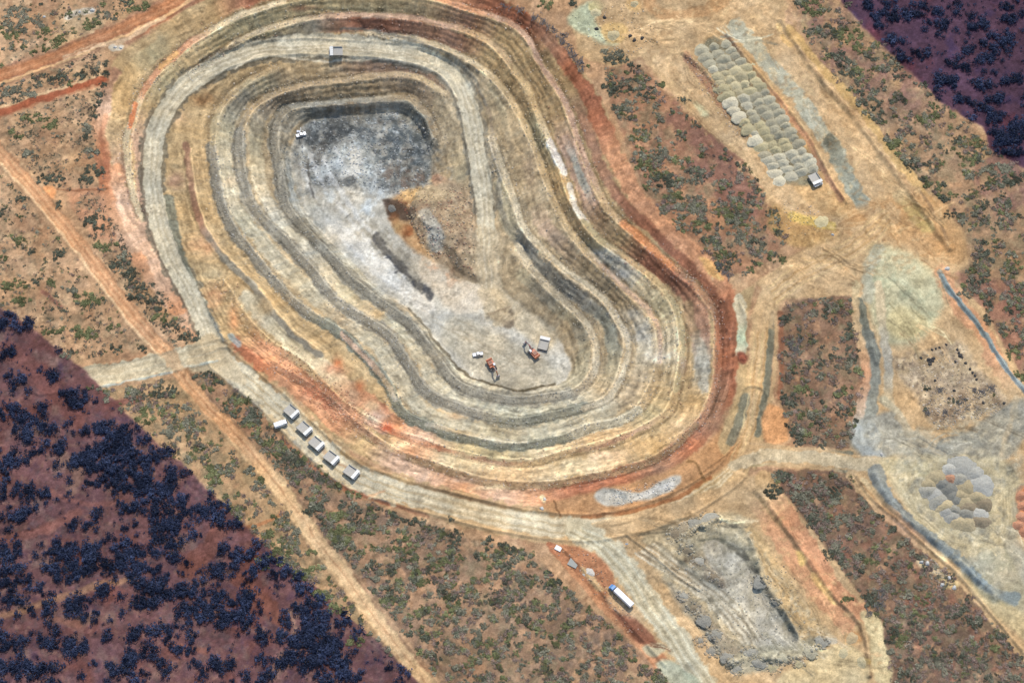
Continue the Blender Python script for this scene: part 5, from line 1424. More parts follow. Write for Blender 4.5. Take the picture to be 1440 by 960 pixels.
def rock_material():
    m, nt, b = node_mat('tipped_rock')
    oi = nt.nodes.new('ShaderNodeObjectInfo'); tc = nt.nodes.new('ShaderNodeTexCoord'); ge = nt.nodes.new('ShaderNodeNewGeometry')
    n = nt.nodes.new('ShaderNodeTexNoise'); n.inputs['Scale'].default_value = 1.1; n.inputs['Detail'].default_value = 8; n.inputs['Roughness'].default_value = 0.75
    nt.links.new(ge.outputs['Position'], n.inputs['Vector'])
    mr = nt.nodes.new('ShaderNodeMapRange'); mr.inputs[1].default_value = 0.3; mr.inputs[2].default_value = 0.7; mr.inputs[3].default_value = 0.7; mr.inputs[4].default_value = 1.25
    nt.links.new(n.outputs['Fac'], mr.inputs[0])
    sc = nt.nodes.new('ShaderNodeVectorMath'); sc.operation = 'SCALE'
    nt.links.new(oi.outputs['Color'], sc.inputs[0]); nt.links.new(mr.outputs[0], sc.inputs['Scale']); nt.links.new(sc.outputs[0], b.inputs['Base Color'])
    bp = nt.nodes.new('ShaderNodeBump'); bp.inputs['Strength'].default_value = 1.0; bp.inputs['Distance'].default_value = 0.5
    nt.links.new(n.outputs['Fac'], bp.inputs['Height']); nt.links.new(bp.outputs[0], b.inputs['Normal'])
    b.inputs['Roughness'].default_value = 0.95; b.inputs['Specular IOR Level'].default_value = 0.1
    return m


ROCKM = rock_material()
ROCK = dict(paleg=(214, 206, 178), greyg=(188, 180, 152), olive=(194, 182, 142), yel=(206, 192, 152), slate=(138, 138, 130), bluegrey=(180, 178, 168), tan=(192, 174, 136), orange=(200, 144, 112),
            grey=(164, 160, 146), white=(214, 210, 200), brown=(156, 140, 114), red=(176, 104, 78))


def rockcol(o, c, px=None, py=None):
    """rock colour of this pile, drifting gently from pile to pile"""
    k = np.array(ROCK[c], float)
    if px is not None:
        k = 0.84 * k + 0.16 * CAN[int(np.clip(py - CY0, 0, CSH[0] - 1)), int(np.clip(px - CX0, 0, CSH[1] - 1))]
    k = k * random.uniform(0.95, 1.08)
    o.color = tuple(v / GAIN for v in lin3(np.clip(k, 5, 245))) + (1.0,)


RN = dict(paleg='pale grey-green', greyg='grey-green', olive='olive', yel='yellowish', slate='dark slate grey', bluegrey='light blue-grey', tan='tan', orange='orange', grey='grey', white='whitish', brown='brown', red='red')
PILE = {}


def pile(px, py, r, h, c, label, group, name='rock_pile', ex=1.0, rot=None):
    key = (name, random.randrange(6))
    if key not in PILE:
        vs, fs = irregular(1.0, 1.0, 100 + len(PILE), n=34, rings=10, flat=0.12, jag=0.17)
        mb = MB(); mb.add(vs, fs)
        me_o = mb.build(name, ROCKM, None, smooth=True)
        PILE[key] = me_o.data
        bpy.data.objects.remove(me_o)
    o = bpy.data.objects.new(name, PILE[key]); C.objects.link(o)
    x, y, z = ground_at(px, py)
    o.location = (float(x), float(y), float(z) - 0.1)
    o.scale = (r * ex, r, h)
    o.rotation_euler = (0, 0, random.uniform(0, 6.28) if rot is None else rot)
    rockcol(o, c, px, py)
    tag(o, label, 'earth pile' if name == 'earth_pile' else 'rock pile', group)
    return o


ORD = ['first', 'second', 'third', 'fourth', 'fifth', 'sixth', 'seventh', 'eighth', 'ninth', 'tenth', 'eleventh', 'twelfth', 'thirteenth', 'fourteenth', 'fifteenth', 'sixteenth', 'seventeenth', 'eighteenth', 'nineteenth', 'twentieth', 'twenty-first', 'twenty-second', 'twenty-third', 'twenty-fourth']
# tipped loads in rows beside the haul road, long heap in the north-east yard
NR_ = 21
COLN = ['leftmost', 'second from left', 'second from right', 'rightmost']
for r_ in range(NR_):
    tt = r_ / (NR_ - 1)
    cx = 1004 + (1121 - 1004) * tt + 2 * math.sin(tt * 3.1); cy = 66 + (246 - 66) * tt
    wide = 32 + 17 * math.sin(min(1, tt * 2.5) * 1.57)
    ncol = 3 if tt < 0.12 else 4
    for k in range(ncol):
        f = (k - (ncol - 1) / 2) / max(1, ncol - 1)
        px = cx + f * wide + random.uniform(-2, 2); py = cy - f * wide * 0.30 + random.uniform(-1.8, 1.8)
        nz_ = float(noise2(px, py, 24, 77))
        if tt > 0.84: c = 'paleg'
        elif tt < 0.2: c = 'greyg' if nz_ < 0.3 else 'paleg'
        elif tt < 0.4: c = 'olive' if nz_ < 0.1 else 'yel'
        else: c = 'greyg' if nz_ < 0.0 else ('olive' if nz_ < 0.25 else 'paleg')
        pile(px, py, 3.25 * random.uniform(0.8, 1.2), random.uniform(1.1, 2.1), c, '%s tipped rock pile, %s row from the tipping truck, %s' % (RN[c], ORD[NR_ - 1 - r_], COLN[k] if ncol == 4 else ('leftmost', 'middle one', 'rightmost')[k]), 'tipped rock piles in the north-east yard', ex=1.25, rot=math.radians(18 + random.uniform(-8, 8)))
# cluster of piles in the eastern yard
CL = [(940, 385, 'bluegrey', 8), (1030, 375, 'bluegrey', 14), (1105, 410, 'bluegrey', 9), (1010, 447, 'grey', 8), (850, 440, 'tan', 9), (945, 445, 'orange', 6), (890, 485, 'slate', 7), (930, 520, 'slate', 9), (955, 560, 'slate', 8), (988, 592, 'slate', 7),
      (1145, 495, 'bluegrey', 13), (1060, 510, 'tan', 10), (795, 530, 'grey', 8), (842, 555, 'bluegrey', 10), (868, 600, 'grey', 10), (905, 628, 'tan', 9), (925, 668, 'bluegrey', 8), (965, 655, 'grey', 7), (960, 705, 'bluegrey', 8), (1040, 600, 'tan', 9), (1060, 640, 'brown', 8),
      (1050, 682, 'grey', 8), (1140, 680, 'bluegrey', 9), (1125, 570, 'tan', 9), (1000, 742, 'tan', 9), (1055, 752, 'tan', 9), (1150, 735, 'brown', 8), (1020, 560, 'tan', 8), (1170, 620, 'brown', 8), (800, 480, 'tan', 7)]
CLL = ['small pale pile at the top edge, left end', 'largest blue-grey pile at the top edge', 'blue-grey pile at the top right', 'grey pile right of the orange one', 'tan pile at the upper left', 'only orange pile', 'highest of the dark slate piles', 'second highest dark slate pile', 'third dark slate pile down',
       'lowest of the dark slate piles', 'wide whitish pile on the right side', 'tan pile left of the wide whitish one', 'grey pile at the far left', 'blue-grey pile left of the slate row', 'grey pile under the left blue-grey one', 'tan pile under the slate row', 'blue-grey pile in the lower left', 'grey pile beside the lower left blue-grey one',
       'blue-grey pile nearest the lower left edge', 'tan pile right of the lowest slate pile', 'brown pile in the lower middle', 'grey pile in the lower middle', 'blue-grey pile at the lower right', 'tan pile under the wide whitish one', 'tan pile at the bottom, left one', 'tan pile at the bottom, right one', 'brown pile at the lower right corner',
       'tan pile in the very middle', 'brown pile on the right edge', 'small tan pile at the left']
for (zx, zy, c, rr), lb in zip(CL, CLL):
    pile(1140 + zx / 4.8, 580 + zy / 4.8, rr * 0.47, random.uniform(1.2, 1.9), c, lb + ', round cluster in the east yard', 'rock piles in the round cluster', ex=1.25, rot=random.uniform(-0.3, 0.3))
# piles round the southern dump
SD = [(950, 750, 'brown', 10, 'brownish pile at the left of the four above the grey bowl'), (963, 744, 'brown', 10, 'second pile from the left above the grey bowl'), (979, 738, 'grey', 10, 'second pile from the right above the grey bowl'), (998, 731, 'grey', 12, 'large dark pile at the right of the four above the grey bowl'),
      (1070, 818, 'grey', 10, 'large dark pile on the right rim of the grey bowl'), (1091, 846, 'grey', 5, 'small dark pile below the large one on the right rim'), (965, 772, 'brown', 8, 'brown pile on the left shoulder of the bowl'),
      (1003, 811, 'brown', 6, 'dark pile at the inner left edge of the bowl'), (982, 790, 'grey', 8, 'slate pile on the left edge of the bowl'),
      (1022, 925, 'grey', 8, 'slate pile at the lower left corner of the dump'), (1035, 940, 'grey', 9, 'grey pile at the bottom corner of the dump'), (1055, 918, 'grey', 9, 'slate pile right of the corner piles'), (1068, 932, 'grey', 8, 'grey pile below the slate one at the dump foot'),
      (1088, 938, 'olive', 8, 'olive pile at the foot of the dump'), (1102, 925, 'greyg', 8, 'grey-green pile at the foot of the dump'), (1122, 930, 'olive', 8, 'olive pile left of the pale one at the dump foot'), (1140, 918, 'greyg', 8, 'grey-green pile nearest the right corner of the dump'), (1155, 903, 'grey', 8, 'pale grey pile at the right corner of the dump'),
      (975, 855, 'brown', 8, 'brown pile on the left slope, upper one'), (990, 873, 'grey', 9, 'grey pile on the left slope, middle one'), (1005, 893, 'grey', 8, 'slate pile on the left slope, lower one'), (960, 838, 'grey', 7, 'grey pile highest on the left slope'), (985, 900, 'grey', 7, 'grey pile at the left edge of the slope'), (1002, 915, 'grey', 8, 'grey pile low on the left edge of the slope')]
for px, py, c, rr, lb in SD:
    pile(px, py, rr * 0.30, random.uniform(0.5, 0.9), c, lb, 'rock piles round the southern dump', ex=1.3, rot=random.uniform(-0.5, 0.5))
for k, (px, py) in enumerate([(1436, 697), (1439, 712), (1437, 727), (1432, 738), (1441, 748)]):
    pile(px, py, 2.8, 1.5, 'orange', 'orange-red earth pile at the right edge, %s from the top' % ORD[k], 'orange-red earth piles at the right edge', 'earth_pile')
pile(491, 253, 1.7, 0.8, 'slate', 'low dark rock pile on the pale upper pit floor', 'rock piles on the pit floor')
pile(551, 293, 2.4, 0.9, 'slate', 'dark rock pile left of the ochre mound in the pit', 'rock piles on the pit floor')
pile(862, 50, 3.6, 1.4, 'yel', 'large yellow-ochre earth pile in the top yard', 'earth piles in the top yard', 'earth_pile')
pile(838, 18, 3.0, 1.3, 'yel', 'yellow-ochre earth pile with a pale skirt at the top', 'earth piles in the top yard', 'earth_pile')
pile(892, 6, 2.4, 1.1, 'yel', 'small ochre earth pile at the top edge', 'earth piles in the top yard', 'earth_pile')
pile(1155, 312, 4.0, 1.0, 'yel', 'low yellow earth mound below the tipping yard', 'earth piles in the top yard', 'earth_pile')
pile(1044, 504, 2.0, 1.0, 'red', 'dark red earth heap at the end of the pale green strip', None, 'earth_pile')
pile(1198, 897, 3.0, 0.9, 'tan', 'tan earth heap near the pale strip, bottom right of the dump', 'earth piles in the south yard', 'earth_pile')
pile(1213, 931, 3.0, 1.0, 'yel', 'bright yellow earth heap at the bottom edge', 'earth piles in the south yard', 'earth_pile')
pile(1186, 918, 2.6, 0.8, 'yel', 'yellow earth heap below the corner of the dump', 'earth piles in the south yard', 'earth_pile')
pile(828, 805, 2.6, 0.8, 'white', 'pale rubble heap next to the grey slab', None, 'rubble_heap')

# black square heap, tyres and boulders in the fenced-off yard
o = bpy.data.objects.new('scrap_heap', None); bpy.data.objects.remove(o)
mb = MB()
for k in range(26):
    a = random.uniform(-1.8, 1.8); b_ = random.uniform(-1.6, 1.6)
    mb.box((a, b_, random.uniform(0.1, 0.6)), (random.uniform(0.5, 1.3), random.uniform(0.5, 1.2), random.uniform(0.2, 0.6)), (0.8, 0.8), rot=Matrix.Rotation(random.uniform(0, 3), 4, 'Z') @ Matrix.Rotation(random.uniform(-0.3, 0.3), 4, 'X'))
o = mb.build('scrap_heap', M['black'], None, 0.04); seat(o, 1310, 508, rz=0.2); tag(o, 'square black scrap heap in the middle of the cleared eastern yard', 'scrap heap')


def boulder(px, py, r, mat, label, group, name='boulder'):
    vs, fs = irregular(1.0, 0.9, random.randrange(9999), n=9, rings=4, flat=0.35, jag=0.3)
    o = MB().add(vs, fs).build(name, ROCKM if isinstance(mat, str) else mat, None)
    if isinstance(mat, str): rockcol(o, mat)
    x, y, z = ground_at(px, py); o.location = (float(x), float(y), float(z) - 0.05); o.scale = (r, r, r * 0.8)
    return tag(o, label, 'boulder', group)


def t3(x, y): return 1140 + x / 4.8, 400 + y / 4.8
ROW = [(990, 440), (1000, 462), (1010, 480), (1022, 492), (1045, 530), (1076, 570), (1093, 594), (1110, 615), (1120, 640)]
for k, (a, b_) in enumerate(ROW):
    px, py = t3(a, b_); boulder(px, py, 0.9 if k != 2 else 1.4, M['black'], 'small black boulder in the slanting row, cleared yard, %s from the top' % ORD[k], 'black boulders in the cleared yard')
for k, (a, b_) in enumerate([(820, 440), (845, 432), (870, 425), (915, 405)]):
    px, py = t3(a, b_); boulder(px, py, 0.8, M['black'], 'small black boulder in the short top row, cleared yard, %s from the left' % ORD[k], 'black boulders in the cleared yard')
for (a, b_), lb in zip([(745, 495), (975, 520), (932, 768), (1165, 798), (1305, 800), (840, 648), (968, 715)], ['left of the scrap heap', 'right of the scrap heap', 'in the lower middle of the cleared yard', 'near the pale timber heap', 'at the lower right corner of the cleared yard', 'below the scrap heap', 'under the middle of the slanting row']):
    px, py = t3(a, b_); boulder(px, py, 0.9, M['black'], 'small black boulder ' + lb, 'black boulders in the cleared yard')
boulder(1171, 330, 0.9, 'white', 'white boulder beside the curve of the upper haul road', 'white boulders')
boulder(1239.5, 638.5, 1.0, 'white', 'white boulder at the edge of the eastern junction', 'white boulders')
for (px, py), lb in zip([(886, 51), (892, 57), (903, 54), (850, 25), (839, 41)], ['left one', 'middle one', 'right one', 'largest, on the ochre pile', 'smallest, under the ochre pile']):
    boulder(px, py, 1.3, M['black'], 'black boulder in the top yard, ' + lb, 'black boulders in the top yard')
rb = random.Random(3)
for k, (px, py) in enumerate([(766, 702), (762, 715), (1335, 812), (1325, 822), (1342, 826), (62, 24), (112, 17), (130, 15), (162, 67), (170, 68), (1332, 378), (1296, 790), (1304, 792)]):
    boulder(px, py, rb.uniform(0.9, 1.5), 'white', ['pale boulder at the left end of the red strip, upper one', 'pale boulder at the left end of the red strip, lower one', 'pale rock on the edge of the south-east scrub, top one', 'pale rock on the edge of the south-east scrub, left one', 'pale rock on the edge of the south-east scrub, right one',
            'pale rock in the top left scrub', 'left white rock of the pale outcrop at top left', 'right white rock of the pale outcrop at top left', 'left white rock beside the top left track', 'right white rock beside the top left track', 'pale rock at the head of the grey gravel bank', 'left pale rock beside the dark gravel bank', 'right pale rock beside the dark gravel bank'][k], 'pale rocks')

# slabs and sign
for px, py, sx, sy, m_, rz, lb in ((785, 771, 3.0, 2.2, 'white', -0.5, 'small white slab on the red earth next to the haul road bend'), (806, 792, 4.4, 3.4, 'concrete', -0.5, 'grey square slab on the dark red earth strip')):
    mb = MB().box((0, 0, 0.25), (sx, sy, 0.7), (0.97, 0.97))
    o = mb.build('slab', M[m_], None, 0.04); seat(o, px, py, rz=rz); tag(o, lb, 'slab')
t = empty('road_sign', label='small white and red sign standing at the corner of the southern dump', cat='sign')
MB().bar((0, 0, 0), (0, 0, 1.8), 0.06).build('post', M['grey'], t)
bd = MB().box((0, -0.05, 1.6), (1.3, 0.05, 0.9), rot=Matrix.Rotation(-0.5, 4, 'X')).build('board', M['white'], t)
MB().box((0, -0.09, 1.45), (1.25, 0.05, 0.35), rot=Matrix.Rotation(-0.5, 4, 'X')).build('stripe', M['redpaint'], bd)
seat(t, 881, 766, rz=0.0)


# ------------------------------------------------------------------ dead timber
def brush_mesh(seed, n, L, r, mat, flatness=0.35):
    rg = random.Random(seed); mb = MB()
    for k in range(n):
        a = rg.uniform(0, 6.28); l = rg.uniform(0.4, 1.0) * L
        c = Vector((rg.gauss(0, L * 0.28), rg.gauss(0, L * 0.22), rg.uniform(0.1, 0.7)))
        d = Vector((math.cos(a), math.sin(a), rg.uniform(-0.1, flatness))).normalized()
        p0 = c - d * l * 0.4; p1 = c + d * l * 0.4
        mb.bar(p0, p1, r * rg.uniform(0.6, 1.3), 4, r * 0.3)
        for q in range(2):
            s_ = p0.lerp(p1, rg.uniform(0.3, 0.9)); d2 = (d + Vector((rg.uniform(-.9, .9), rg.uniform(-.9, .9), rg.uniform(0, .6)))).normalized()
            mb.bar(s_, s_ + d2 * l * 0.35, r * 0.5, 4, r * 0.15)
    o = mb.build('dead_brush', mat, None); me = o.data; bpy.data.objects.remove(o)
    return me


BR = [brush_mesh(k, 16, 4.2, 0.16, M['deadwood']) for k in range(4)] + [brush_mesh(40 + k, 14, 4.2, 0.17, M['palewood']) for k in range(2)]


def brush(px, py, label, group, pale=False, sc=1.0):
    o = bpy.data.objects.new('dead_brush', random.choice(BR[4:] if pale else BR[:4])); C.objects.link(o)
    x, y, z = ground_at(px, py); o.location = (float(x), float(y), float(z)); o.rotation_euler = (0, 0, random.uniform(0, 6.28)); o.scale = (sc, sc, sc)
    return tag(o, label, 'dead brush', group)


P_ = spline([(712, 8), (740, 18), (765, 30), (782, 45), (792, 60), (803, 75), (812, 88), (818, 96)], 3)
for k in range(0, len(P_), 2):
    brush(P_[k][0] + random.uniform(-2, 4), P_[k][1] + random.uniform(-3, 3), 'grey dead brush on the upper right rim of the pit, %s from the top' % ORD[min(k // 2, 22)], 'dead brush along the upper pit rim', sc=1.1)
for px, py, lb, pl in ((1018, 382, 'above the bend of the haul road', False), (1026, 388, 'under the scrub at the haul road bend', False), (1012, 374, 'highest at the haul road bend', False), (1112, 484, 'in the upper left of the middle scrub', False), (1124, 478, 'beside the green bush in the middle scrub', False), (1118, 492, 'left side of the middle scrub', False),
                      (1185, 622, 'at the lower right corner of the middle scrub', True), (1372, 548, 'at the right side of the cleared yard', False), (1382, 552, 'furthest right in the cleared yard', False), (1395, 546, 'touching the right edge of the cleared yard', False), (1330, 580, 'at the lower left of the timber in the cleared yard', False),
                      (1345, 578, 'in the middle of the timber in the cleared yard', True), (1360, 572, 'right of the middle timber in the cleared yard', True), (1375, 575, 'nearest the lower right of the cleared yard', True), (1352, 565, 'above the middle timber in the cleared yard', False), (1322, 548, 'in the left half of the cleared yard', False),
                      (1303, 580, 'at the left foot of the cleared yard', False), (1222, 862, 'beside the pale strip in the south-east', False), (1236, 850, 'in the south-east scrub', False), (1240, 835, 'upper one in the south-east scrub', False), (1278, 905, 'near the bottom of the south-east scrub', True)):
    brush(px, py, ('bleached dead timber heap ' if pl else 'dark dead brush heap ') + lb, 'dead timber heaps', pl, 0.9)


# ------------------------------------------------------------------ plants
def crown_mesh(name, seed, n, lobes, leaf, mat, flat=0.7):
    """unit crown (radius about 1) of many small leaf clumps around uneven lobes, with gaps"""
    rg = np.random.default_rng(seed)
    lc = rg.normal(0, 0.42, (lobes, 3)); lc[:, 2] = rg.uniform(0.35, 0.85, lobes) * flat
    lr = rg.uniform(0.28, 0.5, lobes)
    li = rg.integers(0, lobes, n)
    d = rg.normal(0, 1, (n, 3)); d /= np.linalg.norm(d, axis=1, keepdims=True)
    rad = rg.uniform(0.45, 1.1, n) ** 0.5
    c = lc[li] + d * (lr[li] * rad)[:, None] * np.array([1, 1, flat])
    c[:, 2] = np.maximum(c[:, 2], 0.06)
    nrm = d * 0.7 + rg.normal(0, 0.5, (n, 3)) + np.array([0, 0, 0.5]); nrm /= np.linalg.norm(nrm, axis=1, keepdims=True)
    a = np.cross(nrm, rg.normal(0, 1, (n, 3))); a /= np.linalg.norm(a, axis=1, keepdims=True); b = np.cross(nrm, a)
    s1 = leaf * rg.uniform(0.6, 1.5, n)[:, None]; s2 = leaf * rg.uniform(0.4, 1.0, n)[:, None]
    V4 = np.stack([c + a * s1, c + b * s2 * 1.1, c - a * s1 * 0.9, c - b * s2], 1)
    tone = np.repeat(rg.uniform(0.6, 1.5, lobes)[li] * rg.uniform(0.8, 1.2, n), 4)
    me = np_mesh(name, V4.reshape(-1, 3), np.arange(n * 4).reshape(n, 4))
    at = me.attributes.new('tone', 'FLOAT', 'POINT'); at.data.foreach_set('value', tone.astype(np.float32))
    me.materials.append(mat)
    return me, V4.reshape(-1, 3), tone


def trunk_mesh(seed):
    rg = random.Random(seed); mb = MB()
    mb.bar((0, 0, -0.1), (rg.uniform(-.05, .05), rg.uniform(-.05, .05), 0.4), 0.07, 7, 0.05)
    for k in range(5):
        a = k * 1.256 + rg.uniform(-.4, .4); l = rg.uniform(0.3, 0.6)
        mb.bar((0, 0, 0.25 + 0.03 * k), (l * math.cos(a), l * math.sin(a), rg.uniform(0.5, 0.75)), 0.04, 5, 0.015)
    o = mb.build('trunk', M['bark'], None); me = o.data; bpy.data.objects.remove(o)
    return me


CROWN = {}
for kd in KIND:
    CROWN[kd] = []
    for v_ in range(6):
        if kd == 'wood':
            CROWN[kd].append(crown_mesh('crown', 500 + v_, 200, 9, 0.13, KIND[kd][0], 0.8))
        else:
            CROWN[kd].append(crown_mesh(KIND[kd][1], 700 + v_ + ord(kd[1]), 170 if kd != 'dry' else 130, 8, 0.15 if kd != 'dry' else 0.125, KIND[kd][0], 0.6))
TRUNKS = [trunk_mesh(k) for k in range(3)]

PL = []            # (kind, px, py, radius m)
pr = random.Random(11)


def clump(x, y, rx, ry, kd, r=(1.2, 2.2), dens=1.0):
    n = max(1, int(dens * rx * ry * 3.14 / 9 / 0.9 / (0.55 * ((r[0] + r[1]) / 2) ** 2 * 3.14)))
    for _ in range(n):
        a = pr.uniform(0, 6.28); q = math.sqrt(pr.random())
        PL.append((kd, x + rx * q * math.cos(a), y + ry * q * math.sin(a), pr.uniform(*r)))


for x, y, rx, ry in ((20, 452, 22, 18), (68, 527, 20, 9), (100, 558, 26, 14), (150, 610, 34, 16), (180, 625, 36, 18), (150, 645, 40, 16), (190, 655, 38, 16), (165, 680, 40, 14), (215, 685, 30, 14), (125, 650, 20, 14), (225, 640, 14, 14), (250, 665, 20, 10),
                    (70, 628, 24, 10), (50, 602, 34, 10), (15, 580, 20, 9), (28, 586, 14, 9), (12, 640, 14, 14), (10, 655, 18, 8), (40, 695, 26, 9), (35, 722, 18, 12), (60, 712, 14, 6), (90, 694, 9, 5), (115, 737, 24, 7), (138, 722, 12, 9), (200, 712, 30, 9), (230, 722, 36, 10), (250, 742, 36, 9),
                    (285, 725, 24, 12), (180, 740, 14, 5), (300, 715, 22, 11), (85, 768, 18, 10), (130, 775, 50, 12), (110, 795, 40, 14), (170, 790, 38, 10), (95, 812, 26, 8), (200, 775, 30, 8), (20, 775, 18, 12), (210, 812, 30, 16), (225, 835, 34, 14), (200, 848, 18, 10), (250, 832, 22, 10), (300, 840, 30, 12),
                    (280, 862, 40, 12), (310, 870, 34, 10), (345, 862, 30, 9), (350, 845, 24, 7), (315, 805, 24, 10), (322, 775, 20, 9), (355, 780, 24, 6), (250, 785, 18, 5), (435, 850, 22, 16), (450, 875, 28, 16), (455, 895, 26, 18), (430, 905, 20, 14), (470, 920, 26, 14), (420, 930, 34, 12), (380, 895, 20, 8),
                    (90, 905, 34, 10), (115, 912, 24, 8), (228, 886, 14, 8), (183, 890, 14, 7), (25, 905, 20, 9), (15, 935, 30, 8), (20, 820, 22, 7), (50, 828, 12, 7), (28, 843, 14, 7), (55, 858, 18, 7), (110, 848, 20, 8), (145, 832, 16, 8), (300, 935, 30, 9), (160, 940, 20, 7), (60, 940, 24, 8), (200, 925, 24, 8), (255, 915, 20, 6),
                    (380, 930, 22, 8), (500, 945, 24, 9), (240, 700, 26, 7), (330, 790, 20, 5)):
    clump(x, y, rx, ry, 'wood', (1.5, 2.9), 0.95)
for x, y, rx, ry in ((1243, 28, 22, 12), (1290, 14, 32, 10), (1420, 15, 20, 18), (1373, 35, 13, 13), (1313, 40, 20, 10), (1407, 57, 26, 13), (1387, 80, 18, 7), (1293, 80, 20, 9), (1327, 110, 14, 7), (1427, 115, 16, 10), (1410, 190, 20, 14), (1425, 205, 24, 16), (1408, 200, 18, 16), (1435, 180, 16, 12), (1352, 100, 14, 6), (1385, 122, 20, 6),
                    (1265, 55, 16, 8), (1360, 70, 14, 7), (1405, 140, 16, 8), (1360, 140, 14, 6), (1395, 165, 14, 8), (1222, 8, 14, 7), (1340, 8, 14, 5)):
    clump(x, y, rx, ry, 'wood', (1.5, 2.8), 0.95)
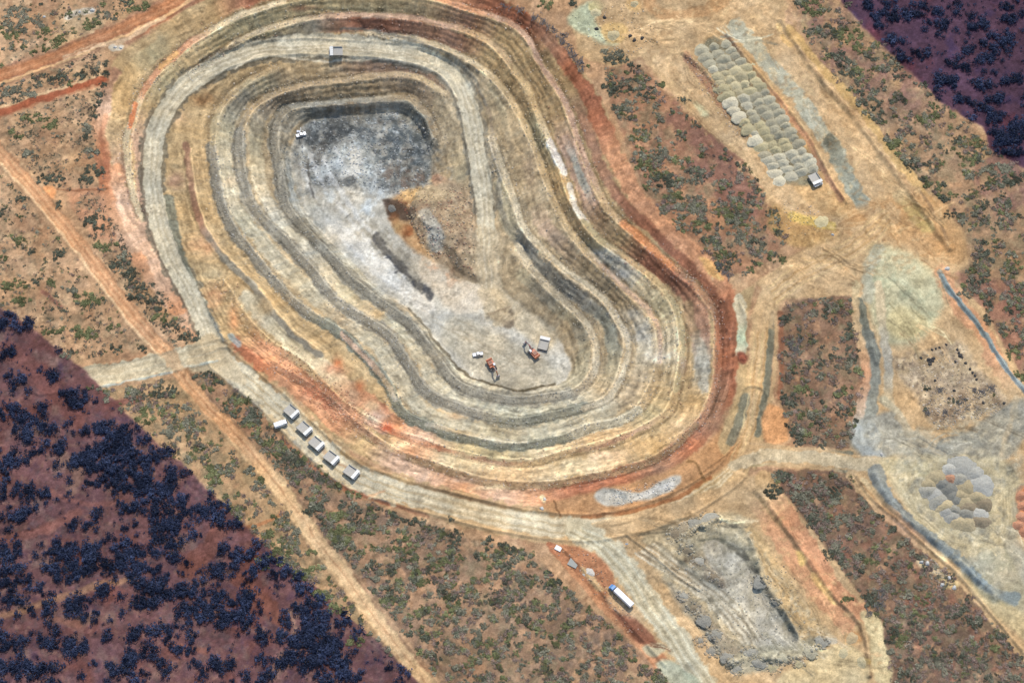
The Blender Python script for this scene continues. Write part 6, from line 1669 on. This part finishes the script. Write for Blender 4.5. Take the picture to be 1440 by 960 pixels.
for x, y, rx, ry, kd in ((22, 28, 24, 20, 'grey'), (15, 45, 16, 10, 'green'), (58, 28, 12, 10, 'grey'), (62, 48, 14, 8, 'green'), (85, 58, 16, 7, 'green'), (68, 68, 12, 5, 'green'), (125, 34, 16, 8, 'green'), (142, 22, 12, 7, 'grey'), (165, 32, 10, 7, 'grey'), (195, 12, 16, 10, 'green'), (180, 4, 10, 6, 'dark'), (147, 6, 5, 3, 'green'),
                         (5, 68, 5, 3, 'grey'), (20, 70, 5, 4, 'grey'), (42, 77, 7, 5, 'green'), (22, 84, 6, 3, 'grey'), (3, 93, 5, 4, 'green'), (60, 110, 14, 7, 'dark'), (50, 120, 12, 5, 'grey'), (10, 128, 14, 9, 'grey'), (32, 130, 22, 6, 'grey'), (86, 110, 8, 6, 'dark'), (110, 107, 9, 8, 'dark'), (98, 119, 7, 4, 'green'), (95, 22, 10, 4, 'green'), (120, 84, 5, 2, 'dark'), (131, 82, 4, 2, 'dark'),
                         (152, 88, 4, 8, 'dark'), (150, 104, 5, 8, 'dark'), (143, 125, 7, 9, 'dark'), (139, 142, 7, 9, 'dark'), (134, 158, 5, 7, 'dark'), (126, 178, 9, 11, 'grey'), (122, 195, 6, 6, 'dark'), (130, 215, 8, 9, 'grey'), (132, 240, 12, 9, 'dark'), (124, 252, 14, 6, 'dark'), (45, 165, 16, 7, 'green'), (68, 172, 14, 9, 'green'), (22, 188, 14, 6, 'green'), (45, 215, 14, 9, 'grey'),
                         (70, 252, 20, 7, 'dark'), (82, 287, 9, 4, 'dark'), (135, 308, 16, 6, 'dark'), (120, 314, 8, 3, 'dark'), (140, 318, 12, 4, 'dark'), (150, 347, 19, 7, 'green'), (165, 372, 16, 7, 'dark'), (185, 385, 14, 8, 'dark'), (190, 402, 16, 7, 'dark'), (205, 420, 14, 9, 'dark'), (178, 418, 10, 5, 'dark'), (232, 447, 18, 7, 'green'), (238, 458, 14, 4, 'dark'), (270, 474, 16, 6, 'dark'), (215, 435, 10, 4, 'dark'), (175, 358, 14, 5, 'grey'),
                         (3, 362, 9, 7, 'green'), (25, 338, 11, 5, 'green'), (46, 352, 7, 4, 'dark'), (82, 357, 8, 11, 'dark'), (20, 400, 22, 8, 'green'), (48, 395, 8, 5, 'dark'), (73, 400, 8, 6, 'green'), (96, 405, 11, 6, 'grey'), (33, 425, 15, 6, 'green'), (123, 420, 22, 8, 'green'), (88, 435, 14, 3, 'dark'), (77, 466, 17, 6, 'green'), (120, 468, 18, 10, 'green'), (93, 495, 13, 6, 'grey'), (140, 495, 7, 4, 'dark'), (160, 457, 9, 5, 'green'), (163, 488, 8, 5, 'dark'), (197, 492, 7, 4, 'dark'),
                         (62, 295, 5, 3, 'dark'), (25, 280, 10, 4, 'dark'), (5, 300, 8, 6, 'dark'), (183, 553, 14, 6, 'grey'), (230, 550, 16, 9, 'dark'), (287, 523, 18, 8, 'dark'), (305, 535, 10, 6, 'dark'), (337, 563, 15, 6, 'green'), (323, 580, 10, 6, 'dark'), (350, 590, 12, 6, 'dark'), (207, 590, 15, 6, 'green'), (253, 603, 24, 14, 'grey'), (362, 612, 10, 5, 'green'), (350, 625, 8, 5, 'dark'), (360, 580, 10, 5, 'dark'), (385, 625, 12, 6, 'green'), (305, 670, 14, 8, 'green'), (300, 660, 12, 5, 'green'),
                         (335, 715, 12, 7, 'green'), (375, 750, 10, 5, 'green'), (400, 770, 22, 12, 'green'), (380, 790, 20, 8, 'green'), (430, 805, 18, 10, 'green'), (450, 835, 16, 8, 'green'), (475, 855, 14, 8, 'green'), (500, 900, 12, 8, 'green'), (445, 715, 16, 10, 'dark'), (470, 725, 14, 8, 'green'), (480, 750, 20, 12, 'green'), (475, 765, 14, 6, 'dark'), (550, 725, 8, 5, 'dark'), (585, 735, 10, 5, 'dark'), (460, 660, 14, 8, 'green'), (420, 650, 14, 8, 'dark'), (400, 640, 10, 8, 'dark'),
                         (640, 755, 10, 9, 'dark'), (716, 770, 14, 8, 'dark'), (690, 760, 14, 5, 'dark'), (640, 725, 14, 4, 'dark'), (600, 705, 20, 4, 'dark'), (560, 700, 14, 5, 'dark'), (620, 750, 8, 8, 'green'), (575, 760, 10, 7, 'green'), (520, 745, 14, 6, 'green'), (545, 690, 8, 4, 'dark'), (500, 690, 16, 6, 'green'), (475, 680, 14, 6, 'green'), (570, 775, 8, 5, 'green'), (545, 845, 12, 8, 'green'), (660, 860, 14, 4, 'grey'), (595, 820, 8, 6, 'green'), (615, 795, 8, 5, 'green'),
                         (862, 78, 20, 8, 'grey'), (868, 85, 18, 7, 'dark'), (890, 92, 8, 5, 'dark'), (828, 90, 6, 3, 'green'), (765, 6, 12, 6, 'green'), (800, 4, 8, 5, 'dark'), (935, 122, 9, 6, 'green'), (890, 112, 10, 5, 'dark'), (862, 125, 16, 7, 'dark'), (895, 128, 10, 6, 'dark'), (962, 140, 10, 5, 'dark'), (885, 150, 14, 8, 'grey'), (870, 150, 8, 5, 'dark'), (900, 190, 12, 8, 'green'), (925, 215, 14, 9, 'grey'), (910, 235, 16, 10, 'green'), (935, 255, 16, 12, 'dark'), (945, 275, 16, 10, 'green'), (960, 295, 16, 9, 'grey'), (985, 315, 14, 8, 'green'), (1000, 335, 14, 8, 'dark'), (1012, 355, 12, 8, 'green'), (1018, 372, 10, 7, 'dark'),
                         (1092, 366, 12, 6, 'green'), (1062, 368, 5, 4, 'dark'), (1035, 330, 14, 8, 'grey'), (990, 285, 16, 10, 'grey'), (1020, 300, 14, 8, 'green'), (950, 225, 10, 6, 'green'), (975, 250, 12, 8, 'grey'), (1178, 424, 8, 7, 'green'), (1156, 436, 7, 4, 'dark'), (1190, 475, 9, 8, 'dark'), (1195, 460, 7, 5, 'dark'), (1210, 520, 7, 7, 'green'), (1200, 505, 7, 6, 'dark'), (1105, 445, 7, 10, 'dark'), (1110, 560, 12, 10, 'dark'), (1130, 550, 14, 8, 'green'), (1185, 550, 10, 5, 'green'), (1150, 578, 9, 6, 'green'), (1120, 605, 12, 8, 'dark'), (1135, 610, 8, 6, 'green'),
                         (1140, 12, 20, 10, 'green'), (1125, 5, 10, 6, 'dark'), (1165, 45, 18, 9, 'dark'), (1195, 50, 24, 11, 'green'), (1210, 70, 16, 8, 'green'), (1180, 80, 12, 8, 'dark'), (1195, 100, 14, 9, 'dark'), (1215, 108, 14, 9, 'green'), (1250, 95, 20, 8, 'grey'), (1268, 110, 14, 5, 'dark'), (1265, 138, 12, 5, 'dark'), (1225, 145, 18, 10, 'dark'), (1235, 165, 10, 9, 'dark'), (1305, 168, 16, 8, 'green'), (1262, 203, 14, 8, 'green'), (1250, 200, 10, 6, 'green'), (1280, 222, 14, 7, 'grey'), (1285, 232, 12, 6, 'dark'), (1310, 262, 14, 6, 'green'), (1325, 278, 12, 6, 'dark'), (1342, 302, 12, 4, 'dark'), (1375, 200, 12, 7, 'green'), (1370, 220, 14, 8, 'dark'), (1400, 240, 22, 9, 'grey'), (1365, 228, 14, 6, 'green'), (1415, 255, 20, 8, 'dark'), (1395, 285, 12, 4, 'dark'), (1360, 245, 12, 4, 'grey'), (1325, 205, 6, 4, 'dark'),
                         (1372, 395, 14, 7, 'dark'), (1360, 410, 14, 7, 'grey'), (1385, 450, 10, 6, 'dark'), (1425, 500, 12, 8, 'green'), (1435, 530, 10, 7, 'green'), (1430, 420, 16, 8, 'grey'), (1390, 360, 12, 7, 'dark'), (1425, 375, 16, 8, 'green'), (1090, 690, 16, 10, 'dark'), (1100, 670, 14, 8, 'dark'), (1130, 700, 18, 10, 'grey'), (1150, 730, 16, 10, 'dark'), (1165, 695, 16, 9, 'dark'), (1195, 730, 20, 10, 'grey'), (1170, 780, 14, 9, 'dark'), (1220, 790, 10, 5, 'green'), (1190, 845, 10, 5, 'green'), (1255, 775, 7, 5, 'green'), (1225, 845, 14, 10, 'dark'), (1255, 895, 12, 10, 'dark'), (1265, 900, 12, 8, 'green'), (1345, 860, 16, 8, 'dark'), (1370, 875, 14, 8, 'dark'), (1340, 885, 6, 4, 'green'), (1290, 865, 12, 4, 'green'), (1400, 910, 8, 4, 'green'), (1320, 930, 16, 10, 'grey'), (1180, 768, 10, 5, 'grey'), (1245, 825, 10, 5, 'grey'), (1410, 895, 10, 6, 'dark'), (1030, 250, 14, 9, 'dry'), (1050, 300, 12, 8, 'grey'),
                         (1305, 545, 6, 4, 'dark'), (1322, 547, 5, 3, 'dark'), (1345, 562, 8, 3, 'dark'), (1360, 562, 6, 3, 'dark'), (1300, 578, 6, 3, 'dark'), (1395, 555, 5, 3, 'green')):
    clump(x, y, rx, ry, kd, (1.0, 1.9), 1.0)


def inpoly(P):
    P = np.array(P, float)
    return poly_mask(CX0, CY0, 1, CSH, P)


LABD = blur((LAB != 0).astype(float), 2) > 0.05


def scatter(P, n, kinds, r, scale, thr, seed, sx=1.0, only_ground=True):
    Mk = inpoly(P) & (~LABD if only_ground else True)
    Mk &= (PX > -60) & (PX < 1500) & (PY > -60) & (PY < 1020)
    ys_, xs_ = np.where(Mk)
    rg = np.random.default_rng(seed)
    idx = rg.integers(0, len(ys_), n * 6)
    x = xs_[idx] + CX0 + rg.random(n * 6); y = ys_[idx] + CY0 + rg.random(n * 6)
    keep = fbm(x / sx, y, scale, 3, seed) > thr
    x = x[keep][:n]; y = y[keep][:n]
    ks = list(kinds); pk = np.array([kinds[k] for k in ks]); pk = pk / pk.sum()
    kk = rg.choice(len(ks), len(x), p=pk)
    for a, b_, c in zip(x, y, kk):
        PL.append((ks[c], float(a), float(b_), float(rg.uniform(*r) * (0.75 + 0.75 * rg.random()))))


scatter(WOOD_SW, 620, dict(wood=1), (1.4, 2.4), 22, 0.05, 201, 1.6, False)
scatter(WOOD_SW, 650, dict(wood=1), (0.5, 1.1), 30, -0.3, 202, 1.6, False)
scatter(WOOD_NE, 200, dict(wood=1), (1.4, 2.4), 20, 0.02, 203, 1.6, False)
scatter(WOOD_NE, 260, dict(wood=1), (0.5, 1.1), 30, -0.3, 204, 1.6, False)
scatter(SCRUB_C, 2760, dict(grey=5, green=3, dry=4, dark=2), (0.8, 1.5), 10, 0.02, 205)
scatter(SCRUB_E, 936, dict(grey=5, green=2, dry=3, dark=2), (0.8, 1.5), 10, 0.02, 206)
scatter(SCRUB_M, 594, dict(grey=3, green=1, dry=5, dark=2), (0.8, 1.4), 10, 0.0, 207)
scatter(SCRUB_SE, 1890, dict(grey=4, green=1, dry=6, dark=1.5), (0.8, 1.4), 10, -0.08, 208)
scatter(SCRUB_NE, 1620, dict(grey=5, green=3, dry=4, dark=2), (0.8, 1.5), 12, 0.03, 209)
scatter(SCRUB_SW, 540, dict(grey=5, green=3, dry=3), (0.9, 1.5), 18, 0.0, 210)
scatter(SCRUB_MID, 306, dict(grey=3, green=2, dry=3, dark=3), (0.8, 1.4), 12, -0.1, 211)
scatter(SCRUB_W1, 468, dict(grey=5, green=2, dry=3, dark=2), (0.5, 1.1), 14, 0.0, 212)
scatter(SCRUB_W2, 216, dict(grey=3, dry=2, dark=4), (0.5, 1.1), 12, 0.0, 213)
scatter(SCRUB_W3, 432, dict(grey=3, dry=3, dark=3), (0.4, 0.9), 12, -0.1, 214)
scatter(SCRUB_W4, 342, dict(grey=2, dry=3, dark=4), (0.5, 1.0), 10, -0.1, 215)
scatter(SCRUB_W5, 756, dict(grey=4, green=2, dry=4, dark=3), (0.45, 1.0), 14, -0.1, 216)

px = np.array([p[1] for p in PL]); py = np.array([p[2] for p in PL]); rr = np.array([p[3] for p in PL])
zz = np.zeros(len(PL))
for _ in range(10):
    wx, wy = unproj(px, py, zz); zz = 0.5 * zz + 0.5 * H(wx, wy)
wx, wy = unproj(px, py, zz); zz = H(wx, wy)
li_ = LAB[np.clip((py - CY0).astype(int), 0, CSH[0] - 1), np.clip((px - CX0).astype(int), 0, CSH[1] - 1)]
kinds = np.array([p[0] for p in PL])
infr = (px > 0) & (px < 1440) & (py > 0) & (py < 960)

LM = [(30, 30, 'in the top left corner scrub'), (75, 60, 'above the upper left track'), (130, 30, 'in the green patch above the upper left track'), (190, 12, 'beside the upper left track near the top edge'), (30, 125, 'between the two upper left tracks'), (100, 110, 'near the pit end of the narrow red track'), (148, 125, 'in the dark hedge on the left pit rim'),
      (55, 170, 'below the narrow red track'), (128, 235, 'at the lower end of the dark hedge on the left rim'), (45, 215, 'left of the long track near its top'), (75, 255, 'where the orange patch meets the long track'), (140, 315, 'left of the pit below the bare patch'), (150, 350, 'right of the long track, left of the pit'), (190, 405, 'between the long track and the ramp'), (240, 450, 'just above the western junction'),
      (20, 340, 'at the left edge level with the pit centre'), (85, 360, 'left of the long track, level with the pit centre'), (30, 410, 'at the left edge above the dark wood'), (120, 425, 'left of the long track above the western road'), (90, 480, 'just above the western road'), (165, 485, 'on the upper side of the western road'),
      (200, 560, 'just below the western road'), (290, 525, 'under the western junction'), (250, 605, 'left of the lower long track near the dark wood'), (345, 590, 'between the long track and the queued trucks'), (310, 665, 'left of the lower long track, mid way down'), (410, 645, 'below the queued trucks'), (340, 720, 'near the red side track'), (400, 780, 'left of the sandy track, lower half'), (460, 840, 'left of the sandy track, near its foot'),
      (480, 750, 'right of the sandy track, upper part'), (570, 710, 'just below the haul road bend'), (640, 750, 'in the upper middle of the central scrub'), (720, 780, 'in the upper right of the central scrub'), (560, 820, 'in the left of the central scrub'), (660, 850, 'in the heart of the central scrub'), (780, 850, 'in the right of the central scrub'), (620, 920, 'in the lower left of the central scrub'), (740, 920, 'in the lower middle of the central scrub'), (860, 920, 'in the lower right of the central scrub'),
      (770, 10, 'on the top rim of the pit'), (865, 80, 'below the top yard'), (880, 140, 'at the top of the eastern scrub'), (940, 130, 'right of the top of the eastern scrub'), (905, 215, 'at the left of the eastern scrub'), (950, 270, 'on the pit side of the eastern scrub'), (1030, 250, 'on the far side of the eastern scrub'), (1010, 340, 'at the foot of the eastern scrub'), (1080, 355, 'above the upper haul road'),
      (1110, 450, 'at the top left of the middle scrub block'), (1175, 430, 'at the top right of the middle scrub block'), (1150, 500, 'in the centre of the middle scrub block'), (1195, 510, 'on the right side of the middle scrub block'), (1120, 580, 'at the lower left of the middle scrub block'), (1175, 590, 'at the lower right of the middle scrub block'),
      (1140, 15, 'beside the top of the northern dirt road'), (1195, 60, 'right of the northern dirt road, upper part'), (1230, 120, 'between the dirt road and the north-east wood'), (1305, 170, 'near the corner of the north-east wood'), (1260, 205, 'beside the long dirt bank'), (1380, 230, 'under the north-east wood'), (1310, 265, 'next to the rounded dirt corner'), (1410, 300, 'at the right edge below the north-east wood'), (1390, 380, 'right of the head of the gravel bank'), (1420, 440, 'right of the middle of the gravel bank'), (1430, 520, 'right of the foot of the gravel bank'),
      (1110, 685, 'at the top of the south-east scrub strip'), (1180, 710, 'in the upper part of the south-east scrub strip'), (1170, 780, 'on the left of the south-east scrub strip'), (1250, 790, 'in the middle of the south-east scrub strip'), (1230, 850, 'left middle of the south-east scrub strip'), (1340, 860, 'right middle of the south-east scrub strip'), (1270, 910, 'at the lower left of the south-east scrub strip'), (1350, 925, 'at the bottom of the south-east scrub strip'), (1420, 930, 'at the lower right end of the south-east scrub strip'),
      (1320, 560, 'on the bare cleared yard')]
LMW = [(20, 450, 'at the top corner of the dark south-west wood'), (70, 527, 'alone near the end of the western road'), (100, 560, 'in the clump below the end of the western road'), (60, 605, 'in the upper left of the dark wood'), (160, 615, 'on top of the biggest round clump of the dark wood'), (210, 640, 'on the right of the biggest round clump'), (130, 660, 'on the left of the biggest round clump'), (190, 680, 'at the foot of the biggest round clump'), (15, 645, 'at the left edge of the wood, upper part'),
       (260, 665, 'at the wood boundary above the red clearing'), (40, 710, 'in the clump at the left, mid height of the wood'), (130, 730, 'in the low clump left of the middle of the wood'), (220, 720, 'in the middle band of the wood'), (290, 725, 'at the boundary level with the middle band'), (20, 780, 'at the left edge below mid height of the wood'), (110, 790, 'in the left of the large lower clump'), (170, 785, 'in the right of the large lower clump'), (220, 825, 'in the clump under the red clearing'), (320, 780, 'right of the red clearing'), (315, 805, 'in the round clump right of the red clearing'),
       (290, 860, 'in the lower middle clump'), (350, 860, 'in the right end of the lower middle clump'), (445, 870, 'in the dense clump at the lower right boundary'), (30, 850, 'at the left edge, lower part of the wood'), (110, 850, 'in the small clumps under the large lower clump'), (100, 905, 'in the dark patch near the bottom left'), (190, 895, 'in the small clumps near the bottom'), (230, 888, 'in the round clump near the bottom'), (30, 930, 'in the bottom left corner'), (130, 940, 'at the bottom edge, left'), (230, 935, 'at the bottom edge, left of centre of the wood'), (320, 930, 'at the bottom edge, middle of the wood'), (400, 925, 'at the bottom edge, right part of the wood'), (490, 935, 'at the bottom right tip of the wood'),
       (1243, 28, 'at the left tip of the north-east wood'), (1300, 20, 'at the top of the north-east wood'), (1370, 35, 'in the upper middle of the north-east wood'), (1420, 20, 'in the top right corner'), (1295, 80, 'at the boundary of the north-east wood'), (1360, 90, 'in the middle of the north-east wood'), (1420, 80, 'at the right edge of the north-east wood'), (1340, 125, 'low along the north-east wood boundary'), (1420, 130, 'at the right edge, lower north-east wood'), (1415, 195, 'in the dense lower clump of the north-east wood')]
used_lb = {}


def plant_label(kd, x, y, r):
    L = LMW if kd == 'wood' else LM
    q = min(L, key=lambda l: (l[0] - x) ** 2 + (l[1] - y) ** 2)
    dx = x - q[0]; dy = y - q[1]
    size = ('very small', 'small', 'medium-sized', 'large', 'very large')[int(np.clip((r - (1.6 if kd == 'wood' else 1.0)) / (1.3 if kd == 'wood' else 0.9) * 5, 0, 4))]
    if dx * dx + dy * dy < 30: side = 'centre'
    elif abs(dx) > abs(dy): side = 'right' if dx > 0 else 'left'
    else: side = 'lower' if dy > 0 else 'upper'
    for lb in ('%s %s %s, %s side' % (size, KIND[kd][2], q[2], side), '%s %s %s' % (size, KIND[kd][2], q[2]), '%s %s' % (KIND[kd][2], q[2])):
        if len(lb.split()) <= 16:
            return lb
    return lb


GRP = dict(green='green shrubs in the scrub', grey='grey-green bushes in the scrub', dry='dry brown bushes in the scrub', dark='dark shrubs in the scrub', wood='dark trees of the woods')
STUFFL = dict(green='scattered small olive green shrubs all over the scrub', grey='scattered small grey-green scrub bushes', dry='scattered small dry brown scrub bushes', dark='scattered small blackish shrubs', wood='small dark blue-black trees filling the two woods')
STUFFN = dict(green='green_undergrowth', grey='grey_undergrowth', dry='dry_undergrowth', dark='dark_undergrowth', wood='woodland_undergrowth')
NIND = dict(green=230, grey=200, dry=160, dark=230, wood=300)
for kd in KIND:
    ok = np.where((kinds == kd) & ((li_ == 0) | (li_ == 5)))[0]
    if kd == 'wood':
        ok = np.where(kinds == kd)[0]
    order = ok[np.argsort(-(rr[ok] + 100 * infr[ok]))]
    ind = order[:NIND[kd]]; rest = order[NIND[kd]:]
    for i in ind:
        v_ = pr.randrange(6); r = float(rr[i]); lb = plant_label(kd, px[i], py[i], r)
        loc = (float(wx[i]), float(wy[i]), float(zz[i])); rot = pr.uniform(0, 6.28)
        sc = (r * pr.uniform(0.9, 1.15), r * pr.uniform(0.85, 1.1), r * pr.uniform(0.8, 1.1) * (1.0 if kd == 'wood' else 0.5))
        if kd == 'wood':
            t = empty('woodland_tree', loc, rot, label=lb, cat='tree', group=GRP[kd]); t.scale = sc
            a = bpy.data.objects.new('crown', CROWN[kd][v_][0]); C.objects.link(a); a.parent = t
            b_ = bpy.data.objects.new('trunk', TRUNKS[v_ % 3]); C.objects.link(b_); b_.parent = t
        else:
            o = bpy.data.objects.new(KIND[kd][1], CROWN[kd][v_][0]); C.objects.link(o)
            o.location = loc; o.rotation_euler = (0, 0, rot); o.scale = sc
            tag(o, lb, KIND[kd][3], GRP[kd])
    VV = []; TT = []
    for i in rest:
        _, v4, tn = CROWN[kd][pr.randrange(6)]
        if rr[i] < 1.3:
            nk = len(tn) // 4 // 2 * 4; v4 = v4[:nk]; tn = tn[:nk]; ls = 1.0
        a = pr.uniform(0, 6.28); r = float(rr[i]); c_, s_ = math.cos(a) * r, math.sin(a) * r
        VV.append(np.stack([v4[:, 0] * c_ - v4[:, 1] * s_ + wx[i], v4[:, 0] * s_ + v4[:, 1] * c_ + wy[i], v4[:, 2] * r * (1.0 if kd == 'wood' else 0.45) + zz[i]], 1)); TT.append(tn * pr.uniform(0.75, 1.25))
    if VV:
        VV = np.concatenate(VV); TT = np.concatenate(TT)
        me = np_mesh(STUFFN[kd], VV, np.arange(len(VV)).reshape(-1, 4))
        at = me.attributes.new('tone', 'FLOAT', 'POINT'); at.data.foreach_set('value', TT.astype(np.float32))
        me.materials.append(KIND[kd][0])
        o = bpy.data.objects.new(STUFFN[kd], me); C.objects.link(o)
        tag(o, STUFFL[kd], 'undergrowth', None, 'stuff')


# ------------------------------------------------------------------ loose rubble
def rubble(name, label, spots, mat, seed):
    rg = np.random.default_rng(seed)
    S = np.array(spots, float)                       # px, py, radius
    n = len(S)
    zr = np.zeros(n)
    for _ in range(10):
        ax, ay = unproj(S[:, 0], S[:, 1], zr); zr = 0.5 * zr + 0.5 * H(ax, ay)
    ax, ay = unproj(S[:, 0], S[:, 1], zr); zr = H(ax, ay)
    base = np.array([(-1, -1, -.5), (1, -1, -.5), (1, 1, -.5), (-1, 1, -.5), (-.7, -.7, .6), (.7, -.7, .6), (.7, .7, .6), (-.7, .7, .6)])
    v = base[None] * (1 + 0.7 * (rg.random((n, 8, 3)) - 0.5))
    a = rg.random(n) * 6.28; c_, s_ = np.cos(a)[:, None], np.sin(a)[:, None]
    el = 0.7 + 0.6 * rg.random((n, 1))
    x = (v[..., 0] * c_ * el - v[..., 1] * s_) * S[:, 2:3] + ax[:, None]; y = (v[..., 0] * s_ * el + v[..., 1] * c_) * S[:, 2:3] + ay[:, None]
    z = v[..., 2] * S[:, 2:3] * 0.8 + zr[:, None]
    V8 = np.stack([x, y, z], -1).reshape(-1, 3)
    f = np.array([(0, 1, 5, 4), (1, 2, 6, 5), (2, 3, 7, 6), (3, 0, 4, 7), (4, 5, 6, 7)])
    F = (np.arange(n)[:, None, None] * 8 + f[None]).reshape(-1, 4)
    me = np_mesh(name, V8, F); me.materials.append(EARTH)
    cc = CAN[np.clip((S[:, 1] - CY0).astype(int), 0, CSH[0] - 1), np.clip((S[:, 0] - CX0).astype(int), 0, CSH[1] - 1)]
    k_ = lin3(mat)
    cc = np.clip(cc, 4, 250) / 255.0; cc = (cc ** 2.2) / GAIN * 0.75 + np.array(k_)[None] / GAIN * 0.25
    cc = cc * rg.uniform(0.72, 1.3, (n, 1))
    at = me.attributes.new('Col', 'FLOAT_COLOR', 'POINT'); at.data.foreach_set('color', np.repeat(np.concatenate([cc, np.ones((n, 1))], 1), 8, axis=0).astype(np.float32).ravel())
    o = bpy.data.objects.new(name, me); C.objects.link(o)
    return tag(o, label, 'rubble', None, 'stuff')


rq = random.Random(21)
SP = dict(tan=[], grey=[], dark=[], pale=[], red=[])


def spray(x, y, rx, ry, n, keys, r=(0.18, 0.5)):
    for _ in range(n):
        a = rq.uniform(0, 6.28); q = rq.random() ** 0.6
        SP[rq.choice(keys)].append((x + rx * q * math.cos(a), y + ry * q * math.sin(a), rq.uniform(*r)))


for px_, py_, c, rr_, lb in SD:
    spray(px_, py_, rr_ * 1.5, rr_ * 1.2, 60, ['grey', 'grey', 'dark', 'tan'], (0.2, 0.65))
for (zx, zy, c, rr_) in CL:
    spray(1140 + zx / 4.8, 580 + zy / 4.8, rr_ * 1.2, rr_, 26, ['grey', 'tan', 'tan', 'dark'], (0.18, 0.5))
for r_ in range(60):
    tt = r_ / 59
    spray(1008 + 122 * tt, 66 + 180 * tt, 30, 12, 16, ['tan', 'grey', 'tan'], (0.18, 0.45))
for P9, n9, ks9, r9 in ((UF, 900, ['dark', 'grey', 'pale', 'grey'], (0.2, 0.6)), ([(1262, 512), (1350, 482), (1415, 570), (1320, 600)], 420, ['tan', 'dark', 'pale', 'tan'], (0.15, 0.45)), ([(1290, 560), (1400, 545), (1415, 575), (1320, 605)], 240, ['dark', 'pale', 'tan'], (0.15, 0.5)),
                       ([(770, 765), (830, 775), (865, 825), (905, 890), (880, 890), (820, 815)], 200, ['red', 'tan', 'pale'], (0.15, 0.45)), ([(960, 70), (1000, 100), (1060, 190), (1040, 200), (980, 120)], 260, ['red', 'tan', 'pale'], (0.15, 0.45)),
                       ([(1100, 280), (1150, 290), (1165, 320), (1110, 340)], 120, ['tan', 'pale'], (0.15, 0.45)), ([(800, 20), (900, 0), (930, 60), (860, 90)], 200, ['tan', 'pale', 'grey'], (0.15, 0.5)), ([(555, 275), (665, 260), (668, 390), (600, 360)], 500, ['tan', 'dark', 'red'], (0.2, 0.6)),
                       ([(850, 690), (950, 670), (950, 690), (860, 712)], 160, ['pale', 'grey'], (0.15, 0.5)), ([(1300, 780), (1345, 805), (1340, 830), (1310, 815)], 120, ['pale', 'tan'], (0.15, 0.5)), ([(930, 800), (1100, 780), (1165, 900), (1030, 940)], 500, ['grey', 'tan', 'dark'], (0.15, 0.4)),
                       ([(380, 490), (480, 540), (540, 600), (480, 610), (410, 540)], 400, ['red', 'red', 'tan'], (0.2, 0.5))):
    Mk = poly_mask(CX0, CY0, 1, CSH, np.array(P9, float)); ys9, xs9 = np.where(Mk)
    for _ in range(n9):
        k = rq.randrange(len(ys9)); SP[rq.choice(ks9)].append((xs9[k] + CX0 + rq.random(), ys9[k] + CY0 + rq.random(), rq.uniform(*r9)))
# rock fallen to the foot of every batter
for ring, ks9 in ((BF, ['tan', 'red', 'pale']), (BG, ['tan', 'tan', 'pale', 'red']), (BB, ['tan', 'grey', 'pale']), (BC, ['tan', 'grey', 'pale']), (BD, ['grey', 'grey', 'tan', 'dark'])):
    Pn = spline([(p[0], p[1]) for p in ring], 8)
    for p in Pn:
        for _ in range(7):
            SP[rq.choice(ks9)].append((p[0] + rq.gauss(0, 8), p[1] + rq.gauss(0, 6), rq.uniform(0.12, 0.38) * (1.5 if rq.random() < 0.08 else 1)))
for k, nm, lb in (('tan', 'loose_rubble', 'tan loose rock lying on the benches and yards'), ('grey', 'loose_rubble', 'grey loose rock on the pit floor, benches and dumps'), ('dark', 'loose_rubble', 'dark loose rock on the upper pit floor and dumps'),
                  ('pale', 'loose_rubble', 'pale loose rock on the benches and yards'), ('red', 'loose_rubble', 'reddish loose rock on the upper benches and red strips')):
    rubble(nm, lb, SP[k], ROCK[dict(tan='tan', grey='grey', dark='slate', pale='white', red='red')[k]], len(k) * 7)
